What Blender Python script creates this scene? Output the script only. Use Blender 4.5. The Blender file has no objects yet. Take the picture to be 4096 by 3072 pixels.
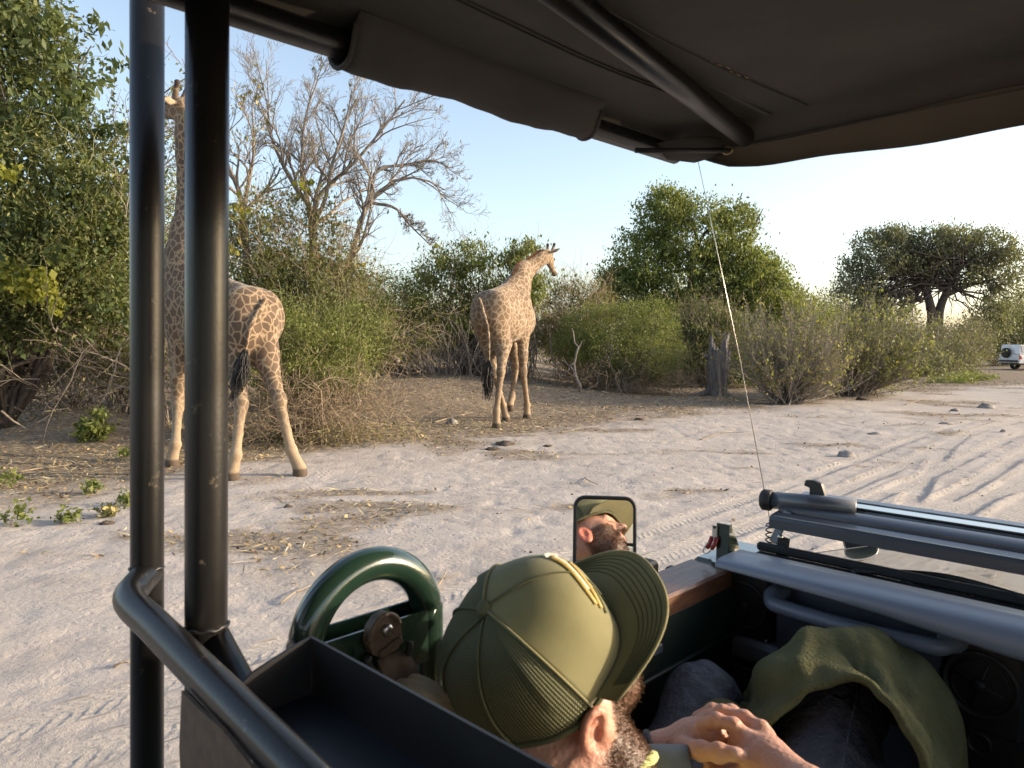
import bpy, math, random
import numpy as np
from mathutils import Vector, Matrix

# ------------------------------------------------------------------ camera, sky, sun, exposure
SC = bpy.context.scene
COL = SC.collection
CAM_Z = 1.9
PITCH = math.radians(3.36)
FPX = 740.0                                   # focal length in pixels of the 1024 px wide picture
cam_data = bpy.data.cameras.new('camera')
cam_data.sensor_width = 36.0
cam_data.lens = 36.0 * FPX / 1024.0
cam_data.clip_start = 0.03
cam_data.clip_end = 3000.0
cam_data.dof.use_dof = True
cam_data.dof.focus_distance = 13.0
cam_data.dof.aperture_fstop = 13.0
cam = bpy.data.objects.new('camera', cam_data)
COL.objects.link(cam)
cam.location = (0, 0, CAM_Z)
cam.rotation_euler = (math.radians(90) - PITCH, 0, 0)
SC.camera = cam

SUN_AZ = math.radians(90)                     # clockwise from +Y
SUN_EL = math.radians(14.5)
world = bpy.data.worlds.new('World')
SC.world = world
world.use_nodes = True
wn = world.node_tree.nodes
wl = world.node_tree.links
sky = wn.new('ShaderNodeTexSky')
sky.sky_type = 'NISHITA'
sky.sun_disc = False
sky.sun_elevation = SUN_EL
sky.sun_rotation = SUN_AZ
sky.altitude = 900
sky.air_density = 1.0
sky.dust_density = 4.0
sky.ozone_density = 0.6
bg = wn['Background']
hsv = wn.new('ShaderNodeHueSaturation')
hsv.inputs['Saturation'].default_value = 0.85
wl.new(sky.outputs[0], hsv.inputs['Color'])
wl.new(hsv.outputs[0], bg.inputs[0])
bg.inputs[1].default_value = 0.118
sun_data = bpy.data.lights.new('sun', 'SUN')
sun_data.energy = 2.3
sun_data.angle = math.radians(1.5)
sun_data.color = (1.0, 0.83, 0.61)
sun = bpy.data.objects.new('sun', sun_data)
COL.objects.link(sun)
SUN_DIR = Vector((math.sin(SUN_AZ) * math.cos(SUN_EL), math.cos(SUN_AZ) * math.cos(SUN_EL), math.sin(SUN_EL)))
sun.rotation_euler = SUN_DIR.to_track_quat('Z', 'Y').to_euler()
SC.view_settings.view_transform = 'Standard'
SC.view_settings.look = 'None'
SC.view_settings.exposure = 1.6
SC.view_settings.gamma = 1.0
SC.view_settings.use_curve_mapping = False
SC.cycles.max_bounces = 8
SC.cycles.transparent_max_bounces = 8
SC.cycles.use_denoising = True

# ------------------------------------------------------------------ helpers
rng = np.random.default_rng(11)
random.seed(4)
CP, SP = math.cos(PITCH), math.sin(PITCH)


def ray(px, py):
    """direction of a picture point (1024 x 768), scaled to a world Y of 1"""
    x = (px - 512) / FPX
    y = -(py - 384) / FPX
    d = np.array([x, CP + y * SP, -SP + y * CP])
    return d / d[1]


def at(px, py, Y):
    d = ray(px, py)
    return np.array([d[0] * Y, Y, CAM_Z + d[2] * Y])


S2 = math.sqrt(0.5)


def veh(px, py, f=None, l=None, z=None):
    """picture point -> vehicle coordinates (forward, left, up) on a plane of the vehicle"""
    d = ray(px, py)
    df, dl, dz = (d[0] + d[1]) * S2, (d[1] - d[0]) * S2, d[2]
    if f is not None:
        t = f / df
    elif l is not None:
        t = l / dl
    else:
        t = (z - CAM_Z) / dz
    return np.array([df * t, dl * t, CAM_Z + dz * t])


def smooth(a, b, x):
    t = np.clip((x - a) / (b - a), 0, 1)
    return t * t * (3 - 2 * t)


def norm(v):
    v = np.asarray(v, float)
    return v / (np.linalg.norm(v, axis=-1, keepdims=True) + 1e-12)


def _hash(ix, iy, iz, seed):
    n = (ix * 374761393 + iy * 668265263 + iz * 2147483647 + seed * 1274126177) & 0xFFFFFFFF
    n = ((n ^ (n >> 13)) * 1274126177) & 0xFFFFFFFF
    return ((n ^ (n >> 16)) & 0xFFFF) / 65535.0


def vnoise(x, y, z=None, seed=0):
    """smooth value noise, 0..1"""
    x = np.asarray(x, float)
    y = np.asarray(y, float)
    z = np.zeros_like(x) if z is None else np.asarray(z, float)
    ix, iy, iz = np.floor(x).astype(np.int64), np.floor(y).astype(np.int64), np.floor(z).astype(np.int64)
    fx, fy, fz = x - ix, y - iy, z - iz
    fx, fy, fz = fx * fx * (3 - 2 * fx), fy * fy * (3 - 2 * fy), fz * fz * (3 - 2 * fz)
    r = 0
    for dx in (0, 1):
        for dy in (0, 1):
            for dz in (0, 1):
                w = (fx if dx else 1 - fx) * (fy if dy else 1 - fy) * (fz if dz else 1 - fz)
                r = r + w * _hash(ix + dx, iy + dy, iz + dz, seed)
    return r


def fbm(x, y, z=None, seed=0, oct=4):
    r, a, s = 0, 0.5, 1.0
    for k in range(oct):
        r = r + a * vnoise(x * s, y * s, None if z is None else z * s, seed + k)
        a *= 0.5
        s *= 2.03
    return r


def mesh_data(name, verts, quads=None, tris=None, smooth_shade=True, attrs=None):
    verts = np.ascontiguousarray(verts, dtype=np.float32)
    q = np.zeros((0, 4), np.int32) if quads is None or len(quads) == 0 else np.asarray(quads, np.int32)
    t = np.zeros((0, 3), np.int32) if tris is None or len(tris) == 0 else np.asarray(tris, np.int32)
    me = bpy.data.meshes.new(name)
    me.vertices.add(len(verts))
    me.vertices.foreach_set('co', verts.ravel())
    nl = q.size + t.size
    me.loops.add(nl)
    me.loops.foreach_set('vertex_index', np.concatenate([q.ravel(), t.ravel()]).astype(np.int32))
    npoly = len(q) + len(t)
    me.polygons.add(npoly)
    starts = np.concatenate([np.arange(len(q)) * 4, q.size + np.arange(len(t)) * 3]).astype(np.int32)
    me.polygons.foreach_set('loop_start', starts)
    if smooth_shade:
        me.polygons.foreach_set('use_smooth', np.ones(npoly, bool))
    if attrs:
        for k, v in attrs.items():
            v = np.asarray(v, np.float32)
            if v.ndim == 1:
                a = me.attributes.new(k, 'FLOAT', 'POINT')
                a.data.foreach_set('value', v)
            else:
                a = me.attributes.new(k, 'FLOAT_VECTOR', 'POINT')
                a.data.foreach_set('vector', np.ascontiguousarray(v).ravel())
    me.update(calc_edges=True)
    me.validate()
    return me


def obj(name, me, mat=None, parent=None, **props):
    o = bpy.data.objects.new(name, me)
    COL.objects.link(o)
    if mat is not None:
        if isinstance(mat, (list, tuple)):
            for m in mat:
                me.materials.append(m)
        else:
            me.materials.append(mat)
    if parent is not None:
        o.parent = parent
    for k, v in props.items():
        o[k] = v
    return o


def thing(name, label, category, loc=(0, 0, 0), group=None, rotz=0.0):
    o = bpy.data.objects.new(name, None)
    COL.objects.link(o)
    o.location = loc
    o.rotation_euler = (0, 0, rotz)
    o.empty_display_size = 0.2
    o['label'] = label
    o['category'] = category
    if group:
        o['group'] = group
    return o


class MB:
    """collects shapes for one mesh"""
    def __init__(self):
        self.v, self.q, self.t, self.n, self.a = [], [], [], 0, []

    def add(self, v, q=None, t=None, a=0.0):
        v = np.asarray(v, float)
        if q is not None and len(q):
            self.q.append(np.asarray(q, np.int64) + self.n)
        if t is not None and len(t):
            self.t.append(np.asarray(t, np.int64) + self.n)
        self.v.append(v)
        self.a.append(np.full(len(v), a, float) if np.ndim(a) == 0 else np.asarray(a, float))
        self.n += len(v)
        return self

    def build(self, name, mat, parent=None, smooth_shade=True, attr=None, off=None, **props):
        v = np.concatenate(self.v)
        if off is not None:
            v = v - np.asarray(off)
        q = np.concatenate(self.q) if self.q else None
        t = np.concatenate(self.t) if self.t else None
        me = mesh_data(name, v, q, t, smooth_shade, {attr: np.concatenate(self.a)} if attr else None)
        return obj(name, me, mat, parent, **props)


def tube(pts, rad, sides=10, caps=True, flat=None):
    """tube along points; flat=(vector, factor) squashes the section along a direction"""
    P = np.asarray(pts, float)
    K = len(P)
    R = np.full(K, rad, float) if np.ndim(rad) == 0 else np.asarray(rad, float)
    T = np.gradient(P, axis=0)
    T = norm(T)
    ref = np.array([0, 0, 1.0]) if abs(T[0][2]) < 0.9 else np.array([1.0, 0, 0])
    n = norm(np.cross(T[0], ref))
    N = [n]
    for k in range(1, K):
        n = n - T[k] * np.dot(n, T[k])
        n = norm(n)
        N.append(n)
    N = np.array(N)
    B = np.cross(T, N)
    a = np.linspace(0, 2 * np.pi, sides, endpoint=False)
    ring = (np.cos(a)[None, :, None] * N[:, None, :] + np.sin(a)[None, :, None] * B[:, None, :]) * R[:, None, None]
    if flat is not None:
        w = norm(np.asarray(flat[0], float))
        c = (ring * w).sum(-1, keepdims=True)
        ring = ring - w * c * (1 - flat[1])
    V = (P[:, None, :] + ring).reshape(-1, 3)
    i = np.arange(K - 1)[:, None] * sides
    j = np.arange(sides)[None, :]
    j2 = (j + 1) % sides
    Q = np.stack([i + j, i + j2, i + sides + j2, i + sides + j], -1).reshape(-1, 4)
    Tt = []
    if caps:
        V = np.concatenate([V, P[:1], P[-1:]])
        c0, c1 = K * sides, K * sides + 1
        jj = np.arange(sides)
        Tt = np.concatenate([np.stack([np.full(sides, c0), (jj + 1) % sides, jj], -1),
                             np.stack([np.full(sides, c1), (K - 1) * sides + jj, (K - 1) * sides + (jj + 1) % sides], -1)])
    return V, Q, Tt


def tubes(P, R, sides=3):
    """many chains at once: P (N,K,3), R (N,K)"""
    N, K, _ = P.shape
    T = norm(np.gradient(P, axis=1))
    ref = norm(rng.normal(size=(N, 1, 3)))
    n = norm(np.cross(T, np.broadcast_to(ref, T.shape)))
    b = np.cross(T, n)
    a = np.linspace(0, 2 * np.pi, sides, endpoint=False)
    ring = np.cos(a)[None, None, :, None] * n[:, :, None, :] + np.sin(a)[None, None, :, None] * b[:, :, None, :]
    V = (P[:, :, None, :] + ring * R[:, :, None, None]).reshape(-1, 3)
    base = np.arange(N)[:, None, None] * (K * sides)
    i = np.arange(K - 1)[None, :, None] * sides
    j = np.arange(sides)[None, None, :]
    j2 = (j + 1) % sides
    Q = np.stack(np.broadcast_arrays(base + i + j, base + i + j2, base + i + sides + j2, base + i + sides + j), -1).reshape(-1, 4)
    return V, Q


def box(c, s, rot=None, bev=0.0):
    """box by centre and size; bev chamfers the 12 edges"""
    c = np.asarray(c, float)
    h = np.asarray(s, float) / 2
    if bev <= 0:
        v = np.array([[x, y, z] for x in (-1, 1) for y in (-1, 1) for z in (-1, 1)], float) * h
        q = [[0, 1, 3, 2], [4, 6, 7, 5], [0, 4, 5, 1], [2, 3, 7, 6], [0, 2, 6, 4], [1, 5, 7, 3]]
        t = []
    else:
        v, idx = [], {}
        for sx in (-1, 1):
            for sy in (-1, 1):
                for sz in (-1, 1):
                    for ax in range(3):
                        p = np.array([sx, sy, sz], float) * (h - bev)
                        p[ax] = (sx, sy, sz)[ax] * h[ax]
                        idx[(sx, sy, sz, ax)] = len(v)
                        v.append(p)
        v = np.array(v)
        q, t = [], []
        for ax in range(3):
            o1, o2 = (ax + 1) % 3, (ax + 2) % 3
            for s_ in (-1, 1):
                f = []
                for a1, a2 in ((-1, -1), (1, -1), (1, 1), (-1, 1)):
                    k = [0, 0, 0]
                    k[ax], k[o1], k[o2] = s_, a1, a2
                    f.append(idx[(k[0], k[1], k[2], ax)])
                q.append(f if s_ > 0 else f[::-1])
        for ax in range(3):
            o1, o2 = (ax + 1) % 3, (ax + 2) % 3
            for a1 in (-1, 1):
                for a2 in (-1, 1):
                    f = []
                    for s_, fx in ((-1, o1), (-1, o2), (1, o2), (1, o1)):
                        k = [0, 0, 0]
                        k[ax], k[o1], k[o2] = s_, a1, a2
                        f.append(idx[(k[0], k[1], k[2], fx)])
                    q.append(f if a1 * a2 < 0 else f[::-1])
        for sx in (-1, 1):
            for sy in (-1, 1):
                for sz in (-1, 1):
                    f = [idx[(sx, sy, sz, a)] for a in range(3)]
                    t.append(f if sx * sy * sz > 0 else f[::-1])
    if rot is not None:
        v = v @ np.asarray(rot, float).T
    return v + c, q, t


def rot_axes(x, y=None):
    """matrix whose columns are x, y', z'"""
    x = norm(x)
    y = np.array([0, 0, 1.0]) if y is None else np.asarray(y, float)
    y = norm(y - x * np.dot(x, y))
    return np.stack([x, y, np.cross(x, y)], 1)


def extrude(poly, depth, origin, ax_u, ax_v, ax_w):
    """prism: 2-D outline (u,v) in the plane of ax_u, ax_v, thick along ax_w"""
    poly = np.asarray(poly, float)
    n = len(poly)
    o, u, v, w = (np.asarray(k, float) for k in (origin, ax_u, ax_v, ax_w))
    a = o + poly[:, :1] * u + poly[:, 1:] * v
    b = a + w * depth
    V = np.concatenate([a, b, a.mean(0)[None], b.mean(0)[None]])
    j = np.arange(n)
    j2 = (j + 1) % n
    Q = np.stack([j, j2, n + j2, n + j], -1)
    T = np.concatenate([np.stack([np.full(n, 2 * n), j2, j], -1), np.stack([np.full(n, 2 * n + 1), n + j, n + j2], -1)])
    return V, Q, T


def lathe(profile, centre, axis, sides=24, ref=None):
    """profile: (radius, height) pairs turned round the axis"""
    pr = np.asarray(profile, float)
    axis = norm(axis)
    ref = np.array([0, 0, 1.0]) if ref is None else np.asarray(ref, float)
    if abs(np.dot(norm(ref), axis)) > 0.95:
        ref = np.array([1.0, 0, 0])
    n = norm(np.cross(axis, ref))
    b = np.cross(axis, n)
    a = np.linspace(0, 2 * np.pi, sides, endpoint=False)
    ring = np.cos(a)[:, None] * n + np.sin(a)[:, None] * b
    V = (np.asarray(centre, float) + pr[:, None, 1:2] * axis + pr[:, None, 0:1] * ring[None]).reshape(-1, 3)
    K = len(pr)
    i = np.arange(K - 1)[:, None] * sides
    j = np.arange(sides)[None]
    j2 = (j + 1) % sides
    Q = np.stack([i + j, i + j2, i + sides + j2, i + sides + j], -1).reshape(-1, 4)
    return V, Q, []


def sheet(G, thick=0.0, normal=None):
    """grid of points (n,m,3) -> surface, optionally with thickness along normal"""
    n, m, _ = G.shape
    V = G.reshape(-1, 3)
    i = np.arange(n - 1)[:, None] * m
    j = np.arange(m - 1)[None]
    Q = np.stack([i + j, i + j + 1, i + m + j + 1, i + m + j], -1).reshape(-1, 4)
    if thick:
        if normal is None:
            du = np.gradient(G, axis=0)
            dv = np.gradient(G, axis=1)
            nn = norm(np.cross(du, dv)).reshape(-1, 3)
        else:
            nn = np.asarray(normal, float)
        V2 = V + nn * thick
        b = n * m
        ring = np.concatenate([np.arange(m), np.arange(1, n) * m + m - 1, (n - 1) * m + np.arange(m - 2, -1, -1), np.arange(n - 2, 0, -1) * m])
        r2 = np.roll(ring, -1)
        Q = np.concatenate([Q[:, ::-1], Q + b, np.stack([ring, r2, r2 + b, ring + b], -1)])
        V = np.concatenate([V, V2])
    return V, Q, []


def spline(pts, n):
    """Catmull-Rom through the points"""
    P = np.asarray(pts, float)
    P = np.concatenate([2 * P[:1] - P[1:2], P, 2 * P[-1:] - P[-2:-1]])
    m = len(P) - 3
    u = np.linspace(0, m, n)
    k = np.minimum(u.astype(int), m - 1)
    t = (u - k)[:, None]
    a, b, c, d = P[k], P[k + 1], P[k + 2], P[k + 3]
    return 0.5 * (2 * b + (c - a) * t + (2 * a - 5 * b + 4 * c - d) * t ** 2 + (3 * b - a - 3 * c + d) * t ** 3)


# --- signed-distance modelling: smooth unions of tapered limbs, meshed with surface nets
class SDF:
    def __init__(self, lo, hi, h):
        self.lo = np.asarray(lo, float)
        self.h = h
        n = np.ceil((np.asarray(hi, float) - self.lo) / h).astype(int) + 1
        self.F = np.full(n, 0.5, np.float32)
        self.ax = [self.lo[k] + np.arange(n[k]) * h for k in range(3)]

    def _win(self, lo, hi):
        s = []
        for k in range(3):
            a = int(np.clip(np.floor((lo[k] - self.lo[k]) / self.h), 0, len(self.ax[k]) - 1))
            b = int(np.clip(np.ceil((hi[k] - self.lo[k]) / self.h) + 1, a + 1, len(self.ax[k])))
            s.append(slice(a, b))
        return tuple(s)

    def _grid(self, w):
        return self.ax[0][w[0]][:, None, None], self.ax[1][w[1]][None, :, None], self.ax[2][w[2]][None, None, :]

    def _merge(self, w, d, k, sub=False):
        F = self.F[w]
        if sub:
            d = -d
            hh = np.clip(0.5 + 0.5 * (d - F) / k, 0, 1)
            self.F[w] = F * (1 - hh) + d * hh + k * hh * (1 - hh)
        else:
            hh = np.clip(0.5 + 0.5 * (F - d) / k, 0, 1)
            self.F[w] = F * (1 - hh) + d * hh - k * hh * (1 - hh)

    def limb(self, a, b, ra, rb, k=0.05, flat=None, sub=False):
        a, b = np.asarray(a, float), np.asarray(b, float)
        m = max(ra, rb) * (1 if flat is None else max(1, flat[1])) + 2 * k + 3 * self.h
        w = self._win(np.minimum(a, b) - m, np.maximum(a, b) + m)
        X, Y, Z = self._grid(w)
        ab = b - a
        L2 = max(ab @ ab, 1e-9)
        t = np.clip(((X - a[0]) * ab[0] + (Y - a[1]) * ab[1] + (Z - a[2]) * ab[2]) / L2, 0, 1)
        dx, dy, dz = X - a[0] - t * ab[0], Y - a[1] - t * ab[1], Z - a[2] - t * ab[2]
        if flat is not None:
            n = norm(flat[0])
            c = (dx * n[0] + dy * n[1] + dz * n[2]) * (1 / flat[1] - 1)
            dx, dy, dz = dx + c * n[0], dy + c * n[1], dz + c * n[2]
        d = np.sqrt(dx * dx + dy * dy + dz * dz) - (ra + (rb - ra) * t)
        self._merge(w, d.astype(np.float32), k, sub)
        return self

    def chain(self, pts, rads, k=0.05, flat=None):
        for i in range(len(pts) - 1):
            self.limb(pts[i], pts[i + 1], rads[i], rads[i + 1], k, flat)
        return self

    def ell(self, c, r, k=0.05, rot=None, sub=False):
        c, r = np.asarray(c, float), np.asarray(r, float)
        m = r.max() + 2 * k + 3 * self.h
        w = self._win(c - m, c + m)
        X, Y, Z = self._grid(w)
        P = np.stack(np.broadcast_arrays(X - c[0], Y - c[1], Z - c[2]), -1)
        if rot is not None:
            P = P @ np.asarray(rot, float)
        k0 = np.sqrt(((P / r) ** 2).sum(-1))
        k1 = np.sqrt(((P / (r * r)) ** 2).sum(-1)) + 1e-9
        d = k0 * (k0 - 1) / k1
        self._merge(w, d.astype(np.float32), k, sub)
        return self

    def mesh(self):
        F = self.F
        F[0], F[-1], F[:, 0], F[:, -1], F[:, :, 0], F[:, :, -1] = (np.maximum(F[0], .01), np.maximum(F[-1], .01), np.maximum(F[:, 0], .01),
                                                                   np.maximum(F[:, -1], .01), np.maximum(F[:, :, 0], .01), np.maximum(F[:, :, -1], .01))
        S = F < 0
        n = np.array(F.shape)
        c = [S[dx:n[0] - 1 + dx, dy:n[1] - 1 + dy, dz:n[2] - 1 + dz] for dx in (0, 1) for dy in (0, 1) for dz in (0, 1)]
        cnt = sum(k.astype(np.int8) for k in c)
        act = (cnt > 0) & (cnt < 8)
        I = np.argwhere(act)
        idx = np.full(act.shape, -1, np.int64)
        idx[act] = np.arange(len(I))
        acc = np.zeros((len(I), 3))
        num = np.zeros(len(I))
        cor = [(dx, dy, dz) for dx in (0, 1) for dy in (0, 1) for dz in (0, 1)]
        val = {k: F[I[:, 0] + k[0], I[:, 1] + k[1], I[:, 2] + k[2]] for k in cor}
        for a in cor:
            for ax in range(3):
                if a[ax] == 0:
                    b = list(a)
                    b[ax] = 1
                    b = tuple(b)
                    va, vb = val[a], val[b]
                    m = (va < 0) != (vb < 0)
                    t = np.where(m, va / np.where(m, va - vb, 1), 0)
                    p = np.array(a, float)[None] + t[:, None] * np.eye(3)[ax][None]
                    acc += p * m[:, None]
                    num += m
        V = self.lo + (I + acc / num[:, None]) * self.h
        Q = []
        for ax in range(3):
            o1, o2 = (ax + 1) % 3, (ax + 2) % 3
            sl0, sl1 = [slice(1, -1)] * 3, [slice(1, -1)] * 3
            sl0[ax], sl1[ax] = slice(0, -1), slice(1, None)
            A, B = S[tuple(sl0)], S[tuple(sl1)]
            E = np.argwhere(A != B)
            fl = A[A != B]
            off = np.array([1, 1, 1])
            off[ax] = 0
            E = E + off
            e1, e2 = np.eye(3, dtype=int)[o1], np.eye(3, dtype=int)[o2]
            g = [idx[tuple((E - e1 * p - e2 * q_).T)] for p, q_ in ((1, 1), (0, 1), (0, 0), (1, 0))]
            g = np.stack(g, -1)
            g[~fl] = g[~fl][:, ::-1]
            Q.append(g)
        Q = np.concatenate(Q)
        Q = Q[(Q >= 0).all(1)]
        return V, Q


def relax(V, Q, it=2, lam=0.5):
    n = len(V)
    e = np.concatenate([Q[:, [0, 1]], Q[:, [1, 2]], Q[:, [2, 3]], Q[:, [3, 0]]])
    deg = np.bincount(e[:, 0], minlength=n) + np.bincount(e[:, 1], minlength=n)
    for _ in range(it):
        s = np.stack([np.bincount(e[:, 0], V[e[:, 1], k], n) + np.bincount(e[:, 1], V[e[:, 0], k], n) for k in range(3)], -1)
        V = V + lam * (s / np.maximum(deg, 1)[:, None] - V)
    return V


# ------------------------------------------------------------------ materials
class NT:
    def __init__(self, name):
        self.m = bpy.data.materials.new(name)
        self.m.use_nodes = True
        self.t = self.m.node_tree
        self.b = self.t.nodes['Principled BSDF']
        self.out = self.t.nodes['Material Output']

    def n(self, typ, ins=None, **props):
        x = self.t.nodes.new('ShaderNode' + typ)
        for k, v in props.items():
            setattr(x, k, v)
        for k, v in (ins or {}).items():
            s = x.inputs[k]
            if isinstance(v, bpy.types.NodeSocket):
                self.t.links.new(v, s)
            else:
                s.default_value = v
        return x

    def set(self, **ins):
        for k, v in ins.items():
            s = self.b.inputs[k.replace('_', ' ')]
            if isinstance(v, bpy.types.NodeSocket):
                self.t.links.new(v, s)
            else:
                s.default_value = v
        return self

    def attr(self, name):
        return self.n('Attribute', attribute_name=name)

    def ramp(self, fac, stops, interp='LINEAR'):
        r = self.n('ValToRGB', {0: fac})
        cr = r.color_ramp
        cr.interpolation = interp
        while len(cr.elements) < len(stops):
            cr.elements.new(0.5)
        for e, (p, c) in zip(cr.elements, stops):
            e.position = p
            e.color = (*c, 1) if len(c) == 3 else c
        return r.outputs[0]

    def noise(self, scale, detail=4, rough=0.55, vec=None, dist=0.0):
        ins = {'Scale': scale, 'Detail': detail, 'Roughness': rough, 'Distortion': dist}
        if vec is not None:
            ins['Vector'] = vec
        return self.n('TexNoise', ins).outputs[0]

    def mix(self, fac, a, b, typ='MIX'):
        x = self.n('Mix', data_type='RGBA', blend_type=typ)
        for s, v in ((x.inputs[0], fac), (x.inputs[6], a), (x.inputs[7], b)):
            if isinstance(v, bpy.types.NodeSocket):
                self.t.links.new(v, s)
            else:
                s.default_value = v if np.ndim(v) == 0 else ((*v, 1) if len(v) == 3 else v)
        return x.outputs[2]

    def math(self, op, a, b=None, clamp=False):
        ins = {0: a}
        if b is not None:
            ins[1] = b
        x = self.n('Math', ins, operation=op)
        x.use_clamp = clamp
        return x.outputs[0]

    def bump(self, h, strength=0.5, dist=0.01, nrm=None):
        ins = {'Height': h, 'Strength': strength, 'Distance': dist}
        if nrm is not None:
            ins['Normal'] = nrm
        return self.n('Bump', ins).outputs[0]

    def obco(self):
        return self.n('TexCoord').outputs['Object']


def simple(name, col, rough=0.6, metal=0.0, var=0.0, scale=8.0, bump=0.0, bscale=60.0, spec=0.5, coat=0.0, bdist=0.004):
    m = NT(name)
    co = m.obco()
    c = col
    if var > 0:
        n = m.noise(scale, 5, 0.6, co)
        lo = tuple(max(0, k * (1 - var)) for k in col)
        hi = tuple(min(1, k * (1 + var)) for k in col)
        c = m.ramp(n, [(0.3, lo), (0.7, hi)])
    else:
        c = (*col, 1)
    m.set(Base_Color=c, Roughness=rough, Metallic=metal)
    m.b.inputs['Specular IOR Level'].default_value = spec
    m.b.inputs['Coat Weight'].default_value = coat
    if bump > 0:
        m.set(Normal=m.bump(m.noise(bscale, 4, 0.6, co), bump, bdist))
    return m.m


def leaf_mat(name, stops, trans=0.35, rough=0.55):
    """stops: colours along the per-leaf random attribute"""
    m = NT(name)
    a = m.attr('v').outputs['Fac']
    c = m.ramp(a, stops)
    m.set(Base_Color=c, Roughness=rough)
    m.b.inputs['Specular IOR Level'].default_value = 0.3
    tr = m.n('BsdfTranslucent', {0: m.mix(0.5, c, (0.30, 0.34, 0.05))})
    mx = m.n('MixShader', {0: trans, 1: m.b.outputs[0], 2: tr.outputs[0]})
    m.t.links.new(mx.outputs[0], m.out.inputs[0])
    return m.m
# ------------------------------------------------------------------ ground
BORD_X = [-40, -9, -5.2, -4.6, -3.4, -2.4, 0.8, 4.2, 8.0, 15.0, 30, 60]
BORD_Y = [6.5, 7.0, 8.4, 10.4, 11.4, 13.2, 14.4, 18.6, 21.5, 26.5, 36, 50]
TRACKS = [(1.75, 0.10, 0.3, 0.13), (2.20, 0.06, 1.4, 0.12), (2.62, 0.12, 2.2, 0.13), (3.15, 0.08, 0.9, 0.13), (3.75, 0.15, 3.0, 0.14),
          (4.3, 0.10, 4.0, 0.12), (0.3, 0.1, 1.0, 0.14), (-0.9, 0.1, 2.0, 0.14), (-1.6, 0.15, 0.4, 0.13), (1.0, 0.25, 5.0, 0.13)]
TRACKS2 = [(2.5, 0.9, 2.3, 0.13), (3.0, 0.8, 3.9, 0.12), (2.0, 0.7, 0.6, 0.12)]


def ground_base(x, y):
    x, y = np.asarray(x, float), np.asarray(y, float)
    win = smooth(6.5, -3.0, x) * 0.88 + 0.12
    h = 0.95 * smooth(17.5, 27.0, y) * win * smooth(-40, -12, x)
    h = h - 0.32 * smooth(30, 55, y) * smooth(12, 26, x)
    d2 = (x + 3.2) ** 2 / 6.0 + (y - 21.0) ** 2 / 4.0
    h = h + 0.28 * np.exp(-d2)
    d3 = (x + 8.4) ** 2 / 2.2 + (y - 14.4) ** 2 / 1.2
    h = h + 0.55 * np.exp(-d3)
    h = h + 0.25 * (fbm(x * 0.12, y * 0.12, seed=5) - 0.5) * smooth(9, 20, y)
    h = h + 0.10 * (fbm(x * 0.5, y * 0.5, seed=8, oct=3) - 0.5) * smooth(5, 12, y)
    return h


def litter_mask(x, y):
    b = np.interp(x, BORD_X, BORD_Y)
    n = fbm(x * 0.9, y * 0.9, seed=21, oct=4) - 0.47
    m = smooth(-1.2, 1.6, y - b + n * 5.0)
    patch = smooth(0.57, 0.71, fbm(x * 0.55 + 3, y * 1.1 + 7, seed=33, oct=4)) * smooth(5.2, 7.0, y)
    patch = patch * (1 - smooth(30, 45, y))
    return np.clip(np.maximum(m, 0.75 * patch), 0, 1)


def ground_full(x, y):
    h = ground_base(x, y)
    f, l = (x + y) * S2, (y - x) * S2
    trk = np.zeros_like(h)
    ph = np.zeros_like(h)
    edge = np.zeros_like(h)
    for kk, (l0, a, p, w) in enumerate(TRACKS + TRACKS2):
        c = l0 + a * np.sin(f * 0.22 + p) + 0.02 * np.maximum(f - 8, 0)
        v = np.abs(l - c)
        gate = smooth(28, 16, np.abs(f - 4)) * (smooth(6.5, 8.5, f) if kk >= len(TRACKS) else 1.0)
        m = smooth(w + 0.03, w - 0.02, v) * gate
        e = np.exp(-((v - w - 0.03) / 0.035) ** 2) * gate
        ph = np.where(m > trk, f + v * 0.9, ph)
        trk = np.maximum(trk, m)
        edge = np.maximum(edge, e)
    lit = litter_mask(x, y) * (1 - .8 * trk)
    sand = (1 - trk) * smooth(40, 12, y)
    pit = smooth(0.60, 0.85, vnoise(x * 5.5, y * 5.5, seed=41)) * 0.010 + smooth(0.62, 0.9, vnoise(x * 9, y * 9, seed=42)) * 0.011
    h = h + sand * (0.022 * (fbm(x * 2.2, y * 2.2, seed=12, oct=4) - 0.5) - pit * (1 - 0.5 * lit))
    h = h - (0.014 * trk - 0.011 * edge * (1 - trk)) * (0.4 + 0.9 * vnoise(x * .8, y * .8, seed=77)) * (1 + .35 * smooth(6, 9, f))
    return h, lit, trk, ph


def geo_axis(dense, lo, hi, g=1.12):
    a = list(dense)
    s0 = dense[1] - dense[0]
    s1 = dense[-1] - dense[-2]
    up, p, s = [], dense[-1], s1
    while p < hi:
        s *= g
        p += s
        up.append(p)
    dn, p, s = [], dense[0], s0
    while p > lo:
        s *= g
        p -= s
        dn.append(p)
    return np.array(dn[::-1] + a + up)


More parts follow.
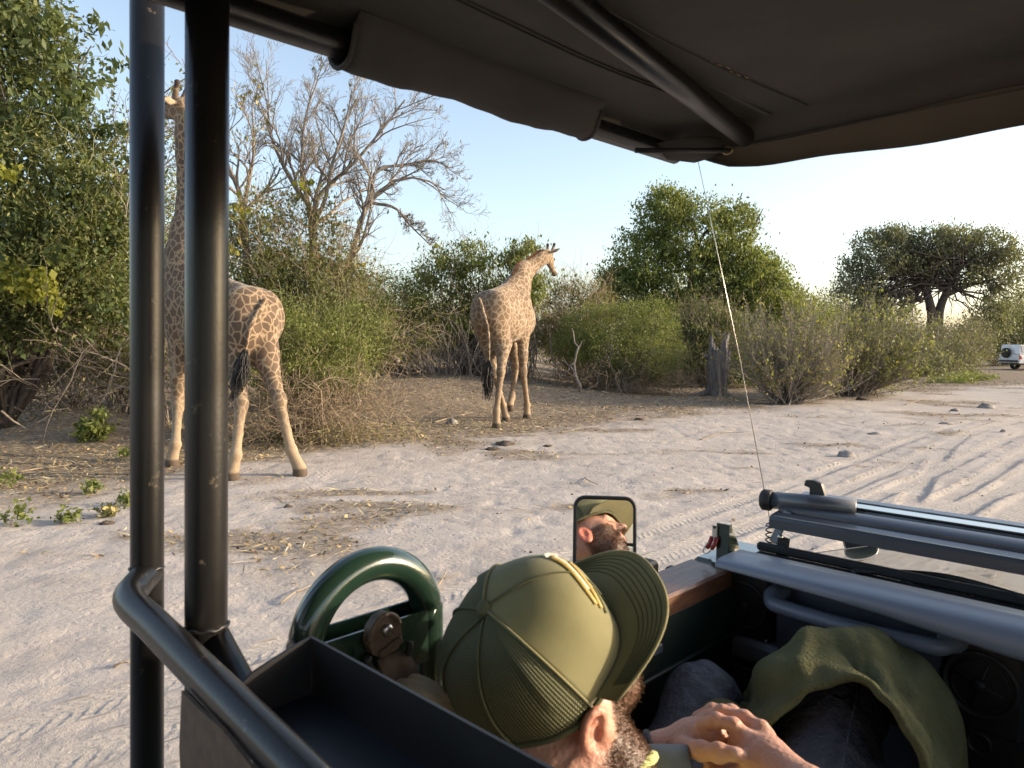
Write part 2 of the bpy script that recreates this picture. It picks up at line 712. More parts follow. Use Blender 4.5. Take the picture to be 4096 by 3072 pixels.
gx = geo_axis(np.arange(-6.0, 9.0, 0.045), -900, 900, 1.07)
gy = geo_axis(np.concatenate([np.arange(2.6, 10, 0.036), np.arange(10, 20, 0.075), np.arange(20, 42, 0.22)]), -300, 1500, 1.09)
GX, GY = np.meshgrid(gx, gy, indexing='ij')
GH, GL, GT, GP = ground_full(GX, GY)
Vg, Qg, _ = sheet(np.stack([GX, GY, GH], -1))
gm = NT('sand_and_litter')
pos = gm.n('NewGeometry').outputs['Position']
lit = gm.attr('lit').outputs['Fac']
trk = gm.attr('trk').outputs['Fac']
ph = gm.attr('ph').outputs['Fac']
n1 = gm.noise(1.3, 6, 0.6, pos)
n2 = gm.noise(22, 5, 0.65, pos)
n3 = gm.noise(140, 3, 0.6, pos)
sandc = gm.ramp(n1, [(0.30, (0.41, 0.36, 0.325)), (0.55, (0.485, 0.43, 0.39)), (0.75, (0.53, 0.475, 0.435))])
sandc = gm.mix(gm.math('MULTIPLY', n2, 0.35), sandc, (0.36, 0.315, 0.28))
n4 = gm.noise(5.0, 5, 0.6, pos)
litc = gm.ramp(gm.math('ADD', gm.math('MULTIPLY', n2, .6), gm.math('MULTIPLY', n4, .4)), [(0.30, (0.11, 0.085, 0.065)), (0.5, (0.225, 0.175, 0.13)), (0.62, (0.33, 0.265, 0.18)), (0.8, (0.40, 0.33, 0.22))])
fac = gm.math('MULTIPLY', lit, gm.math('ADD', gm.math('MULTIPLY', n3, 1.2), 0.35), True)
sandc = gm.mix(gm.math('MULTIPLY', trk, .4), sandc, (0.56, 0.49, 0.42))
colr = gm.mix(fac, sandc, litc)
gm.set(Base_Color=colr, Roughness=0.95)
gm.b.inputs['Specular IOR Level'].default_value = 0.12
wave = gm.math('SINE', gm.math('ADD', gm.math('MULTIPLY', ph, 2 * math.pi / 0.085), gm.math('MULTIPLY', n2, 7.0)))
wear = gm.ramp(gm.noise(1.7, 3, .6, pos), [(.36, (0, 0, 0)), (.52, (1, 1, 1))])
wear = gm.math('ADD', gm.math('MULTIPLY', wear, .85), .15)
wave = gm.math('MULTIPLY', gm.math('SMOOTH_MIN', wave, 0.35), wear)
tread = gm.math('MULTIPLY', gm.math('MULTIPLY', wave, trk), 0.007)
hgt = gm.math('ADD', gm.math('MULTIPLY', n2, 0.016), gm.math('MULTIPLY', n3, 0.006))
vor = gm.n('TexVoronoi', {'Vector': pos, 'Scale': 11.0}).outputs['Distance']
hgt = gm.math('ADD', hgt, gm.math('MULTIPLY', gm.math('MINIMUM', vor, 0.32), gm.math('MULTIPLY', gm.math('SUBTRACT', 1.0, trk), 0.022)))
hgt = gm.math('ADD', hgt, tread)
gm.set(Normal=gm.bump(hgt, 1.0, 1.0))
ground = obj('ground', mesh_data('ground', Vg, Qg, None, True, {'lit': GL.ravel(), 'trk': GT.ravel(), 'ph': GP.ravel()}), gm.m, None, kind='structure')


def gz(x, y):
    return ground_full(np.atleast_1d(np.asarray(x, float)), np.atleast_1d(np.asarray(y, float)))[0]


def gz1(x, y):
    return float(gz(x, y)[0])


def on_ground(px, py):
    """ground point under a picture point (flat first guess, then refined on the relief)"""
    d = ray(px, py)
    Y = CAM_Z / max(-d[2], 0.02)
    for _ in range(12):
        h = float(ground_base(np.array(d[0] * Y), np.array(Y)))
        Y = 0.5 * Y + 0.5 * (CAM_Z - h) / max(-d[2], 0.02)
    return np.array([d[0] * Y, Y, gz1(d[0] * Y, Y)])


# loose straw and fallen leaves on the ground: uncountable
def scatter_area(n, y0, y1, power=1.0):
    """points spread over the trapezoid of ground in front of the vehicle"""
    u = rng.random(n * 4)
    y = y0 + (y1 - y0) * u ** power
    x = (rng.random(n * 4) * 1.7 - 0.85) * (y + 2)
    m = litter_mask(x, y)
    keep = rng.random(n * 4) < np.clip(m, 0.02, 1) ** 1.5
    x, y = x[keep][:n], y[keep][:n]
    return x, y


M_STRAW = NT('dry_straw')
M_STRAW.set(Base_Color=M_STRAW.ramp(M_STRAW.attr('v').outputs['Fac'], [(0, (0.16, 0.11, 0.06)), (0.4, (0.36, 0.27, 0.14)), (0.8, (0.52, 0.43, 0.25)), (1, (0.60, 0.55, 0.42))]), Roughness=0.8)
M_STRAW = M_STRAW.m
M_DEAD = NT('fallen_leaf')
M_DEAD.set(Base_Color=M_DEAD.ramp(M_DEAD.attr('v').outputs['Fac'], [(0, (0.10, 0.065, 0.04)), (0.5, (0.30, 0.20, 0.10)), (1, (0.48, 0.36, 0.18))]), Roughness=0.8)
M_DEAD = M_DEAD.m


def strips(x, y, z, L, W, az, lift, v):
    n = len(x)
    d = np.stack([np.cos(az) * np.cos(lift), np.sin(az) * np.cos(lift), np.sin(lift)], -1)
    s = np.stack([-np.sin(az), np.cos(az), rng.normal(0, 0.5, n)], -1)
    s = norm(s)
    c = np.stack([x, y, z], -1)
    P = np.stack([c, c + d * (L * .5)[:, None] + s * W[:, None] * .5, c + d * L[:, None], c + d * (L * .5)[:, None] - s * W[:, None] * .5], 1)
    Q = np.arange(n * 4).reshape(n, 4)
    return P.reshape(-1, 3), Q, np.repeat(v, 4)


x, y = scatter_area(70000, 5.0, 34, 1.25)
n = len(x)
Lr = rng.gamma(2.5, 0.045, n) + 0.04
V, Q, a = strips(x, y, gz(x, y) + 0.006, Lr, 0.004 + 0.006 * rng.random(n) + 0.0003 * y, rng.random(n) * 6.283, rng.normal(0.08, 0.16, n), rng.random(n))
obj('dry_grass', mesh_data('dry_grass', V, Q, None, False, {'v': a}), M_STRAW, None, kind='stuff', label='loose dry straw strewn over the sand and soil', category='dry grass')
x, y = scatter_area(24000, 6.0, 30, 1.2)
n = len(x)
V, Q, a = strips(x, y, gz(x, y) + 0.008, 0.03 + 0.05 * rng.random(n), 0.02 + 0.03 * rng.random(n), rng.random(n) * 6.283, rng.normal(0.1, 0.3, n), rng.random(n))
obj('leaf_litter', mesh_data('leaf_litter', V, Q, None, False, {'v': a}), M_DEAD, None, kind='stuff', label='fallen brown leaves lying under the bushes', category='leaf litter')

# ------------------------------------------------------------------ plants
BARK = simple('grey_bark', (0.20, 0.165, 0.135), 0.9, 0, 0.45, 9, 0.8, 40)
BARK_DARK = simple('dark_bark', (0.07, 0.055, 0.045), 0.9, 0, 0.4, 9, 0.8, 40)
BARK_PALE = simple('pale_bark', (0.22, 0.19, 0.165), 0.9, 0, 0.35, 9, 0.6, 40)
TWIG_TAN = simple('dry_twig', (0.27, 0.205, 0.135), 0.9, 0, 0.35, 3, 0, 40)
TWIG_GREEN = simple('green_twig', (0.19, 0.19, 0.08), 0.8, 0, 0.3, 3, 0, 40)
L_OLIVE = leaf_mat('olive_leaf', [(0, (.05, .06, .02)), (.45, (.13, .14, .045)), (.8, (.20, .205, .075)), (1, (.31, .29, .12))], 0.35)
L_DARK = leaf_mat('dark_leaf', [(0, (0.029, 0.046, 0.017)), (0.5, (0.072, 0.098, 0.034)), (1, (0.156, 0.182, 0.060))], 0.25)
L_FRESH = leaf_mat('fresh_leaf', [(0, (.065, .085, .024)), (.5, (.16, .19, .052)), (1, (.28, .29, .10))], 0.38)
L_LIME = leaf_mat('lime_leaf', [(0, (.08, .10, .02)), (.5, (.175, .20, .042)), (1, (.29, .30, .085))], 0.42)
L_YELLOW = leaf_mat('yellow_leaf', [(0, (0.15, 0.17, 0.03)), (0.5, (0.32, 0.31, 0.05)), (0.85, (0.48, 0.40, 0.07)), (1, (0.5, 0.27, 0.06))], 0.45)
L_DRY = leaf_mat('dusty_leaf', [(0, (0.077, 0.077, 0.039)), (0.4, (0.161, 0.154, 0.065)), (0.8, (0.266, 0.231, 0.098)), (1, (0.476, 0.336, 0.130))], 0.3)
L_GREY = leaf_mat('grey_leaf', [(0, (.075, .08, .05)), (.5, (.165, .17, .095)), (.9, (.25, .23, .13)), (1, (.36, .27, .16))], 0.3)


def clump_points(blobs, nclump, n, spread, shell=0.5, seed=0, holes=0.0):
    """leaf positions gathered in clumps through a set of ellipsoids"""
    C = np.array([b[0] for b in blobs], float)
    R = np.array([b[1] for b in blobs], float)
    w = (R.prod(1)) ** (2 / 3)
    k = rng.choice(len(blobs), nclump, p=w / w.sum())
    d = norm(rng.normal(size=(nclump, 3)))
    r = shell + (1 - shell) * rng.random(nclump) ** 0.6 + rng.normal(0, 0.05, nclump)
    cc = C[k] + d * R[k] * r[:, None]
    if holes > 0:
        m = vnoise(cc[:, 0] * 0.9, cc[:, 1] * 0.9, cc[:, 2] * 0.9, seed=seed + 3) > holes
        cc = cc[m]
    j = rng.integers(0, len(cc), n)
    sz = spread * (0.6 + 0.8 * rng.random(len(cc)))
    p = cc[j] + rng.normal(size=(n, 3)) * sz[j][:, None] * np.array([1, 1, 0.8])
    tone = rng.normal(0.45, 0.16, len(cc))[j] + rng.normal(0, 0.16, n)
    return cc, p, np.clip(tone, 0, 1)


def leaves(name, p, tone, size, mat, parent, aspect=0.5, droop=0.2, var=0.35, **kw):
    n = len(p)
    d = norm(rng.normal(size=(n, 3)) + np.array([0, 0, -droop * 3]))
    s = norm(np.cross(d, rng.normal(size=(n, 3))))
    L = size * (1 + var * rng.normal(size=n)).clip(0.4, 2)
    W = L * aspect
    nn = np.cross(d, s)
    c = p
    P = np.stack([c - d * (L / 2)[:, None], c + s * (W / 2)[:, None] + nn * (L * .06)[:, None], c + d * (L / 2)[:, None], c - s * (W / 2)[:, None] + nn * (L * .06)[:, None]], 1)
    me = mesh_data(name, P.reshape(-1, 3), np.arange(n * 4).reshape(n, 4), None, False, {'v': np.repeat(tone, 4)})
    return obj(name, me, mat, parent, **kw)


def stems_to(base, targets, r0, r1, K=7, bow=0.25, wob=0.05):
    """curved stems from base points to targets"""
    N = len(targets)
    A = np.asarray(base, float)
    A = np.broadcast_to(A, (N, 3)) if A.ndim == 1 else A
    B = np.asarray(targets, float)
    t = np.linspace(0, 1, K)[None, :, None]
    L = np.linalg.norm(B - A, axis=1)[:, None, None]
    M = (A + B) / 2 + np.array([0, 0, 1.0]) * bow * L[:, 0] + rng.normal(size=(N, 3)) * 0.12 * L[:, 0]
    P = (1 - t) ** 2 * A[:, None] + 2 * t * (1 - t) * M[:, None] + t ** 2 * B[:, None]
    w = rng.normal(size=(N, K, 3)) * wob * L
    w[:, 0] = 0
    P = P + w
    tt = np.linspace(0, 1, K)[None]
    R = r0 * (1 - tt) + r1 * tt
    R = np.broadcast_to(R, (N, K)) * (0.6 + 0.8 * rng.random((N, 1)))
    return P, R


def shrub(name, label, cat, base, blobs, nleaf, size, mat, nclump=300, spread=0.16, shell=0.35, aspect=0.45, droop=0.2, nstem=60, stem_r=(0.02, 0.004),
          stem_mat=None, twigs=0, twig_mat=None, twig_len=0.5, group=None, extra=None, holes=0.0, base_r=0.3, seed=0, stem_name='stems', twig_low=None):
    base = np.asarray(base, float)
    t = thing(name, label, cat, tuple(base), group)
    blobs = [(np.asarray(c, float) - base, r) for c, r in blobs]
    cc, p, tone = clump_points(blobs, nclump, nleaf, spread, shell, seed, holes)
    leaves('crown', p, tone, size, mat, t, aspect, droop)
    if extra:
        for (frac_n, sz, m2, asp) in extra:
            cc2, p2, tone2 = clump_points(blobs, max(12, int(frac_n / 40)), frac_n, spread * 0.8, 0.8, seed + 9)
            leaves('accent_foliage', p2, tone2, sz, m2, t, asp, droop, kind='stuff')
    if nstem:
        tg = cc[rng.integers(0, len(cc), nstem)]
        b0 = np.stack([rng.normal(0, base_r, nstem), rng.normal(0, base_r, nstem), np.zeros(nstem) - 0.05], -1)
        P, R = stems_to(b0, tg, stem_r[0], stem_r[1], 8, 0.12)
        V, Q = tubes(P, R, 5)
        obj(stem_name, mesh_data('stems', V, Q), stem_mat or BARK, t, **({} if stem_name == 'trunk' else {'kind': 'stuff'}))
    if twigs:
        c0 = cc if twig_low is None else cc[cc[:, 2] < twig_low]
        c0 = c0 if len(c0) else cc
        s0 = c0[rng.integers(0, len(c0), twigs)] + rng.normal(size=(twigs, 3)) * spread
        d0 = norm(rng.normal(size=(twigs, 3)) + norm(s0) * 0.8 + np.array([0, 0, 0.25]))
        e0 = s0 + d0 * (twig_len * (0.4 + rng.random((twigs, 1))))
        P, R = stems_to(s0, e0, 0.006, 0.002, 4, 0.05, 0.06)
        V, Q = tubes(P, R, 3)
        obj('twigs', mesh_data('twigs', V, Q), twig_mat or TWIG_TAN, t, kind='stuff')
    return t


def grow(starts, dirs, L, r0, r1, K, wob, grav=0.0):
    N = len(starts)
    P = np.zeros((N, K, 3))
    P[:, 0] = starts
    d = norm(dirs)
    step = (np.asarray(L, float) / (K - 1))[:, None]
    for k in range(1, K):
        d = norm(d + rng.normal(size=(N, 3)) * wob + np.array([0, 0, grav]))
        P[:, k] = P[:, k - 1] + d * step
    t = np.linspace(0, 1, K)[None]
    R = np.asarray(r0)[:, None] * (1 - t) + np.asarray(r1)[:, None] * t
    return P, R


def branch_off(P, R, n, lo, hi, ang, lenf, rf, K, wob, grav, up=0.0, L0=None):
    """n side branches on every chain of P"""
    N, K0, _ = P.shape
    idx = np.repeat(np.arange(N), n)
    t = (lo + (hi - lo) * (np.tile(np.arange(n), N) + rng.random(N * n)) / n) * (K0 - 1)
    k = np.minimum(t.astype(int), K0 - 2)
    fr = (t - k)[:, None]
    s = P[idx, k] * (1 - fr) + P[idx, k + 1] * fr
    r = R[idx, k] * (1 - fr[:, 0]) + R[idx, k + 1] * fr[:, 0]
    tdir = norm(P[idx, k + 1] - P[idx, k])
    side = norm(np.cross(tdir, rng.normal(size=tdir.shape)))
    a = ang * (0.75 + 0.5 * rng.random((len(s), 1)))
    d = tdir * np.cos(a) + side * np.sin(a) + np.array([0, 0, up])
    L = L0[idx] if L0 is not None else np.linalg.norm(np.diff(P, axis=1), axis=2).sum(1)[idx]
    L = L * lenf * (0.7 + 0.6 * rng.random(len(s))) * (1.15 - 0.5 * t / (K0 - 1))
    return grow(s, d, L, r * rf, r * rf * 0.35, K, wob, grav)


def bare_tree(name, label, base, trunks, group=None, levels=3, mat=None, leafn=0, counts=(6, 5, 5, 4), lens=(0.62, 0.55, 0.5, 0.5), seed=1, rmin=0.006, vines=None):
    """trunks: list of point lists (world) with start radius"""
    base = np.asarray(base, float)
    t = thing(name, label, 'tree', tuple(base), group)
    mb = MB()
    tw = MB()
    P0 = np.stack([spline(np.asarray(p, float) - base, 12) for p, r, r2 in trunks])
    R0 = np.stack([np.linspace(r, r2, 12) for p, r, r2 in trunks])
    for p, r in zip(P0, R0):
        mb.add(*tube(p, r, 9, False))
    P, R = P0, R0
    for lv in range(levels):
        P, R = branch_off(P, R, counts[lv], 0.35 if lv == 0 else 0.12, 1.0, 0.62 + 0.05 * lv, lens[lv], 0.68 if lv == 0 else 0.7, 8 if lv < 2 else 5, 0.14, 0.03 if lv < 2 else 0.05, 0.12)
        R = np.maximum(R, rmin)
        V, Q = tubes(P, R, 6 if lv == 0 else (4 if lv == 1 else 3))
        (mb if lv == 0 else tw).add(V, Q)
    mb.build('trunk', mat or BARK_PALE, t)
    tw.build('twigs', mat or BARK_PALE, t)
    if leafn:
        e = P[rng.integers(0, len(P), leafn), -1] + rng.normal(size=(leafn, 3)) * 0.03
        leaves('last_foliage', e, rng.random(leafn), 0.10, L_DRY, t, 0.45, 0.5, kind='stuff')
    return t
# ------------------------------------------------------------------ the plants, from near left to far right
def blob(px, py, Y, rx, ry, rz):
    return (at(px, py, Y), (rx, ry, rz))


def root(px, py, Y):
    p = at(px, py, Y)
    return np.array([p[0], p[1], gz1(p[0], p[1])])


# big leafy tree, left edge
b = root(6, 430, 14.2)
t = thing('leafy_tree', 'tall dense leafy tree overhung with vines beside the giraffe stretching its neck', 'tree', tuple(b))
TB = [blob(0, 90, 14.6, 1.6, 1.3, 1.5), blob(-40, 20, 14.4, 1.9, 1.5, 1.8), blob(40, 155, 14.2, 1.5, 1.2, 1.2), blob(20, 200, 13.6, 1.9, 1.3, 1.3),
      blob(85, 205, 13.9, 1.2, 1.0, 1.1), blob(30, 260, 13.3, 1.8, 1.2, 1.0), blob(100, 255, 13.7, 1.0, 0.9, 1.0), blob(-40, 250, 13.8, 1.7, 1.4, 1.8),
      blob(30, 60, 14.9, 1.0, 0.9, .9), blob(115, 215, 14.6, 0.7, 0.8, 1.6), blob(30, 315, 13.6, 1.2, .8, .55), blob(95, 300, 13.9, 1.0, .8, .7), blob(-30, 330, 13.6, 1.2, .8, .6)]
TB = [(c - b, r) for c, r in TB]
cc, p, tone = clump_points(TB, 1500, 50000, 0.17, 0.55, 2)
leaves('crown', p, tone, 0.072, L_OLIVE, t, 0.42, 0.15)
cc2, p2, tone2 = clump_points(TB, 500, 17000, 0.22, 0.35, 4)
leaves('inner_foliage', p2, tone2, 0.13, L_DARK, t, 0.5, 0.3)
top = [(at(0, 15, 14.3) - b, (1.5, 1.1, .9)), (at(62, 75, 14.2) - b, (1.1, 0.8, 0.6)), (at(75, 32, 14.0) - b, (0.5, 0.4, 0.45)), (at(92, 78, 14.0) - b, (0.32, 0.3, 0.3)), (at(80, 120, 13.9) - b, (.8, .5, .5))]
cc3, p3, tone3 = clump_points(top, 60, 1700, 0.15, 0.2, 6)
leaves('large_leaves', p3, tone3, 0.17, L_DARK, t, 0.42, 0.35)
yl = [(at(32, 282, 12.4) - b, (0.55, 0.3, 0.28)), (at(2, 275, 12.5) - b, (0.4, 0.3, 0.3)), (at(8, 172, 12.6) - b, (0.22, 0.2, 0.14)), (at(58, 307, 12.5) - b, (0.14, 0.12, 0.1))]
cc4, p4, tone4 = clump_points(yl, 60, 1000, 0.09, 0.2, 7)
leaves('yellow_leaves', p4, tone4 * .7, 0.095, L_YELLOW, t, 0.8, 0.5)
P, R = stems_to(np.array([0, 0, 0.0]), cc[rng.integers(0, len(cc), 30)], 0.06, 0.012, 9, 0.1, 0.04)
V, Q = tubes(P, R, 6)
mb = MB().add(V, Q)
mb.add(*tube(spline([(0, 0, -.1), (-.05, .1, 1.2), (.1, .2, 2.6), (0.2, .2, 4.5), (0.1, 0, 6.5)], 14), np.linspace(.20, .08, 14), 10))
mb.build('trunk', BARK_DARK, t)
s0 = cc[rng.integers(0, len(cc), 900)]
e0 = s0 + norm(rng.normal(size=(900, 3)) + np.array([0.2, -.5, .5])) * (0.35 + .5 * rng.random((900, 1)))
P, R = stems_to(s0, e0, 0.007, 0.003, 5, 0.08, 0.04)
V, Q = tubes(P, R, 3)
obj('twigs', mesh_data('twigs', V, Q), TWIG_GREEN, t, kind='stuff')
# bare side branches with a few leaves against the sky
s0 = np.array([at(105, 225, 14.3), at(110, 190, 14.2), at(105, 250, 14.0), at(100, 160, 14.6)]) - b
P, R = grow(s0, np.array([[.7, -.2, .6], [.6, 0, .8], [.9, -.3, .3], [.5, .1, .9]]), np.array([2.2, 2.4, 1.7, 2.4]), np.full(4, .03), np.full(4, .012), 9, .1, .0)
V, Q = tubes(P, R, 5)
mb = MB().add(V, Q)
for k in range(2):
    P, R = branch_off(P, R, 6, .2, 1, .7, .45, .6, 5, .15, .02, .1)
    V, Q = tubes(P, np.maximum(R, .005), 3)
    mb.add(V, Q)
mb.build('side_branches', BARK_PALE, t)
e = P.reshape(-1, 3)[rng.integers(0, P.shape[0] * P.shape[1], 700)] + rng.normal(size=(700, 3)) * .06
leaves('side_leaves', e, rng.random(700), .09, L_OLIVE, t, .45, .3)

# tangle of branches under it
b = root(60, 420, 14.8)
t = thing('branch_tangle', 'tangle of bare grey branches in the dark hollow under the leafy tree', 'branches', tuple(b))
n = 240
s0 = np.stack([rng.normal(0.2, 1.5, n), rng.normal(0.3, 0.7, n), rng.random(n) * 1.6 + .1], -1)
P, R = grow(s0, rng.normal(size=(n, 3)) * np.array([1, .6, .5]) + np.array([0, 0, .1]), .8 + 1.8 * rng.random(n), .008 + .018 * rng.random(n) ** 2, np.full(n, .004), 9, .22, .0)
V, Q = tubes(P, R, 5)
mb = MB().add(V, Q)
P, R = branch_off(P, R, 5, .1, 1, .8, .35, .6, 4, .2, .0, .0)
V, Q = tubes(P, np.maximum(R, .004), 3)
mb.add(V, Q)
mb.build('branches', BARK, t)
P4 = P.reshape(-1, 3)
e = P4[rng.integers(0, len(P4), 2500)] + rng.normal(size=(2500, 3)) * .05
leaves('sparse_leaves', e, rng.random(2500), .065, L_DRY, t, .45, .3)

# shrub wall behind it (closes the view)
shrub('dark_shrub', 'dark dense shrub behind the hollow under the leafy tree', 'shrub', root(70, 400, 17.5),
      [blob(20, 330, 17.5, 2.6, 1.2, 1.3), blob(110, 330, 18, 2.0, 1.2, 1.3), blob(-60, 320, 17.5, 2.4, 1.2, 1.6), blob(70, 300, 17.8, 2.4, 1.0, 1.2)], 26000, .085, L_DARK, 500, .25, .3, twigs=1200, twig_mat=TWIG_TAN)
shrub('thorn_shrub', 'leggy olive shrub between the leafy tree and the stretching giraffe', 'shrub', root(135, 395, 15.8),
      [blob(135, 330, 15.8, 1.1, .8, 1.0), blob(150, 280, 16, .9, .8, 1.0), blob(160, 220, 16.3, .8, .7, 1.3), blob(118, 360, 15.2, .9, .6, .6)], 15000, .07, L_OLIVE, 360, .18, .4, nstem=70, twigs=900, twig_mat=TWIG_TAN)
shrub('low_weed', 'small bright green leafy weed at the foot of the earth bank', 'weed', root(96, 437, 13.2),
      [blob(96, 424, 13.2, .34, .22, .26), blob(88, 432, 13.1, .26, .2, .16)], 620, .085, L_FRESH, 60, .06, .2, aspect=.8, nstem=14, stem_r=(.006, .003), base_r=.1)
for i, (px, py, sc, lab) in enumerate([(126, 460, 1.0, 'small leafy seedling beside the lone weed near the post'), (92, 494, .9, 'low dull green herb in the straw below the weed'), (108, 516, .8, 'flat pale herb among straw at the edge of the sand'),
                                       (15, 525, 1.2, 'ragged green herb growing at the far end of the straw patch'), (5, 488, 1.2, 'tuft of green herb below the earth bank'), (68, 522, .8, 'tiny green seedling alone on the straw'), (128, 505, .8, 'little herb with pale leaves near the upright post')]):
    g = on_ground(px, py)
    shrub('herb', lab, 'herb', g, [(g + np.array([0, 0, .10 * sc]), (.15 * sc, .13 * sc, .09 * sc))], 130, .055, L_FRESH if i != 2 else L_DRY, 20, .035, .2, aspect=.6, nstem=8, stem_r=(.004, .002), base_r=.04)

# shrub behind the stretching giraffe's hind legs: green top, straw coloured twigs low
b = root(305, 432, 13.9)
t = shrub('thorn_bush', 'thorny bush, green above and straw coloured below, behind the spread hind legs', 'bush', b,
          [blob(300, 335, 14.2, 1.1, .9, .8), blob(345, 335, 14.8, .9, .8, .7), blob(270, 345, 14.3, .9, .8, .9), blob(330, 365, 14.2, .9, .7, .5), blob(290, 375, 13.9, .9, .6, .5)], 21000, .055, L_FRESH, 420, .13, .35, aspect=.38, nstem=90, stem_r=(.014, .003), stem_mat=TWIG_TAN, twigs=400, twig_mat=TWIG_GREEN)
n = 1700
s0 = np.stack([rng.normal(.1, .95, n), rng.normal(-.1, .55, n), rng.random(n) ** 1.3 * 1.25], -1)
P, R = grow(s0, rng.normal(size=(n, 3)) * np.array([1, .7, .7]), .25 + .6 * rng.random(n), .004 + .004 * rng.random(n), np.full(n, .0025), 5, .25, -.02)
V, Q = tubes(P, R, 3)
obj('dry_twigs', mesh_data('dry_twigs', V, Q), TWIG_TAN, t, kind='stuff')
n = 1500
s0 = np.stack([rng.normal(.5, .9, n), rng.normal(-.3, .4, n), rng.random(n) * .35], -1)
e = s0 + rng.normal(size=(n, 3)) * .05
leaves('dry_leaves', e, rng.random(n), .06, L_DRY, t, .4, .1)
shrub('mid_bush', 'olive bush between the thorny bush and the bare trees', 'bush', root(345, 380, 19.5),
      [blob(250, 300, 19.5, 1.6, 1.0, 1.1), blob(300, 290, 19.5, 1.5, 1.0, .9), blob(345, 310, 19, 1.1, 1, .9), blob(370, 335, 18.6, .9, .8, .8), blob(240, 245, 20.5, 1.0, .8, .9), blob(330, 350, 18.6, 1.6, .8, .7)],
      30000, .075, L_OLIVE, 520, .2, .35, nstem=70, twigs=900, twig_len=.8)

# leafless trees
Y0 = 21.0
b = root(312, 372, Y0)
bare_tree('bare_tree', 'tall pale leafless tree with a wide fan of fine twigs', b,
          [([at(314, 372, Y0), at(312, 300, Y0), at(313, 245, Y0), at(312, 212, Y0), at(292, 182, Y0 - .3), at(274, 145, Y0 - .5), at(262, 108, Y0 - .4)], .15, .02),
           ([at(312, 300, Y0 + .1), at(314, 215, Y0 + .1), at(324, 190, Y0 + .2), at(352, 165, Y0 + .2), at(382, 130, Y0), at(405, 100, Y0)], .09, .018),
           ([at(312, 240, Y0), at(308, 200, Y0 + .4), at(302, 160, Y0 + .5), at(306, 115, Y0 + .6), at(318, 80, Y0 + .5)], .075, .016),
           ([at(313, 225, Y0), at(325, 200, Y0 - .2), at(332, 165, Y0 - .4), at(345, 125, Y0 - .6), at(352, 90, Y0 - .6)], .07, .015)],
          counts=(9, 7, 6, 3), lens=(.32, .5, .5, .5), levels=4, leafn=160, rmin=.004)
b = root(318, 372, Y0 + .3)
bare_tree('leaning_tree', 'leafless grey tree leaning out to the side in a long arch', b,
          [([at(322, 372, Y0 + .2), at(330, 310, Y0), at(343, 285, Y0 - .1), at(356, 238, Y0 - .2), at(368, 205, Y0 - .2), at(392, 182, Y0 - .2), at(420, 178, Y0 - .2), at(445, 190, Y0 - .1)], .12, .015),
           ([at(360, 222, Y0), at(370, 200, Y0), at(377, 170, Y0 + .1), at(405, 165, Y0 + .3), at(432, 160, Y0 + .3), at(450, 168, Y0 + .3)], .07, .016),
           ([at(372, 203, Y0), at(395, 208, Y0 - .2), at(410, 225, Y0 - .3), at(430, 245, Y0 - .4)], .05, .012)],
          counts=(10, 6, 6, 3), lens=(.24, .5, .5, .5), levels=4, rmin=.004, leafn=60, seed=3)
b = root(246, 372, 20.0)
bare_tree('slender_tree', 'slender bare tree next to the steel post, few leaves left', b,
          [([at(250, 372, 20), at(248, 280, 20), at(243, 220, 20), at(240, 195, 20), at(228, 165, 20), at(215, 130, 20)], .13, .02),
           ([at(243, 215, 20), at(248, 185, 20), at(254, 150, 19.8), at(252, 105, 19.7)], .07, .016), ([at(246, 250, 20), at(232, 215, 20.2), at(200, 190, 20.2), at(180, 150, 20.2)], .07, .016)],
          counts=(7, 6, 5, 4), lens=(.4, .5, .5, .5), levels=3, leafn=600, seed=5, mat=BARK)
# vines and leaves round their trunks
shrub('vine_thicket', 'loose vine thicket with yellowing leaves wound round the bare trunks', 'vines', root(310, 372, 20.2),
      [blob(312, 240, 20.4, 1.5, .9, .9), blob(300, 205, 20.6, 1.2, .7, .6), blob(255, 240, 19.6, .8, .7, 1.3), blob(345, 270, 20, .9, .7, .8), blob(315, 275, 20, 1.8, .9, .7)],
      6500, .085, L_OLIVE, 260, .2, .2, aspect=.6, droop=.5, nstem=50, stem_r=(.015, .004), twigs=1100, twig_len=.9, extra=[(260, .16, L_YELLOW, .85)], holes=.3)
# dense twiggy mass low in front of the trunks
b = root(330, 330, 19.8)
t = thing('twig_mound', 'matted mound of fine dry twigs at the foot of the bare trees', 'bush', tuple(b))
n = 1300
s0 = np.stack([rng.normal(-.1, 1.1, n), rng.normal(0, .5, n), .9 + rng.normal(.8, .45, n).clip(-.8, 1.6)], -1)
P, R = grow(s0, rng.normal(size=(n, 3)) * np.array([1, .7, .5]), .4 + .9 * rng.random(n), .005 + .005 * rng.random(n), np.full(n, .003), 6, .22, -.05)
V, Q = tubes(P, R, 3)
obj('twigs', mesh_data('twigs', V, Q), TWIG_TAN, t, kind='stuff')
P, R = stems_to(np.array([0, 0, -.1]), s0[:40], .05, .01, 8, .15)
V, Q = tubes(P, R, 5)
obj('stems', mesh_data('stems', V, Q), BARK, t, kind='stuff')

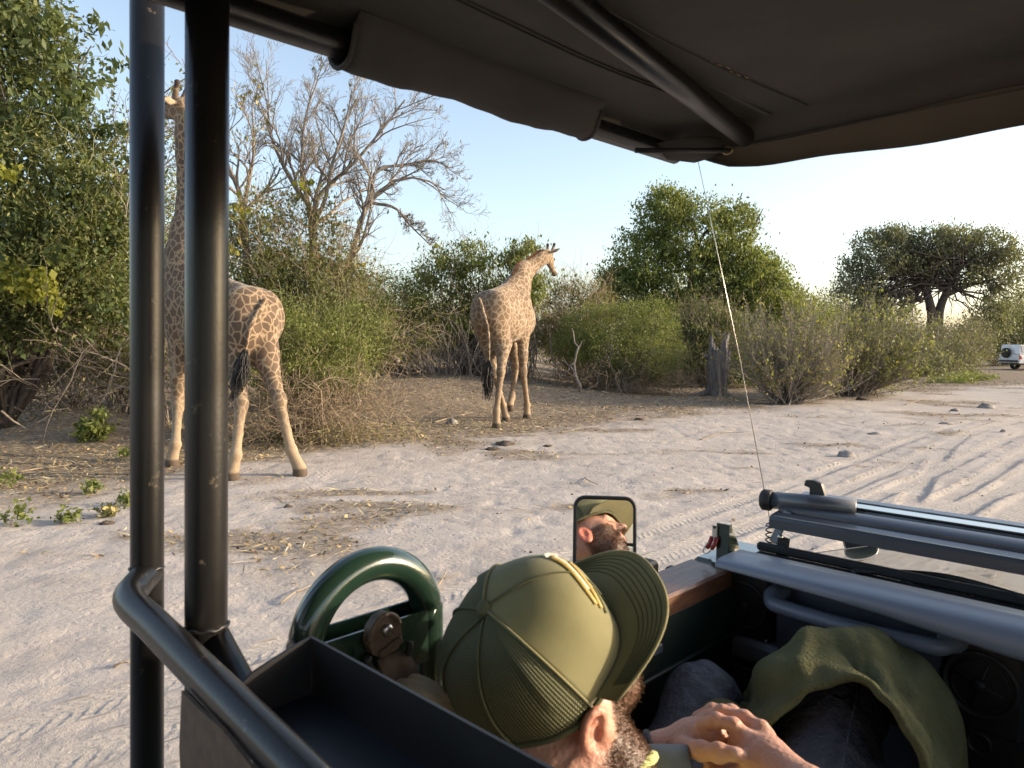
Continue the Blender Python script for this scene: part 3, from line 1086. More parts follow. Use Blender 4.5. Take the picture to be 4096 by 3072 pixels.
# green hedge in the middle distance
HG = 'green shrubs along the top of the earth rise'
shrub('green_shrub', 'low rounded green shrub behind the fallen grey branch', 'shrub', root(385, 366, 26),
      [blob(385, 300, 26, 1.7, 1.0, 1.0), blob(360, 320, 25.5, 1.4, 1, .9), blob(405, 325, 25.5, 1.4, 1, .9), blob(385, 345, 25, 1.8, .9, .6)], 26000, .08, L_FRESH, 480, .2, .45, nstem=50, twigs=500, twig_len=.6)
shrub('broadleaf_shrub', 'tall loose shrub with drooping broad leaves behind the walking giraffe', 'shrub', root(470, 366, 26),
      [blob(440, 275, 26, 1.1, .8, 1.1), blob(470, 262, 26.2, 1.0, .8, .9), blob(455, 310, 26, 1.7, 1, 1.0), blob(500, 300, 26, 1.3, .9, 1.0), blob(480, 335, 25.7, 1.9, .9, .8), blob(430, 335, 25.4, 1.2, .8, .8)],
      15000, .125, L_FRESH, 420, .2, .25, aspect=.4, droop=.6, nstem=90, stem_r=(.03, .006), twigs=1100, twig_len=.9, extra=[(300, .12, L_YELLOW, .6)])
shrub('sapling', 'upright sapling with drooping leaves rising beside the walking giraffe head', 'sapling', root(522, 366, 25.5),
      [blob(524, 256, 25.6, .75, .6, .6), blob(512, 268, 25.6, .6, .5, .6), blob(535, 282, 25.6, .6, .5, .6), blob(520, 300, 25.5, .7, .5, .9)], 4200, .13, L_FRESH, 130, .15, .2, aspect=.4, droop=.6, nstem=40, stem_r=(.025, .006), twigs=250)
shrub('yellowing_shrub', 'thin shrub with yellowing leaves and many stems beyond the giraffe neck', 'shrub', root(578, 366, 27),
      [blob(565, 300, 27, 1.0, .7, 1.1), blob(590, 300, 27, .9, .7, 1.0), blob(575, 335, 26.5, 1.5, .8, .9), blob(545, 330, 26.3, 1.1, .8, .9)], 6000, .10, L_DRY, 240, .18, .2, aspect=.45, droop=.5, nstem=120, stem_r=(.018, .005), stem_mat=TWIG_TAN, twigs=1400, twig_len=.9)
# dry stems and dead trunks below the hedge
b = root(455, 368, 24.6)
t = thing('dry_stems', 'dry brown stalks standing at the foot of the broad leaved shrub', 'stems', tuple(b))
n = 130
s0 = np.stack([rng.normal(-.8, 1.7, n), rng.normal(0, .3, n), np.full(n, -.1)], -1)
P, R = grow(s0, np.stack([rng.normal(0, .35, n), rng.normal(0, .2, n), np.ones(n)], -1), .8 + 1.4 * rng.random(n), .012 + .012 * rng.random(n), np.full(n, .006), 8, .16, 0)
V, Q = tubes(P, R, 4)
mb = MB().add(V, Q)
P, R = branch_off(P, R, 5, .2, 1, .7, .5, .7, 4, .2, .05)
V, Q = tubes(P, np.maximum(R, .006), 3)
mb.add(V, Q)
mb.build('stems', BARK_PALE, t, kind='stuff')
b = root(474, 364, 25.0)
t = thing('dead_trunks', 'pair of thick dark dead trunks behind the walking giraffe', 'dead trunk', tuple(b))
for dx, lean in ((-.25, -.1), (.12, .05), (.34, .2)):
    pts = spline([(dx - lean, 0, -.2), (dx, 0, .4), (dx + lean * .6, .05, .9), (dx + lean * 1.6, .1, 1.5)], 10)
    MB().add(*tube(pts, np.linspace(.19, .13, 10) * (1 + .12 * rng.normal(size=10)), 10)).build('trunk', BARK_DARK, t)

# rounded fine-leaved bush right of the walking giraffe
b = root(615, 392, 25.0)
t = shrub('round_bush', 'rounded fine leaved green bush between the giraffe and the grey stump', 'bush', b,
          [blob(600, 332, 25, 1.5, 1.1, .9), blob(635, 322, 25, 1.5, 1.1, .9), blob(655, 350, 24.7, 1.1, 1, .8), blob(575, 345, 25, .9, .9, .7), blob(618, 350, 24.5, 1.7, 1.0, .8), blob(640, 368, 24.5, 1.3, .9, .5)],
          42000, .06, L_FRESH, 1000, .13, .6, aspect=.4, nstem=110, stem_r=(.022, .004), stem_mat=BARK, twigs=700, twig_mat=TWIG_GREEN, twig_len=.4, base_r=.5)
n = 1800
s0 = np.stack([rng.normal(.1, 1.3, n), rng.normal(-.4, .5, n), rng.random(n) ** 1.4 * 1.0], -1)
P, R = grow(s0, rng.normal(size=(n, 3)) * np.array([1, .7, .8]), .3 + .6 * rng.random(n), .006 + .005 * rng.random(n), np.full(n, .003), 5, .25, -.02)
V, Q = tubes(P, R, 3)
obj('dry_twigs', mesh_data('dry_twigs', V, Q), TWIG_TAN, t, kind='stuff')
b = on_ground(580, 392)
t = thing('bare_sapling', 'pale bare forked sapling in front of the rounded bush', 'sapling', tuple(b))
Yb = b[1]
mb = MB()
for pts, r in (([at(580, 393, Yb), at(577, 378, Yb), at(574, 362, Yb), at(577, 350, Yb), at(574, 338, Yb), at(571, 328, Yb)], .05), ([at(577, 378, Yb), at(571, 368, Yb), at(564, 360, Yb)], .04), ([at(574, 362, Yb), at(566, 372, Yb), at(560, 376, Yb)], .03), ([at(577, 350, Yb), at(583, 340, Yb)], .03)):
    p = spline(pts, 12) - b
    p[1:] += rng.normal(0, .025, (11, 3))
    mb.add(*tube(p, np.linspace(r, r * .3, 12), 7))
mb.build('branches', BARK_PALE, t)

# big green tree wrapped in creepers
b = root(690, 362, 35)
shrub('creeper_tree', 'large tall green tree smothered in creepers standing above the grey stump', 'tree', b,
      [blob(665, 215, 35, 1.5, 1.4, 1.3), blob(700, 235, 35, 2.6, 1.8, 1.8), blob(735, 225, 35.2, 1.3, 1.2, 1.0), blob(640, 262, 35, 1.5, 1.3, 1.5), blob(690, 280, 34.6, 3.6, 1.9, 1.9),
       blob(735, 280, 34.5, 2.3, 1.6, 1.7), blob(640, 300, 34.6, 2.3, 1.6, 1.4), blob(765, 308, 34, 2.0, 1.4, 1.3), blob(700, 325, 33.8, 3.4, 1.6, 1.3), blob(612, 280, 35, .8, .8, 1.0), blob(752, 275, 34.4, 1.7, 1.3, 1.2), blob(772, 296, 34.0, 1.5, 1.2, 1.0), blob(800, 318, 33.5, 1.6, 1.1, .9), blob(620, 300, 34.8, 1.2, 1.1, 1.2), blob(668, 205, 35, 1.0, 1.0, .9)],
      78000, .13, L_FRESH, 2000, .21, .55, aspect=.5, droop=.5, nstem=40, stem_r=(.16, .02), stem_mat=BARK_DARK, extra=[(9000, .12, L_LIME, .5), (500, .15, L_YELLOW, .6)], stem_name='trunk', seed=3)
shrub('lime_bush', 'bright lime green feathery bush sloping down from the creeper tree', 'bush', root(790, 372, 32),
      [blob(778, 312, 32.5, 1.5, 1.1, 1.0), blob(803, 325, 32, 1.4, 1, 1.0), blob(832, 335, 31.5, 1.2, 1, 1.0), blob(760, 340, 32, 1.6, 1, .9), blob(840, 355, 31, 1.0, .9, .6)], 20000, .09, L_LIME, 520, .18, .5, aspect=.4, nstem=40, twigs=700)
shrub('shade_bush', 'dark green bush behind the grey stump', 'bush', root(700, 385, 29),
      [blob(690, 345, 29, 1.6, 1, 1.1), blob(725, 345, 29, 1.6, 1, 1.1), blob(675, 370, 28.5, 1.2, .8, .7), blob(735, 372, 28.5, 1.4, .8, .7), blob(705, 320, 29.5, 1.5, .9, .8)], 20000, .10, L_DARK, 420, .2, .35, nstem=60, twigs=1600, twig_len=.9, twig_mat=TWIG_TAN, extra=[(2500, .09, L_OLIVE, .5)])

# twiggy yellow-leaved bush beside the stump
b = on_ground(787, 404)
Yb = b[1]
t = thing('twiggy_bush', 'sprawling twiggy bush with small yellow green leaves beside the grey stump', 'bush', tuple(b))
n = 150
s0 = np.stack([rng.normal(0, .22, n), rng.normal(0, .18, n), np.zeros(n) - .03], -1)
dr = np.stack([rng.normal(.12, .55, n), rng.normal(0, .4, n), .55 + .4 * rng.random(n)], -1)
P, R = grow(s0, dr, 1.3 + 1.5 * rng.random(n), .014 + .014 * rng.random(n), np.full(n, .006), 9, .10, .02)
V, Q = tubes(P, R, 5)
mb = MB().add(V, Q)
allP = []
for k in range(2):
    P, R = branch_off(P, R, 5 if k == 0 else 4, .2, 1, .45, .45, .7, 5, .12, .05, .2)
    V, Q = tubes(P, np.maximum(R, .004), 3)
    mb.add(V, Q)
    allP.append(P[:, 1:].reshape(-1, 3))
mb.build('stems', BARK_PALE, t, kind='stuff')
A = np.concatenate(allP)
e = A[rng.integers(0, len(A), 7000)] + rng.normal(size=(7000, 3)) * .05
leaves('leaves', e, rng.random(7000), .06, L_DRY, t, .7, .3)
e = A[rng.integers(0, len(A), 1300)] + rng.normal(size=(1300, 3)) * .05
leaves('yellow_leaves', e, rng.random(1300) * .8, .07, L_YELLOW, t, .8, .3)
b = on_ground(850, 396)
t = thing('spreading_bush', 'spreading bush with green yellow leaves on thin stems by the open sand', 'bush', tuple(b))
n = 130
s0 = np.stack([rng.normal(0, .35, n), rng.normal(0, .2, n), np.zeros(n) - .03], -1)
dr = np.stack([rng.normal(0.25, .8, n), rng.normal(0, .4, n), .35 + .5 * rng.random(n)], -1)
P, R = grow(s0, dr, 1.6 + 1.8 * rng.random(n), .014 + .012 * rng.random(n), np.full(n, .006), 9, .1, .03)
V, Q = tubes(P, R, 5)
mb = MB().add(V, Q)
allP = []
for k in range(2):
    P, R = branch_off(P, R, 5 if k == 0 else 4, .2, 1, .5, .42, .7, 5, .12, .05, .15)
    V, Q = tubes(P, np.maximum(R, .004), 3)
    mb.add(V, Q)
    allP.append(P[:, 1:].reshape(-1, 3))
mb.build('stems', BARK, t, kind='stuff')
A = np.concatenate(allP)
e = A[rng.integers(0, len(A), 9500)] + rng.normal(size=(9500, 3)) * .06
leaves('leaves', e, rng.random(9500), .08, L_OLIVE, t, .7, .3)
e = A[rng.integers(0, len(A), 900)] + rng.normal(size=(900, 3)) * .05
leaves('yellow_leaves', e, rng.random(900) * .8, .08, L_YELLOW, t, .8, .3)

# flat-topped tree on the right, greyer, see-through crown and dark forked trunk
b = root(932, 352, 46)
t = thing('umbrella_tree', 'broad flat topped tree with dark forked trunk and sparse grey green crown', 'tree', tuple(b))
UB = [blob(878, 262, 46, 2.0, 1.9, 2.2), blob(896, 245, 46, 1.5, 1.6, 1.2), blob(930, 243, 46, 1.5, 1.6, 1.1), blob(955, 240, 46, 1.3, 1.5, 1.0), blob(988, 250, 46, 1.7, 1.8, 1.4), blob(1002, 272, 46, 1.2, 1.4, 2.0), blob(858, 292, 46, 1.6, 1.5, 2.2), blob(878, 318, 45.5, 2.2, 1.5, 1.6), blob(1006, 300, 46, 1.1, 1.2, 1.8), blob(868, 330, 45, 2.0, 1.3, 1.3), blob(990, 318, 45.6, 1.2, 1.2, 1.2), blob(915, 265, 46, 1.8, 1.4, 1.0), blob(965, 268, 46, 1.6, 1.4, 1.2)]
UB = [(c - b, r) for c, r in UB]
cc, p, tone = clump_points(UB, 1900, 46000, .24, .45, 5, .28)
leaves('crown', p, tone, .15, L_GREY, t, .5, .4)
f0 = at(932, 318, 46) - b
mb = MB()
for pts, r, r2 in (([(0, 0, -.2), f0 * .5 + np.array([-.2, 0, 0]), f0, at(925, 290, 46) - b, at(905, 268, 46) - b, at(880, 258, 46) - b], .42, .08), ([(.5, 0, -.2), at(938, 320, 46) - b, at(945, 295, 46) - b, at(958, 270, 46) - b, at(975, 255, 46) - b], .36, .07),
                   ([at(930, 310, 46) - b, at(928, 285, 46) - b, at(938, 258, 46) - b, at(945, 243, 46) - b], .24, .06), ([at(945, 295, 46) - b, at(970, 285, 46) - b, at(1000, 278, 46) - b], .2, .05), ([at(922, 300, 46) - b, at(895, 292, 46) - b, at(868, 290, 46) - b], .2, .05)):
    mb.add(*tube(spline(pts, 14), np.linspace(r, r2, 14), 9))
mb.build('trunk', BARK_DARK, t)
P, R = stems_to(np.array([at(925, 285, 46) - b, at(950, 285, 46) - b, at(905, 268, 46) - b, at(965, 265, 46) - b])[rng.integers(0, 4, 130)], cc[rng.integers(0, len(cc), 130)], .07, .015, 8, .1, .04)
V, Q = tubes(P, R, 4)
mb = MB().add(V, Q)
P, R = branch_off(P, R, 6, .2, 1, .8, .25, .7, 5, .2, -.03)
V, Q = tubes(P, np.maximum(R, .012), 3)
mb.add(V, Q)
mb.build('branches', BARK_DARK, t)
n = 260
s0 = cc[rng.integers(0, len(cc), n)]
P, R = grow(s0, np.tile([0, 0, -1.0], (n, 1)) + rng.normal(size=(n, 3)) * .3, .8 + 1.6 * rng.random(n), np.full(n, .016), np.full(n, .008), 6, .2, -.1)
V, Q = tubes(P, R, 3)
obj('hanging_vines', mesh_data('hanging_vines', V, Q), BARK, t)

# scrub between and behind
shrub('grey_bush', 'grey brown scrubby bush in front of the forked trunk', 'bush', root(930, 378, 40),
      [blob(900, 350, 40, 2.2, 1.4, 1.3), blob(940, 345, 40, 2.0, 1.4, 1.3), blob(925, 365, 38.5, 2.2, 1.2, .9), blob(880, 362, 39, 1.8, 1.2, .9), blob(955, 360, 40, 1.5, 1.1, .9), blob(960, 340, 42, 2.0, 1.2, 1.3), blob(972, 345, 42, 1.2, 1.0, 1.1), blob(900, 335, 42, 2.0, 1.2, 1.2)], 26000, .11, L_GREY, 420, .28, .35, nstem=90, stem_r=(.03, .008), twigs=2000, twig_len=1.1, stem_mat=BARK_PALE)
shrub('far_shrub', 'distant green shrub behind the white pickup truck', 'shrub', root(1000, 362, 62),
      [blob(985, 340, 62, 3.0, 1.8, 1.7), blob(1020, 325, 62, 2.6, 1.8, 2.2), blob(1050, 330, 62, 3.0, 1.8, 2.2), blob(1010, 350, 61, 3.0, 1.6, 1.0), blob(965, 348, 60, 2.0, 1.5, 1.2)], 20000, .16, L_OLIVE, 420, .36, .35, nstem=40, twigs=900, twig_len=1.4)
shrub('far_tree', 'distant olive tree crown rising beyond the broad flat topped tree', 'tree', root(1030, 350, 75),
      [blob(1030, 310, 75, 3.5, 2, 2.4), blob(1060, 300, 75, 3.5, 2, 3), blob(1010, 322, 75, 2.4, 2, 1.5)], 9000, .2, L_FRESH, 260, .4, .35, nstem=14, stem_r=(.2, .03), stem_name='trunk')
shrub('gap_bush', 'dark distant bush in the sky gap beside the broad flat topped tree', 'bush', root(825, 355, 50),
      [blob(830, 312, 50, 1.6, 1.3, 1.6), blob(815, 325, 50, 1.6, 1.3, 1.1), blob(845, 325, 49, 2.0, 1.4, 1.6), blob(800, 335, 48, 2, 1.3, 1.0), blob(860, 340, 48, 2, 1.3, 1.2)], 13000, .14, L_GREY, 300, .3, .35, nstem=30, twigs=700, twig_len=1.2)
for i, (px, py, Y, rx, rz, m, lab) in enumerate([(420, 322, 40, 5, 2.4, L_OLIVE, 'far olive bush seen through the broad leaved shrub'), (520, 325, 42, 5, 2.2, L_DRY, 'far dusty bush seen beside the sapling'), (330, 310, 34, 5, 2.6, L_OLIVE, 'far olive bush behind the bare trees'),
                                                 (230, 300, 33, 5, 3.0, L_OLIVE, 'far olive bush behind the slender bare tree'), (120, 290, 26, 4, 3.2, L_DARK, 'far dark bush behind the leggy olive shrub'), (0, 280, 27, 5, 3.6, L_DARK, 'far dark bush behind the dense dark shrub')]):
    p0 = at(px, py, Y)
    g = np.array([p0[0], Y, gz1(p0[0], Y)])
    shrub('far_bush', lab, 'bush', g, [(p0 + np.array([-rx * .5, 0, -.2]), (rx * .55, 1.5, rz)), (p0 + np.array([rx * .4, 0, -.4]), (rx * .6, 1.5, rz * .8)), (np.array([p0[0], Y, g[2] + .8]), (rx, 1.2, 1.0))], 9500, .13, m, 260, .32, .35, nstem=30, twigs=500, twig_len=1.0)
shrub('grass_clump', 'low green grassy patch on the ground near the white pickup', 'grass', on_ground(968, 380),
      [(on_ground(968, 380) + np.array([0, 0, .12]), (1.4, .8, .2)), (on_ground(950, 383) + np.array([0, 0, .1]), (1.2, .6, .16))], 2600, .12, L_FRESH, 200, .1, .2, aspect=.25, nstem=0)

# grey weathered stump
b = on_ground(717, 396)
t = thing('tree_stump', 'weathered grey split tree stump standing upright on bare ground', 'stump', tuple(b))
nth, nz = 56, 30
th = np.linspace(0, 2 * np.pi, nth, endpoint=False)
zz = np.linspace(-.1, 1, nz)
H = 1.95
TH, ZZ = np.meshgrid(th, zz)
rad = .31 + .12 * np.exp(-((ZZ + .02) / .12) ** 2) * (1 + .9 * np.cos(TH * 4 + 1)) + .05 * (ZZ - .5) + .045 * np.sin(TH * 7 + 3 * ZZ) + .03 * np.sin(TH * 17 + 5 * ZZ + 2 * np.sin(TH))
top = .80 + .12 * (fbm(np.cos(th) * 2.2 + 4, np.sin(th) * 2.2 + 2, seed=9) * 2 - 1) + .26 * (np.abs(((th + .4) % 2.1) - 1.0) < .14)
zs = np.where(ZZ > 0, ZZ * top[None], ZZ) * H
ctrx = .12 * zs * .5 - .05 * np.sin(zs * 1.5)
G = np.stack([ctrx + rad * np.cos(TH), rad * .8 * np.sin(TH), zs], -1)
G = np.concatenate([G, G[:, :1]], 1)
Gin = G[-1].copy()
Gin = Gin * np.array([.55, .55, 1]) + np.array([ctrx[-1].mean() * .45, 0, -.35])
G = np.concatenate([G, Gin[None], (Gin * np.array([.3, .3, 1]) + np.array([.05, 0, -.1]))[None]], 0)
wm = NT('weathered_wood')
co = wm.n('Mapping', {'Vector': wm.obco(), 'Scale': (9, 9, 0.7)}).outputs[0]
gr = wm.noise(3.0, 6, .65, co)
wm.set(Base_Color=wm.ramp(gr, [(.3, (.05, .045, .042)), (.5, (.20, .18, .17)), (.75, (.36, .33, .31))]), Roughness=.95, Normal=wm.bump(gr, 1.0, .05))
WOODGREY = wm.m
obj('stump_body', mesh_data('stump', *sheet(G)[:2]), WOODGREY, t)
MB().add(*tube(spline([(-.2, 0, .18), (-.5, -.05, .07), (-.85, -.1, .02), (-1.1, -.1, -.02)], 10), np.linspace(.13, .03, 10), 8)).build('root', WOODGREY, t)
MB().add(*tube(spline([(-.28, 0, 1.3), (-.42, -.05, 1.36), (-.5, -.05, 1.38)], 6), np.linspace(.06, .03, 6), 7)).build('branch_stub', WOODGREY, t)
# ------------------------------------------------------------------ giraffes
def giraffe_mat(name, dark, light, pale, sc):
    m = NT(name)
    co = m.attr('pc').outputs['Vector']
    lo = m.attr('low').outputs['Fac']
    wob = m.n('TexNoise', {'Vector': co, 'Scale': 9.0, 'Detail': 3.0}).outputs['Color']
    co2 = m.n('VectorMath', {0: co, 1: m.n('VectorMath', {0: wob, 'Scale': 0.085}, operation='SCALE').outputs[0]}, operation='ADD').outputs[0]
    v = m.n('TexVoronoi', {'Vector': co2, 'Scale': sc, 'Randomness': 0.9}, feature='DISTANCE_TO_EDGE').outputs['Distance']
    cell = m.n('TexVoronoi', {'Vector': co2, 'Scale': sc, 'Randomness': 0.9}).outputs['Color']
    fine = m.noise(55, 4, .65, co)
    edge = m.math('ADD', v, m.math('MULTIPLY', m.math('SUBTRACT', fine, .5), .10))
    patch = m.ramp(edge, [(.02, (0, 0, 0)), (.12, (1, 1, 1))])
    tone = m.mix(m.n('SeparateColor', {0: cell}).outputs[0], dark, tuple(k * 1.45 for k in dark))
    tone = m.mix(m.math('MULTIPLY', fine, .4), tone, tuple(k * .6 for k in dark))
    patch = m.math('MULTIPLY', patch, m.ramp(lo, [(.0, (1, 1, 1)), (.55, (.75, .75, .75)), (.85, (.42, .42, .42)), (1, (.14, .14, .14))]))
    base = m.mix(lo, light, pale)
    c = m.mix(patch, base, tone)
    c = m.mix(m.attr('drk').outputs['Fac'], c, (.045, .03, .022))
    m.set(Base_Color=c, Roughness=.75, Normal=m.bump(m.noise(90, 3, .6, co), .35, .01))
    m.b.inputs['Specular IOR Level'].default_value = .25
    m.b.inputs['Sheen Weight'].default_value = .15
    return m.m


HAIR_BLACK = simple('black_tail_hair', (.018, .015, .013), .7, 0, .4, 20)
MANE = simple('mane_hair', (.23, .10, .045), .8, 0, .35, 20)
HOOF = simple('hoof_horn', (.07, .055, .045), .7, 0, .3, 20)
EYE = simple('dark_eye', (.01, .008, .007), .12)


def giraffe(label, g, mat, h=.024):
    """g: joints in world coordinates"""
    pts = [np.asarray(g[k], float) for k in ('croup', 'withers', 'chest', 'hip', 'belly', 'poll', 'muzzle')] + list(g['neck']) + [p for lg in g['legs_front'] + g['legs_hind'] for p in lg] + list(g['tail'][:3])
    allp = np.array(pts)
    base = np.array([allp[:, 0].mean(), allp[:, 1].mean(), 0])
    base[2] = gz1(base[0], base[1])
    lo, hi = allp.min(0) - .6, allp.max(0) + .6
    lo[2] = min(lo[2], base[2] - .15)
    s = SDF(lo, hi, h)
    sc = g['r']
    side = norm(g['side'])
    croup, with_, chest, hip, belly = g['croup'], g['withers'], g['chest'], g['hip'], g['belly']
    fw = norm((with_ - croup) * np.array([1, 1, 0]))
    up = np.array([0, 0, 1.0])
    # trunk
    s.limb(croup - up * .42 * sc + fw * .05, with_ - up * .62 * sc - fw * .05, .37 * sc, .46 * sc, .12, (side, .82))
    s.limb(croup - up * .16 * sc, with_ - up * .22 * sc, .17 * sc, .20 * sc, .14, (side, .8))
    s.limb(hip + up * .05, belly, .33 * sc, .42 * sc, .12, (side, .85))
    s.limb(belly, chest, .42 * sc, .40 * sc, .14, (side, .8))
    s.limb(with_ - up * .25 * sc, chest + up * .15, .30 * sc, .36 * sc, .14, (side, .72))
    for sg in (-1, 1):
        s.ell(croup - up * .40 * sc + side * sg * .17 * sc - fw * .02, np.array([.30, .24, .40]) * sc, .14)
        s.ell(with_ - up * .65 * sc + side * sg * .20 * sc + fw * .05, np.array([.24, .18, .42]) * sc, .14)
    # neck
    nk = spline(g['neck'], 9)
    rr = np.interp(np.linspace(0, 1, 9), [0, .25, .6, 1], [.37, .27, .185, .15]) * sc * g.get('nk', 1.0)
    for i in range(8):
        s.limb(nk[i], nk[i + 1], rr[i], rr[i + 1], .09, (side if i < 4 else g['hside'], .72))
    # head
    poll, muz = g['poll'], g['muzzle']
    hd = norm(muz - poll)
    hs = norm(g['hside'])
    hu = norm(np.cross(hs, hd))
    if np.dot(hu, g['hup']) < 0:
        hu = -hu
    HL = np.linalg.norm(muz - poll)
    q = HL / .62
    s.limb(poll, poll + hd * .22 * q, .125 * q, .115 * q, .05, (hs, .85))
    s.limb(poll + hd * .2 * q - hu * .02, muz - hd * .05, .105 * q, .062 * q, .05, (hs, .8))
    s.ell(muz - hd * .03 - hu * .01, np.array([.075, .075, .075]) * q, .03)
    s.limb(poll + hd * .15 * q - hu * .09 * q, poll + hd * .42 * q - hu * .06 * q, .075 * q, .04 * q, .05)
    s.ell(poll + hd * .2 * q + hu * .09 * q, np.array([.07, .07, .06]) * q, .05)
    horn = []
    for sg in (-1, 1):
        a = poll + hd * .06 * q + hs * sg * .06 * q + hu * .08 * q
        b_ = a + (hu * .85 - hd * .5 + hs * sg * .12) * .27 * q
        s.limb(a, b_, .052 * q, .036 * q, .03)
        s.ell(b_, np.array([.046] * 3) * q, .012)
        horn.append(b_)
        e0 = poll - hd * .02 * q + hs * sg * .10 * q + hu * .02 * q
        ed = norm(hs * sg * .9 - hd * .25 + hu * g.get('earup', .25))
        ew = norm(np.cross(ed, hd))
        s.limb(e0, e0 + ed * .14 * q, .032 * q, .068 * q, .02, (hd, .5))
        s.limb(e0 + ed * .14 * q, e0 + ed * .28 * q, .068 * q, .014 * q, .015, (hd, .5))
        s.ell(poll + hd * .2 * q + hs * sg * .085 * q + hu * .045 * q, np.array([.035] * 3) * q, .03)
    # legs
    for lg in g['legs_front']:
        sh, kn, ft, foot = lg
        s.limb(sh, sh * .35 + kn * .65, .24 * sc, .125 * sc, .10, (side, .72))
        s.limb(sh * .35 + kn * .65, kn + (sh - kn) * .08, .125 * sc, .088 * sc, .05)
        s.ell(kn, np.array([.098, .098, .13]) * sc, .05)
        s.limb(kn, kn * .45 + ft * .55, .082 * sc, .060 * sc, .04)
        s.limb(kn * .45 + ft * .55, ft, .060 * sc, .068 * sc, .04)
        s.ell(ft, np.array([.082, .082, .085]) * sc, .03)
        s.limb(ft, foot + np.array([0, 0, .09]), .07 * sc, .085 * sc, .03)
        s.limb(foot + np.array([0, 0, .09]), foot + np.array([0, 0, .03]), .088 * sc, .10 * sc, .02)
    for lg in g['legs_hind']:
        hp, st, hk, ft, foot = lg
        s.limb(hp, st, .32 * sc, .21 * sc, .12, (side, .72))
        s.limb(st, st * .3 + hk * .7, .20 * sc, .095 * sc, .08)
        s.limb(st * .3 + hk * .7, hk, .095 * sc, .085 * sc, .05)
        s.ell(hk - fw * .015, np.array([.09, .09, .13]) * sc, .05)
        s.limb(hk, hk * .4 + ft * .6, .080 * sc, .060 * sc, .04)
        s.limb(hk * .4 + ft * .6, ft, .060 * sc, .068 * sc, .04)
        s.ell(ft, np.array([.08, .08, .085]) * sc, .03)
        s.limb(ft, foot + np.array([0, 0, .09]), .07 * sc, .085 * sc, .03)
        s.limb(foot + np.array([0, 0, .09]), foot + np.array([0, 0, .03]), .088 * sc, .10 * sc, .02)
    # tail
    tl = spline(g['tail'][:3], 8)
    for i in range(7):
        s.limb(tl[i], tl[i + 1], .045 * sc * (1 - .07 * i), .045 * sc * (1 - .07 * (i + 1)), .02)
    V, Q = s.mesh()
    V = relax(V, Q, 2, .5)
    # attributes: patch coordinates, pale lower legs, dark horn tips
    zg = V[:, 2] - base[2]
    low = smooth(1.75 * sc, .35 * sc, zg)
    inner = np.zeros(len(V))
    tl_d = np.min(np.linalg.norm(V[:, None, :] - tl[None], axis=2), 1) if len(V) < 200000 else np.ones(len(V))
    drk = np.zeros(len(V))
    for b_ in horn:
        drk = np.maximum(drk, smooth(.12 * q, .06 * q, np.linalg.norm(V - b_, axis=1)))
    for lg in g['legs_front'] + g['legs_hind']:
        f_ = np.asarray(lg[-1])
        drk = np.maximum(drk, .85 * smooth(.12, .085, V[:, 2] - f_[2]) * (np.linalg.norm(V - f_, axis=1) < .25))
    drk = np.maximum(drk, .75 * smooth(.14 * q, .05 * q, np.linalg.norm(V - muz, axis=1)))
    hdist = np.linalg.norm(V - (poll + hd * .2 * q), axis=1)
    low = np.maximum(low, .55 * smooth(.42 * q, .30 * q, hdist))
    drk = np.maximum(drk, .38 * smooth(.34 * q, .22 * q, hdist) * smooth(-.02, .06, (V - poll) @ hu))
    ear = np.zeros(len(V))
    for sg in (-1, 1):
        e1 = poll - hd * .02 * q + hs * sg * .10 * q + hu * .02 * q + norm(hs * sg * .9 - hd * .25 + hu * g.get('earup', .25)) * .13 * q
        ear = np.maximum(ear, smooth(.12 * q, .09 * q, np.linalg.norm(V - e1, axis=1)))
    low = np.maximum(low, ear)
    pc = V - base
    t = thing('giraffe', label, 'giraffe', tuple(base), 'giraffes by the track')
    obj('body', mesh_data('giraffe_body', V - base, Q, None, True, {'pc': pc * np.array([1, 1, .85]), 'low': low, 'drk': drk}), mat, t)
    # mane: short upright strip of hair along the back of the neck
    back = norm(np.cross(hs, norm(nk[-1] - nk[0])))
    if np.dot(back, fw) > 0:
        back = -back
    n = 2600
    u = rng.random(n)
    k = np.minimum((u * 8).astype(int), 7)
    fr = (u * 8 - k)[:, None]
    c = nk[k] * (1 - fr) + nk[k + 1] * fr
    r_ = np.interp(u, np.linspace(0, 1, 9), rr)[:, None]
    p0 = c + back * (r_ - .02) + side * rng.normal(0, .012, (n, 1))
    d_ = norm(back + norm(nk[-1] - nk[0]) * .3 + rng.normal(size=(n, 3)) * .15) * (.06 + .05 * rng.random((n, 1)))
    w_ = norm(np.cross(d_, rng.normal(size=(n, 3)))) * .006
    P = np.stack([p0 - w_, p0 + w_, p0 + d_], 1).reshape(-1, 3) - base
    obj('mane', mesh_data('mane', P, None, np.arange(n * 3).reshape(n, 3), False), MANE, t)
    # tail tuft
    n = 260
    e = np.asarray(g['tail'][2])
    t2 = np.asarray(g['tail'][3])
    A = e + rng.normal(size=(n, 3)) * .015
    B = e + (t2 - e) * (.45 + .6 * rng.random((n, 1))) + rng.normal(size=(n, 3)) * np.array([.045, .045, .03])
    P, R = stems_to(A - base, B - base, .011, .004, 6, 0.0, .02)
    V2, Q2 = tubes(P, R, 3)
    obj('tail_tuft', mesh_data('tail_tuft', V2, Q2), HAIR_BLACK, t)
    for sg in (-1, 1):
        MB().add(*lathe([(0.001, .026), (.014, .022), (.022, .013), (.026, 0), (.001, -.01)], poll + hd * .2 * q + hs * sg * .102 * q + hu * .05 * q - base, hs * sg, 12)).build('eye', EYE, t)
    return t


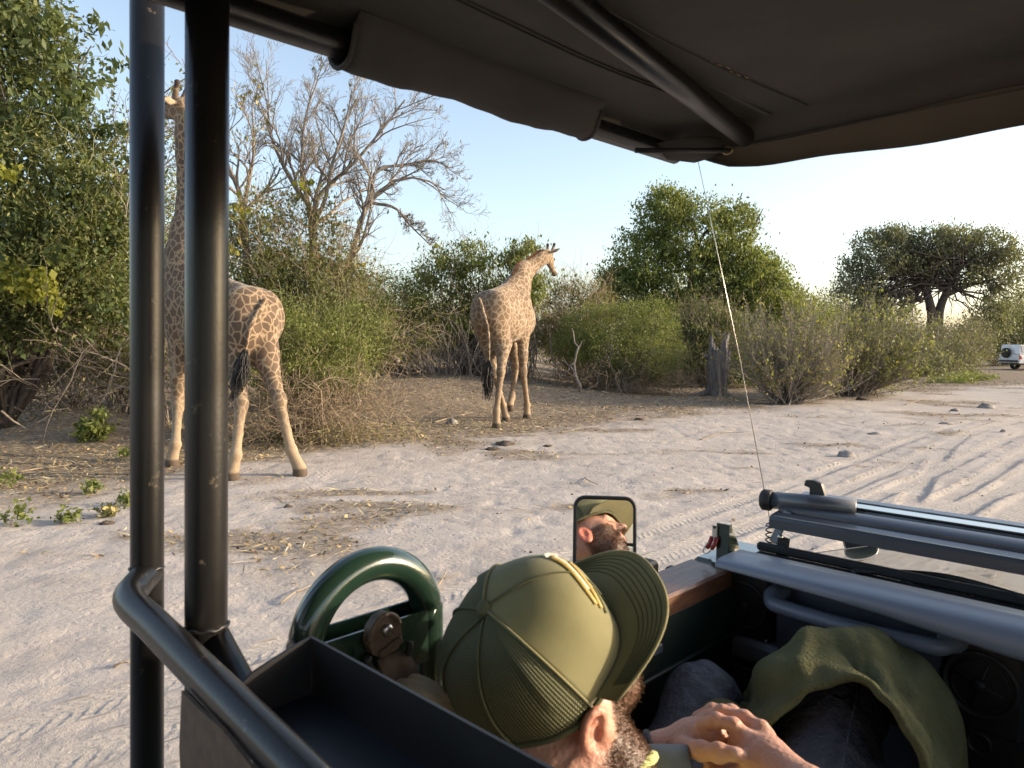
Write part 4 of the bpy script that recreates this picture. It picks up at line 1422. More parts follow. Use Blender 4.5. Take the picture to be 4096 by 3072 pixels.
GM1 = giraffe_mat('dark_patched_hide', (.085, .054, .034), (.29, .205, .125), (.31, .23, .15), 8.6)
GM2 = giraffe_mat('tan_patched_hide', (.130, .083, .048), (.32, .24, .16), (.29, .21, .135), 8.2)


def gpt(px, py, Y):
    return at(px, py, Y)


def foot(px, py, Y=None):
    p = on_ground(px, py) if Y is None else at(px, py, Y)
    return p


# stretching giraffe (left, partly behind the posts)
fh1 = on_ground(300, 475)
fh2 = on_ground(232, 479)
ff1 = on_ground(172, 466)
ff2 = on_ground(217, 461)
Yh, Yf = 10.9, 12.0
fw = norm(np.array([-.80, .60, 0]))
sd = np.array([-fw[1], fw[0], 0])
croup = at(250, 288, 10.85)
withers = croup + fw * 1.45 + np.array([0, 0, .42])
hipc = croup - np.array([0, 0, .55])
chest = withers + fw * .25 + np.array([0, 0, -.95])
belly = (hipc + chest) / 2 + np.array([0, 0, -.12])
hA = at(259, 330, 10.85)     # right haunch
hB = at(240, 333, 10.65)
poll = at(181, 106, 11.9)
hdir = norm(np.array([-.82, .50, -.05]))
g1 = dict(r=1.08, nk=1.25, croup=croup, withers=withers, chest=chest, hip=hipc, belly=belly, side=sd,
          neck=[withers + np.array([0, 0, -.5]) + fw * .1, withers + fw * .30 + np.array([0, 0, .15]), at(192, 205, 12.15), at(189, 155, 12.05), at(186, 118, 11.95)],
          poll=poll, muzzle=poll + hdir * .66, hside=np.array([-hdir[1], hdir[0], 0.0]), hup=np.array([0, 0, 1.0]), earup=-.1,
          legs_front=[(withers + fw * .1 + sd * .22 + np.array([0, 0, -.95]), at(178, 405, 11.6), ff1 + np.array([.06, 0, .33]), ff1), (withers + fw * .1 - sd * .22 + np.array([0, 0, -.95]), at(212, 400, 12.1), ff2 + np.array([.03, 0, .33]), ff2)],
          legs_hind=[(hA, at(264, 352, 10.75), at(279, 400, 10.4), fh1 + np.array([-.12, 0, .36]), fh1), (hB, at(236, 355, 10.65), at(241, 404, 10.3), fh2 + np.array([.06, 0, .34]), fh2)],
          tail=[croup - fw * .36 + np.array([0, 0, -.20]), at(251, 325, 10.38), at(245, 352, 10.4), at(236, 402, 10.3)])
giraffe('dark patched giraffe stretching its neck up into the leaves, hind legs spread', g1, GM1)

# walking giraffe (middle)
f1 = on_ground(496.5, 427.5)
f2 = on_ground(506, 421)
f3 = on_ground(527, 418)
f4 = on_ground(510, 409)
f4 = at(510, 409, 17.6)
fw = norm(np.array([.62, .78, 0]))
sd = np.array([-fw[1], fw[0], 0])
croup = at(491, 291, 16.7)
withers = at(513, 279, 17.75)
hipc = croup - np.array([0, 0, .55])
chest = withers + fw * .28 + np.array([0, 0, -1.0])
belly = (hipc + chest) / 2 + np.array([0, 0, -.10])
poll = at(547.5, 254, 18.6)
hdir = norm(at(555, 275, 18.95) - poll)
g2 = dict(r=1.06, croup=croup, withers=withers, chest=chest, hip=hipc, belly=belly, side=sd,
          neck=[withers + np.array([0, 0, -.5]) + fw * .1, withers + fw * .35 + np.array([0, 0, .12]), at(527, 270, 18.25), at(539, 260, 18.45), at(546, 256, 18.55)],
          poll=poll, muzzle=poll + hdir * .62, hside=norm(np.array([-.85, .5, .0])), hup=np.array([0, 0, 1.0]) - fw * .2, earup=.15,
          legs_front=[(withers + fw * .1 - sd * .22 + np.array([0, 0, -1.0]), at(523, 371, 17.6), f3 + np.array([0, .02, .33]), f3), (withers + fw * .05 + sd * .22 + np.array([0, 0, -1.0]), at(516, 366, 17.9), at(512, 397, 17.75), f4)],
          legs_hind=[(hipc - sd * .15 + np.array([0.02, 0, -.1]), hipc - sd * .2 + fw * .18 + np.array([0, 0, -.62]), at(501, 372, 16.3), f1 + np.array([0, .03, .36]), f1), (hipc + sd * .2 + np.array([0, 0, -.1]), hipc + sd * .2 + fw * .15 + np.array([0, 0, -.6]), at(494, 372, 16.75), f2 + np.array([-.06, .03, .36]), f2)],
          tail=[croup - fw * .40 + np.array([0, 0, -.2]), at(488, 330, 16.15), at(489, 362, 16.1), at(487.5, 398, 16.1)])
giraffe('tan patched giraffe walking away and lowering its neck, one foot lifted', g2, GM2)
# ------------------------------------------------------------------ the open safari vehicle (local axes: forward, left, up)
ZS = 2212 / 1024


def zp(x, y, **k):
    return veh(x / ZS, y / ZS, **k)


VEH = thing('safari_vehicle', 'open sided dark green safari vehicle with canvas roof and blue grey dashboard', 'vehicle', (0, 0, 0), None, math.radians(45))


def worn(name, col, wear, rough=.35, amount=.62, scale=14, coat=0.0, dust=0.0, spec=.5):
    m = NT(name)
    co = m.obco()
    n = m.noise(scale, 8, .7, co)
    f = m.ramp(n, [(amount, (0, 0, 0)), (amount + .05, (1, 1, 1))])
    c = m.mix(f, col, wear)
    d = m.noise(3.5, 5, .6, co)
    c = m.mix(m.math('MULTIPLY', d, dust), c, (.22, .18, .14))
    r = m.math('ADD', m.math('MULTIPLY', d, .25), rough - .1)
    m.set(Base_Color=c, Roughness=r, Normal=m.bump(m.noise(220, 3, .6, co), .12, .002))
    m.b.inputs['Coat Weight'].default_value = coat
    m.b.inputs['Specular IOR Level'].default_value = spec
    return m.m


M_PIPE = worn('black_pipe_paint', (.005, .0052, .006), (.10, .082, .06), .30, .63, 38, 0.0, .045, .40)
M_BLACK = worn('black_sheet_steel', (.012, .0125, .015), (.09, .07, .05), .4, .74, 18, 0, .04)
M_TRAY = worn('black_tray_sky_tint', (.014, .018, .030), (.05, .045, .04), .38, .75, 18, 0, .03)  # black steel tray; the blue of reflected sky is put into its colour
M_GREEN = worn('dark_green_paint', (.010, .030, .020), (.16, .13, .08), .2, .72, 22, .8, .05)
M_HOOD = worn('dusty_bonnet_paint', (.020, .040, .028), (.20, .18, .13), .16, .7, 7, 1.0, .14)
M_DOOR = worn('door_lining', (.006, .014, .011), (.03, .04, .035), .5, .75, 10, 0, .02)
M_DASH = worn('blue_grey_dash_plastic', (.145, .175, .235), (.19, .22, .28), .38, .7, 30, .15, .10)
M_DASH_LO = simple('dash_lower_plastic', (.055, .065, .09), .5, 0, .2, 12, .15, 200)
M_RUBBER = simple('black_rubber', (.012, .012, .013), .6, 0, .3, 20, .2, 90)
M_VENT = simple('vent_plastic', (.011, .011, .012), .45, 0, .2, 30)
M_STEEL = simple('bare_steel', (.52, .50, .46), .32, 1.0, .15, 30)
M_GUN = worn('grey_metal_frame', (.050, .058, .075), (.20, .18, .15), .28, .72, 24, .4, .10)
M_RED = simple('red_grip', (.22, .015, .015), .4)
M_BELT = simple('brown_webbing', (.155, .105, .075), .85, 0, .2, 60, .5, 500)
M_PLAS = worn('dusty_brown_plastic', (.10, .06, .035), (.36, .27, .17), .5, .56, 40, 0, .25)
M_SEAT = simple('sand_seat_canvas', (.36, .27, .16), .9, 0, .15, 14, .5, 260)
M_SEAT_GREY = simple('grey_seat_vinyl', (.15, .14, .14), .7, 0, .15, 14, .3, 260)
M_GLASS = NT('windscreen_glass')
M_GLASS.set(Base_Color=(.02, .025, .025, 1), Roughness=.06)
M_GLASS.b.inputs['Coat Weight'].default_value = 1.0
M_GLASS = M_GLASS.m
M_MIRROR = NT('mirror_glass')
M_MIRROR.set(Base_Color=(.86, .87, .88, 1), Roughness=M_MIRROR.math('ADD', M_MIRROR.math('MULTIPLY', M_MIRROR.noise(60, 4, .7, M_MIRROR.obco()), .03), 0.0), Metallic=1.0)
M_MIRROR = M_MIRROR.m

cm = NT('roof_canvas')
co = cm.obco()
wv = cm.math('MULTIPLY', cm.math('SINE', cm.math('MULTIPLY', cm.n('SeparateXYZ', {0: co}).outputs[0], 2600.0)), cm.math('SINE', cm.math('MULTIPLY', cm.n('SeparateXYZ', {0: co}).outputs[1], 2600.0)))
cn = cm.noise(5, 5, .6, co)
cc_ = cm.ramp(cn, [(.3, (.070, .064, .056)), (.7, (.105, .096, .084))])
cm.set(Base_Color=cc_, Roughness=.8, Normal=cm.bump(cm.math('ADD', cm.math('MULTIPLY', wv, .0003), cm.math('MULTIPLY', cn, .02)), .5, 1.0))
tr = cm.n('BsdfTranslucent', {0: cm.mix(.5, cc_, (.19, .165, .135))})
cm.t.links.new(cm.n('MixShader', {0: .22, 1: cm.b.outputs[0], 2: tr.outputs[0]}).outputs[0], cm.out.inputs[0])
M_CANVAS = cm.m
M_VALANCE = cm.m.copy()
M_VALANCE.name = 'valance_canvas'
for nd_ in M_VALANCE.node_tree.nodes:
    if nd_.type == 'MIX_SHADER':
        nd_.inputs[0].default_value = .5

wd = NT('varnished_hardwood')
wco = wd.n('Mapping', {'Vector': wd.obco(), 'Scale': (2.2, 26, 26)}).outputs[0]
wg = wd.noise(4, 7, .65, wco, .6)
wf = wd.noise(60, 4, .6, wd.n('Mapping', {'Vector': wd.obco(), 'Scale': (1, 9, 9)}).outputs[0])
wd.set(Base_Color=wd.mix(wd.math('MULTIPLY', wf, .55), wd.ramp(wg, [(.3, (.075, .032, .018)), (.52, (.17, .075, .038)), (.75, (.27, .135, .07))]), (.05, .022, .014)), Roughness=.42, Normal=wd.bump(wf, .25, .003))
wd.b.inputs['Coat Weight'].default_value = .25
M_WOOD = wd.m


def part(name, mat, *shapes, parent=None, smooth_shade=True, **props):
    mb = MB()
    for s in shapes:
        mb.add(*s)
    o = mb.build(name, mat, VEH if parent is None else parent, smooth_shade, **props)
    return o


def sharp(o, ang=40):
    o.data.polygons.foreach_set('use_smooth', np.ones(len(o.data.polygons), bool))
    try:
        o.data.set_sharp_from_angle(angle=math.radians(ang))
    except Exception:
        pass
    return o


def flatpart(name, mat, *shapes, parent=None, **props):
    return sharp(part(name, mat, *shapes, parent=parent, **props))


F_, L_, U_ = np.eye(3)

# --- posts and grab rails
p0, p1 = zp(318, 0, l=1.12), zp(318, 1659, l=1.12)
d = (p1 - p0)
post_o = part('outer_post', M_PIPE, tube([p0 - d * .02, p0 + d * .3, p0 + d * .7, p1 + d * .75], .0225, 24))
p0, p1 = zp(448, 0, l=.92), zp(445, 1659, l=.92)
d = (p1 - p0)
post_i = part('inner_post', M_PIPE, tube([p0 - d * .04, p0 + d * .3, p0 + d * .7, p1 + d * .9], .0255, 24))
r0, r1, r2 = zp(322, 1238, l=1.12), zp(272, 1290, f=.325), zp(640, 1659, f=.32)
rd = r2 - r1
pts = spline([r0, r0 * .45 + r1 * .55, r1 + rd * .035, r1 + rd * .25, r1 + rd * .6, r2, r1 + rd * 2.4], 46)
part('grab_rail', M_PIPE, tube(pts, .0205, 22))
w0 = zp(318, 1225, l=1.12)
part('weld_bead', M_BLACK, tube([w0 + .0225 * np.array([math.cos(a), math.sin(a), .05 * math.sin(9 * a)]) for a in np.linspace(2.6, 5.6, 22)], .0028, 6), parent=post_o)
a0 = zp(455, 1372, l=.92)
part('cross_rail', M_PIPE, tube([a0, a0 + np.array([.005, -.16, -.10]), a0 + np.array([.005, -.3, -.13]), a0 + np.array([.01, -1.7, -.13])], .022, 18))
w0 = zp(447, 1350, l=.92)
part('weld_bead', M_BLACK, tube([w0 + .0255 * np.array([math.cos(a), math.sin(a), .05 * math.sin(9 * a)]) for a in np.linspace(2.8, 5.8, 22)], .0028, 6), parent=post_i)

# --- black tray behind the front seats
c0, c1 = zp(645, 1358, l=.80), zp(1130, 1659, f=.452)
zt = (c0[2] + c1[2]) / 2
fr, bk, lft = .452, .335, .80
tray = flatpart('tray_floor', M_TRAY, box(((fr + bk) / 2, 0.0, zt - .072), (fr - bk, 1.602, .004)))
flatpart('tray_front_wall', M_BLACK, box((fr, 0.0, zt - .038), (.004, 1.6, .076)))
e0 = zp(520, 1430, l=lft)
flatpart('tray_end_wall', M_BLACK, extrude([(bk, zt - .076), (fr - .003, zt - .076), (fr - .003, zt), (fr - .02, zt - .003), (.40, zt - .012), (.375, zt - .02), (.345, zt - .04), (.31, zt - .06), (bk, zt - .065)], .004, (0, lft - .004, 0), F_, U_, L_))
flatpart('seat_back_panel', M_BLACK, box((.40, .0, 1.13), (.02, 1.66, .56)))
tg = [zp(x, y, f=.315) for x, y in ((430, 1480), (470, 1520), (520, 1560), (600, 1659), (640, 1700), (430, 1720), (425, 1600))]
flatpart('torn_flap', M_BELT, extrude([(p[1], p[2]) for p in tg], .004, (.30, 0, 0), L_, U_, -F_))

# --- seat belt hoop
hl = .885
hc, hr = .595, .105
ht = zp(790, 1222, l=hl)[2]
zc = ht - hr
arc = [(hc + hr * math.cos(a), hl, zc + hr * math.sin(a)) for a in np.linspace(math.pi, 0, 17)]
hoop = part('belt_hoop', M_GREEN, tube(spline([(hc - hr, hl, zc - .45), (hc - hr, hl, zc - .2)] + arc + [(hc + hr, hl, zc - .2), (hc + hr, hl, zc - .45)], 60), .0245, 22))
zb = zc - .018
flatpart('cross_plate', M_GREEN, box((hc, hl - .019, zb), (2 * hr - .03, .004, .078)), parent=hoop)
flatpart('cross_plate', M_GREEN, box((hc, hl + .019, zb + .006), (2 * hr - .03, .004, .078)), parent=hoop)
flatpart('cross_plate', M_GREEN, box((hc, hl, zb - .034), (2 * hr - .03, .034, .004)), parent=hoop)
bc = np.array(zp(822, 1362, l=hl - .03))
anchor = flatpart('belt_anchor', M_PLAS, extrude([(-.026, -.010), (-.022, .012), (-.010, .024), (.006, .027), (.020, .020), (.028, .006), (.030, -.012), (.024, -.030), (-.004, -.036), (-.020, -.026)], .016, bc + L_ * .006, F_, U_, -L_))
rimp = [bc - L_ * .010 + np.array([x_, 0, y_]) for x_, y_ in ((-.024, -.010), (-.020, .011), (-.009, .022), (.006, .025), (.019, .018), (.026, .006))]
part('anchor_rim', M_PLAS, tube(spline(rimp, 20), .0035, 7), parent=anchor)
part('bolt', M_STEEL, lathe([(.001, .008), (.008, .008), (.0095, .005), (.0095, -.004)], bc - L_ * .010 + np.array([.002, 0, .004]), -L_, 6), parent=anchor)
flatpart('slot_plate', M_PLAS, box(bc + np.array([.008, -.013, -.022]), (.040, .008, .010), rot_axes((1, 0, .35), (0, 1, 0)), .002), parent=anchor)
ring = [bc + np.array([.006 + .036 * math.cos(a), -.012, -.030 + .030 * math.sin(a)]) for a in np.linspace(.15, -3.3, 16)]
part('guide_ring', M_RUBBER, tube(ring, .0055, 10), parent=anchor)
s0 = bc + np.array([.014, -.016, -.050])
S = spline([s0 + np.array([0, .012, .012]), s0, s0 + np.array([.018, -.014, -.05]), s0 + np.array([.035, -.03, -.12]), s0 + np.array([.04, -.06, -.25])], 16)
G = np.stack([S + np.array([-.026, -.004, 0]), S + np.array([-.009, 0, 0]), S + np.array([.010, 0, 0]), S + np.array([.027, -.003, 0])], 1)
part('belt_strap', M_BELT, sheet(G, .002))

# --- door side: wood rail, lining, outer panel
rail = flatpart('wooden_rail', M_WOOD, box((1.03, .91, 1.335), (1.13, .115, .05), None, .006))
for f_ in (1.36, 1.02):
    part('screw', M_RUBBER, lathe([(.001, .001), (.006, .001), (.007, -.001)], (f_, .905, 1.361), U_, 10), parent=rail)
flatpart('door_lining', M_DOOR, box((1.08, .862, .97), (1.42, .02, .70), None, .004))
flatpart('door_ledge', M_DOOR, box((1.02, .846, 1.205), (1.2, .012, .012), None, .003))
hz = zp(1405, 1400, l=.852)
hd_ = flatpart('door_handle', M_VENT, box(hz + np.array([0, .004, 0]), (.09, .02, .055), None, .006))
flatpart('handle_lever', M_DASH_LO, box(hz + np.array([.0, -.008, -.005]), (.06, .008, .02), None, .003), parent=hd_)
flatpart('left_body_panel', M_GREEN, box((-.6, .985, .86), (4.0, .03, .84), None, .01))
flatpart('right_body_panel', M_GREEN, box((-.6, -.985, .90), (4.4, .03, .92), None, .01))
flatpart('right_door_lining', M_DOOR, box((1.0, -.862, 1.02), (1.25, .02, .66), None, .004))
flatpart('rear_body_panel', M_GREEN, box((-2.62, 0, .86), (.03, 1.94, .84), None, .01))
flatpart('cab_floor', M_BLACK, box((-.35, 0, .56), (4.5, 1.94, .04)))
flatpart('footwell_bulkhead', M_BLACK, box((1.74, 0, .88), (.02, 1.74, .64)))
flatpart('belt_plate', M_GREEN, box((.62, .92, 1.30), (.36, .10, .012), None, .003))

# --- seats
def cushion(name, c, s, mat, parent=None, tilt=0.0, bul=.03):
    n = 15
    u = np.linspace(-1, 1, n)
    A, B = np.meshgrid(u, u, indexing='ij')
    edge = (1 - A ** 6) * (1 - B ** 6)
    rot = rot_axes((math.cos(tilt), 0, math.sin(tilt)), (0, 1, 0))
    mb = MB()
    tp = np.stack([A * s[0] / 2 * (1 - .04 * (1 - edge)), B * s[1] / 2 * (1 - .04 * (1 - edge)), s[2] / 2 * (edge ** .35) + bul * (1 - A * A) * (1 - B * B) + .003 * np.sin(A * 14)], -1)
    bt = tp * np.array([1, 1, -1])
    for g_, fl in ((tp, False), (bt, True)):
        V, Q, _ = sheet(g_)
        mb.add(V @ rot.T + np.asarray(c), Q[:, ::-1] if not fl else Q)
    return mb.build(name, mat, parent or VEH)


ps = cushion('passenger_seat', (.88, .47, .86), (.55, .52, .16), M_SEAT, None, .12)
cushion('seat_back', (.57, .50, 1.03), (.46, .52, .13), M_SEAT, None, 1.8, .02)
cushion('seat_shoulder', zp(905, 1545, l=.78) + np.array([0, 0, -.035]), (.11, .13, .12), M_SEAT, None, .15, .02)
cushion('driver_seat', (.88, -.45, .86), (.55, .52, .16), M_SEAT, None, .12)
cushion('driver_seat_back', (.57, -.45, 1.15), (.62, .52, .13), M_SEAT, None, 1.8, .02)
cushion('driver_headrest', (.49, -.45, 1.55), (.18, .28, .09), M_SEAT, None, 1.8, .01)
cushion('rear_bench', (-.45, 0, 1.0), (.5, 1.6, .14), M_SEAT_GREY, None, .08)
cushion('rear_bench_back', (-.75, 0, 1.28), (.5, 1.6, .12), M_SEAT_GREY, None, 1.75, .01)
cushion('third_bench_back', (-1.75, 0, 1.4), (.5, 1.6, .12), M_SEAT_GREY, None, 1.75, .01)

# --- dashboard
DL, DR = .845, -.86


def lateral(profile, l0, l1, n=2, wob=0.0):
    """profile (f,z) swept sideways"""
    pr = np.asarray(profile, float)
    ls = np.linspace(l0, l1, n)
    G = np.stack([np.stack([pr[:, 0], np.full(len(pr), q), pr[:, 1]], -1) for q in ls], 0)
    V, Q, _ = sheet(G)
    T = []
    m = len(pr)
    c0 = len(V)
    V = np.concatenate([V, [[pr[:, 0].mean(), l0, pr[:, 1].mean()], [pr[:, 0].mean(), l1, pr[:, 1].mean()]]])
    j = np.arange(m - 1)
    T = np.concatenate([np.stack([np.full(m - 1, c0), j, j + 1], -1), np.stack([np.full(m - 1, c0 + 1), (n - 1) * m + j + 1, (n - 1) * m + j], -1)])
    return V, Q, T


nose = [(1.66, 1.345), (1.60, 1.350), (1.545, 1.352), (1.515, 1.357), (1.503, 1.366), (1.500, 1.377), (1.508, 1.388), (1.523, 1.398), (1.55, 1.402), (1.59, 1.402), (1.615, 1.398), (1.622, 1.388), (1.625, 1.345), (1.66, 1.345)]
nose = [(1.66, 1.335), (1.56, 1.338), (1.52, 1.341), (1.506, 1.346), (1.499, 1.356), (1.499, 1.372), (1.503, 1.388), (1.512, 1.397), (1.528, 1.402), (1.57, 1.404), (1.612, 1.403), (1.620, 1.396), (1.624, 1.335), (1.66, 1.335)]
pr = np.array(nose)
lsd = np.linspace(DL, DR, 40)
wd_ = np.interp(lsd, [-.9, .0, .27, .5, .70, .845], [1.0, 1.0, .98, .62, .46, .38])
G = np.stack([np.stack([pr[:, 0], np.full(len(pr), q_), 1.404 - w_ * (1.404 - pr[:, 1])], -1) for q_, w_ in zip(lsd, wd_)], 0)
Vd, Qd, _ = sheet(G)
cap_i = len(Vd)
Vd = np.concatenate([Vd, [G[0].mean(0)]])
Td = np.stack([np.full(len(pr) - 1, cap_i), np.arange(len(pr) - 1), np.arange(1, len(pr))], -1)
dash = sharp(part('dash_top_pad', M_DASH, (Vd, Qd, Td)), 50)
flatpart('dash_face', M_DASH_LO, box((1.665, 0, 1.125), (.05, 1.69, .50)))
FV = 1.615
for (x, y, w_, h_, nm) in ((1610, 1306, .13, .165, 'left'), (2118, 1478, .15, .20, 'centre')):
    c = zp(x, y, f=FV)
    bz = flatpart('air_vent', M_VENT, box((FV + .012, c[1], c[2]), (.03, w_, h_), None, .012))
    R_ = w_ * .40
    part('vent_ring', M_RUBBER, lathe([(R_ + .006, -.002), (R_ + .006, .004), (R_, .006), (R_ - .004, .001), (R_ - .008, -.012), (.001, -.014)], (FV - .004, c[1], c[2]), -F_, 28), parent=bz)
    for rr_ in ((.82, .62, .42) if nm == 'left' else (.80,)):
        a = np.linspace(0, 2 * np.pi, 29)
        part('vent_vane', M_VENT, tube(np.stack([np.full(29, FV - .006), c[1] + R_ * rr_ * np.cos(a), c[2] + R_ * rr_ * np.sin(a)], -1), .0016, 6, False), parent=bz)
    for k in range(3 if nm == 'left' else 2):
        a = k * math.pi / (3 if nm == 'left' else 2) + .3
        dv = np.array([0, math.cos(a), math.sin(a)]) * R_ * .85
        part('vent_spoke', M_VENT, tube([np.array([FV - .006, c[1], c[2]]) - dv, np.array([FV - .006, c[1], c[2]]) + dv], .0016, 6), parent=bz)
    part('vent_hub', M_RUBBER, lathe([(.001, .006), (.010, .005), (.012, 0), (.012, -.01)], (FV - .008, c[1], c[2]), -F_, 14), parent=bz)
    for sy, sz in ((-1, -1), (1, -1), (-1, 1), (1, 1)):
        part('screw', M_STEEL if nm == 'left' else M_RUBBER, lathe([(.001, .001), (.0035, .001), (.004, -.002)], (FV - .003, c[1] + sy * w_ * .42, c[2] + sz * h_ * .44), -F_, 8), parent=bz)
# glove box and lower panels
gl0, gl1 = zp(1668, 1450, f=FV)[1], zp(2045, 1500, f=FV)[1]
flatpart('glove_box', M_DASH_LO, box((FV + .012, (gl0 + gl1) / 2, 1.20), (.03, abs(gl0 - gl1) - .01, .17), None, .008))
lc = zp(1605, 1398, f=FV)
flatpart('lower_panel', M_DASH, box((FV + .006, .80, lc[2] + .0), (.05, .135, .055), None, .012))
for k in range(6):
    flatpart('panel_rib', M_DASH_LO, box((FV + .006, .80, lc[2] - .045 - .012 * k), (.04, .125, .006), None, .002))
flatpart('lower_panel', M_DASH, box((FV + .006, gl0 - .15, zp(1720, 1470, f=FV)[2]), (.05, .30, .035), None, .01))
flatpart('centre_stack', M_VENT, box((FV + .02, .28, 1.02), (.06, .30, .26), None, .01))
ck = zp(2118, 1600, f=FV)
part('socket_ring', M_RUBBER, lathe([(.022, 0), (.022, .004), (.018, .005), (.016, -.006), (.001, -.008)], ck - F_ * .012, -F_, 20))
# grab handle on the dash
h0, h1 = zp(1652, 1300, f=1.55), zp(2040, 1412, f=1.55)
hz_ = (h0[2] + h1[2]) / 2
hp = [(1.63, h0[1], hz_ + .008), (1.59, h0[1] - .002, hz_ + .006), (1.565, h0[1] - .012, hz_ + .002), (1.556, h0[1] - .04, hz_), (1.553, (h0[1] + h1[1]) / 2, hz_ - .003), (1.556, h1[1] + .045, hz_), (1.567, h1[1] + .012, hz_), (1.595, h1[1] + .002, hz_ + .004), (1.63, h1[1], hz_ + .006)]
hs_ = spline(hp, 50)
hw = np.interp(np.linspace(0, 1, 50), [0, .12, .2, .8, .88, 1], [.024, .024, .018, .018, .026, .028])
handle = part('dash_grab_handle', M_DASH, tube(hs_, hw, 16, True, (U_, .92)))
for dz in (.006, .010, .014):
    q0, q1 = hs_[11].copy(), hs_[38].copy()
    o_ = np.array([-.0145 + dz * .35, 0, dz])
    part('grip_groove', M_DASH_LO, tube([q0 + o_, (hs_[25]) + o_, q1 + o_], .0011, 6), parent=handle)
# steering wheel side of the dash stays outside the picture
flatpart('cowl_recess', M_RUBBER, box((1.665, 0, 1.378), (.08, 1.68, .008)))
flatpart('screen_seal', M_RUBBER, box((1.712, 0, 1.392), (.018, 1.70, .022), None, .006))
cowl = flatpart('cowl_panel', M_HOOD, lateral([(1.722, 1.36), (1.80, 1.352), (1.86, 1.335), (1.88, 1.30), (1.722, 1.30), (1.722, 1.36)], .93, -.93, 2))
flatpart('left_cowl_corner', M_HOOD, box((1.70, .90, 1.352), (.22, .12, .03), None, .01))
# louvre slots
lv0, lv1 = zp(2030, 1278, z=1.362), zp(2212, 1321, z=1.362)
nl = 20
base_l, step_l = lv0[1], (lv1[1] - lv0[1]) / 11
lm = None
for k in range(nl):
    v, q, t_ = box((0, 0, 0), (.045, .007, .008), rot_axes((.9, .35, 0), (-.35, .9, 0)), .002)
    if lm is None:
        lm = mesh_data('louvre', v, q, t_, False)
        lm.materials.append(simple('pale_louvre', (.42, .40, .33), .35))
    o = bpy.data.objects.new('louvre', lm)
    COL.objects.link(o)
    o.parent = VEH
    o.location = (1.765, base_l + step_l * k, 1.364)
    if k > 17:
        break
# bonnet: sloping down towards the front, raised in the middle
fs = np.linspace(1.86, 3.15, 14)
ls = np.array([.985, .975, .95, .80, .62, .58, .54, .3, 0, -.3, -.54, -.58, -.62, -.80, -.95, -.975, -.985])
zz = np.interp(fs, [1.86, 2.16, 3.04, 3.15], [1.30, 1.25, 1.119, 1.10])
prof = np.array([-.06, -.012, 0, .012, .018, .032, .038, .046, .05, .046, .038, .032, .018, .012, 0, -.012, -.06])
G = np.zeros((14, len(ls), 3))
G[:, :, 0] = fs[:, None]
G[:, :, 1] = ls[None]
G[:, :, 2] = zz[:, None] + prof[None]
bonnet = sharp(part('bonnet', M_HOOD, sheet(G)), 35)
flatpart('left_wing', M_GREEN, box((2.5, .975, .93), (1.35, .05, .40), None, .01))
flatpart('right_wing', M_GREEN, box((2.5, -.975, .93), (1.35, .05, .40), None, .01))
flatpart('grille_panel', M_GREEN, box((3.16, 0, .85), (.05, 1.9, .5), None, .01))
part('wing_trim', M_RUBBER, tube([(1.9, .99, 1.262 + .0), (2.16, .99, 1.232), (3.04, .99, 1.101), (3.14, .99, 1.086)], .008, 8))
# wipers
wp = M_RUBBER
arms = [([zp(2010, 1292, z=1.372), zp(1900, 1262, z=1.378), zp(1840, 1245, z=1.385), zp(1760, 1222, z=1.382)], .005), ([zp(1700, 1196, z=1.384), zp(1770, 1212, z=1.384), zp(1850, 1228, z=1.384), zp(1935, 1246, z=1.384), zp(2020, 1290, z=1.374)], .004),
        ([zp(1850, 1235, z=1.39), zp(1950, 1236, z=1.39), zp(2060, 1248, z=1.395), zp(2212, 1290, z=1.40), zp(2400, 1345, z=1.40)], .006), ([zp(2060, 1250, z=1.385), zp(2212, 1312, z=1.372), zp(2420, 1395, z=1.372)], .008)]
for pts, r in arms:
    part('wiper_arm', wp, tube(spline(pts, 18), r, 8))
part('wiper_pivot', wp, lathe([(.001, .012), (.011, .010), (.014, 0), (.015, -.02)], zp(1852, 1240, z=1.378), U_, 14))
# fender mirror seen over the wing
fm_c = veh(860, 541, l=1.03)
fm = part('wing_mirror', M_RUBBER, lathe([(.001, -.035), (.03, -.034), (.052, -.022), (.060, -.004), (.060, .006), (.054, .008), (.001, .009)], fm_c, norm(np.array([-1, -.35, .1])), 26))
part('mirror_stalk', M_RUBBER, tube([fm_c, fm_c + np.array([.05, -.03, -.05]), fm_c + np.array([.06, -.06, -.12])], .008, 8), parent=fm)
part('mirror_rim', M_STEEL, tube([fm_c + norm(np.array([-1, -.35, .1])) * .008 + .058 * (math.cos(a) * norm(np.array([-.35, 1, 0])) + math.sin(a) * U_) for a in np.linspace(0, 6.283, 25)], .003, 6, False), parent=fm)

# --- folded windscreen frame lying above the cowl
zf = 1.475
lw0, lw1 = .835, -.84
fp = [(1.700, -.030), (1.699, -.008), (1.706, .000), (1.736, .004), (1.742, -.004), (1.747, -.004), (1.748, .010), (1.755, .016), (1.796, .019), (1.802, .012), (1.808, .008), (1.814, .010), (1.817, .020), (1.866, .024), (1.870, .016), (1.876, .016), (1.879, .028), (1.904, .030), (1.909, .022), (1.910, -.008), (1.80, -.020), (1.700, -.030)]
frame = flatpart('folded_screen_frame', M_GUN, lateral([(q_[0], zf + q_[1]) for q_ in fp], lw0 - .02, lw1, 2))
flatpart('screen_glass', M_GLASS, box((1.842, -.03, zf + .0245), (.044, 1.56, .004)), parent=frame)
flatpart('frame_gasket', M_RUBBER, box((1.811, -.01, zf + .011), (.006, 1.60, .006)), parent=frame)
part('frame_bead', M_STEEL, tube([(1.705, lw0 - .03, zf + .0005), (1.705, lw1, zf + .0005)], .0012, 5), parent=frame)
e0 = zp(1666, 1081, f=1.762)
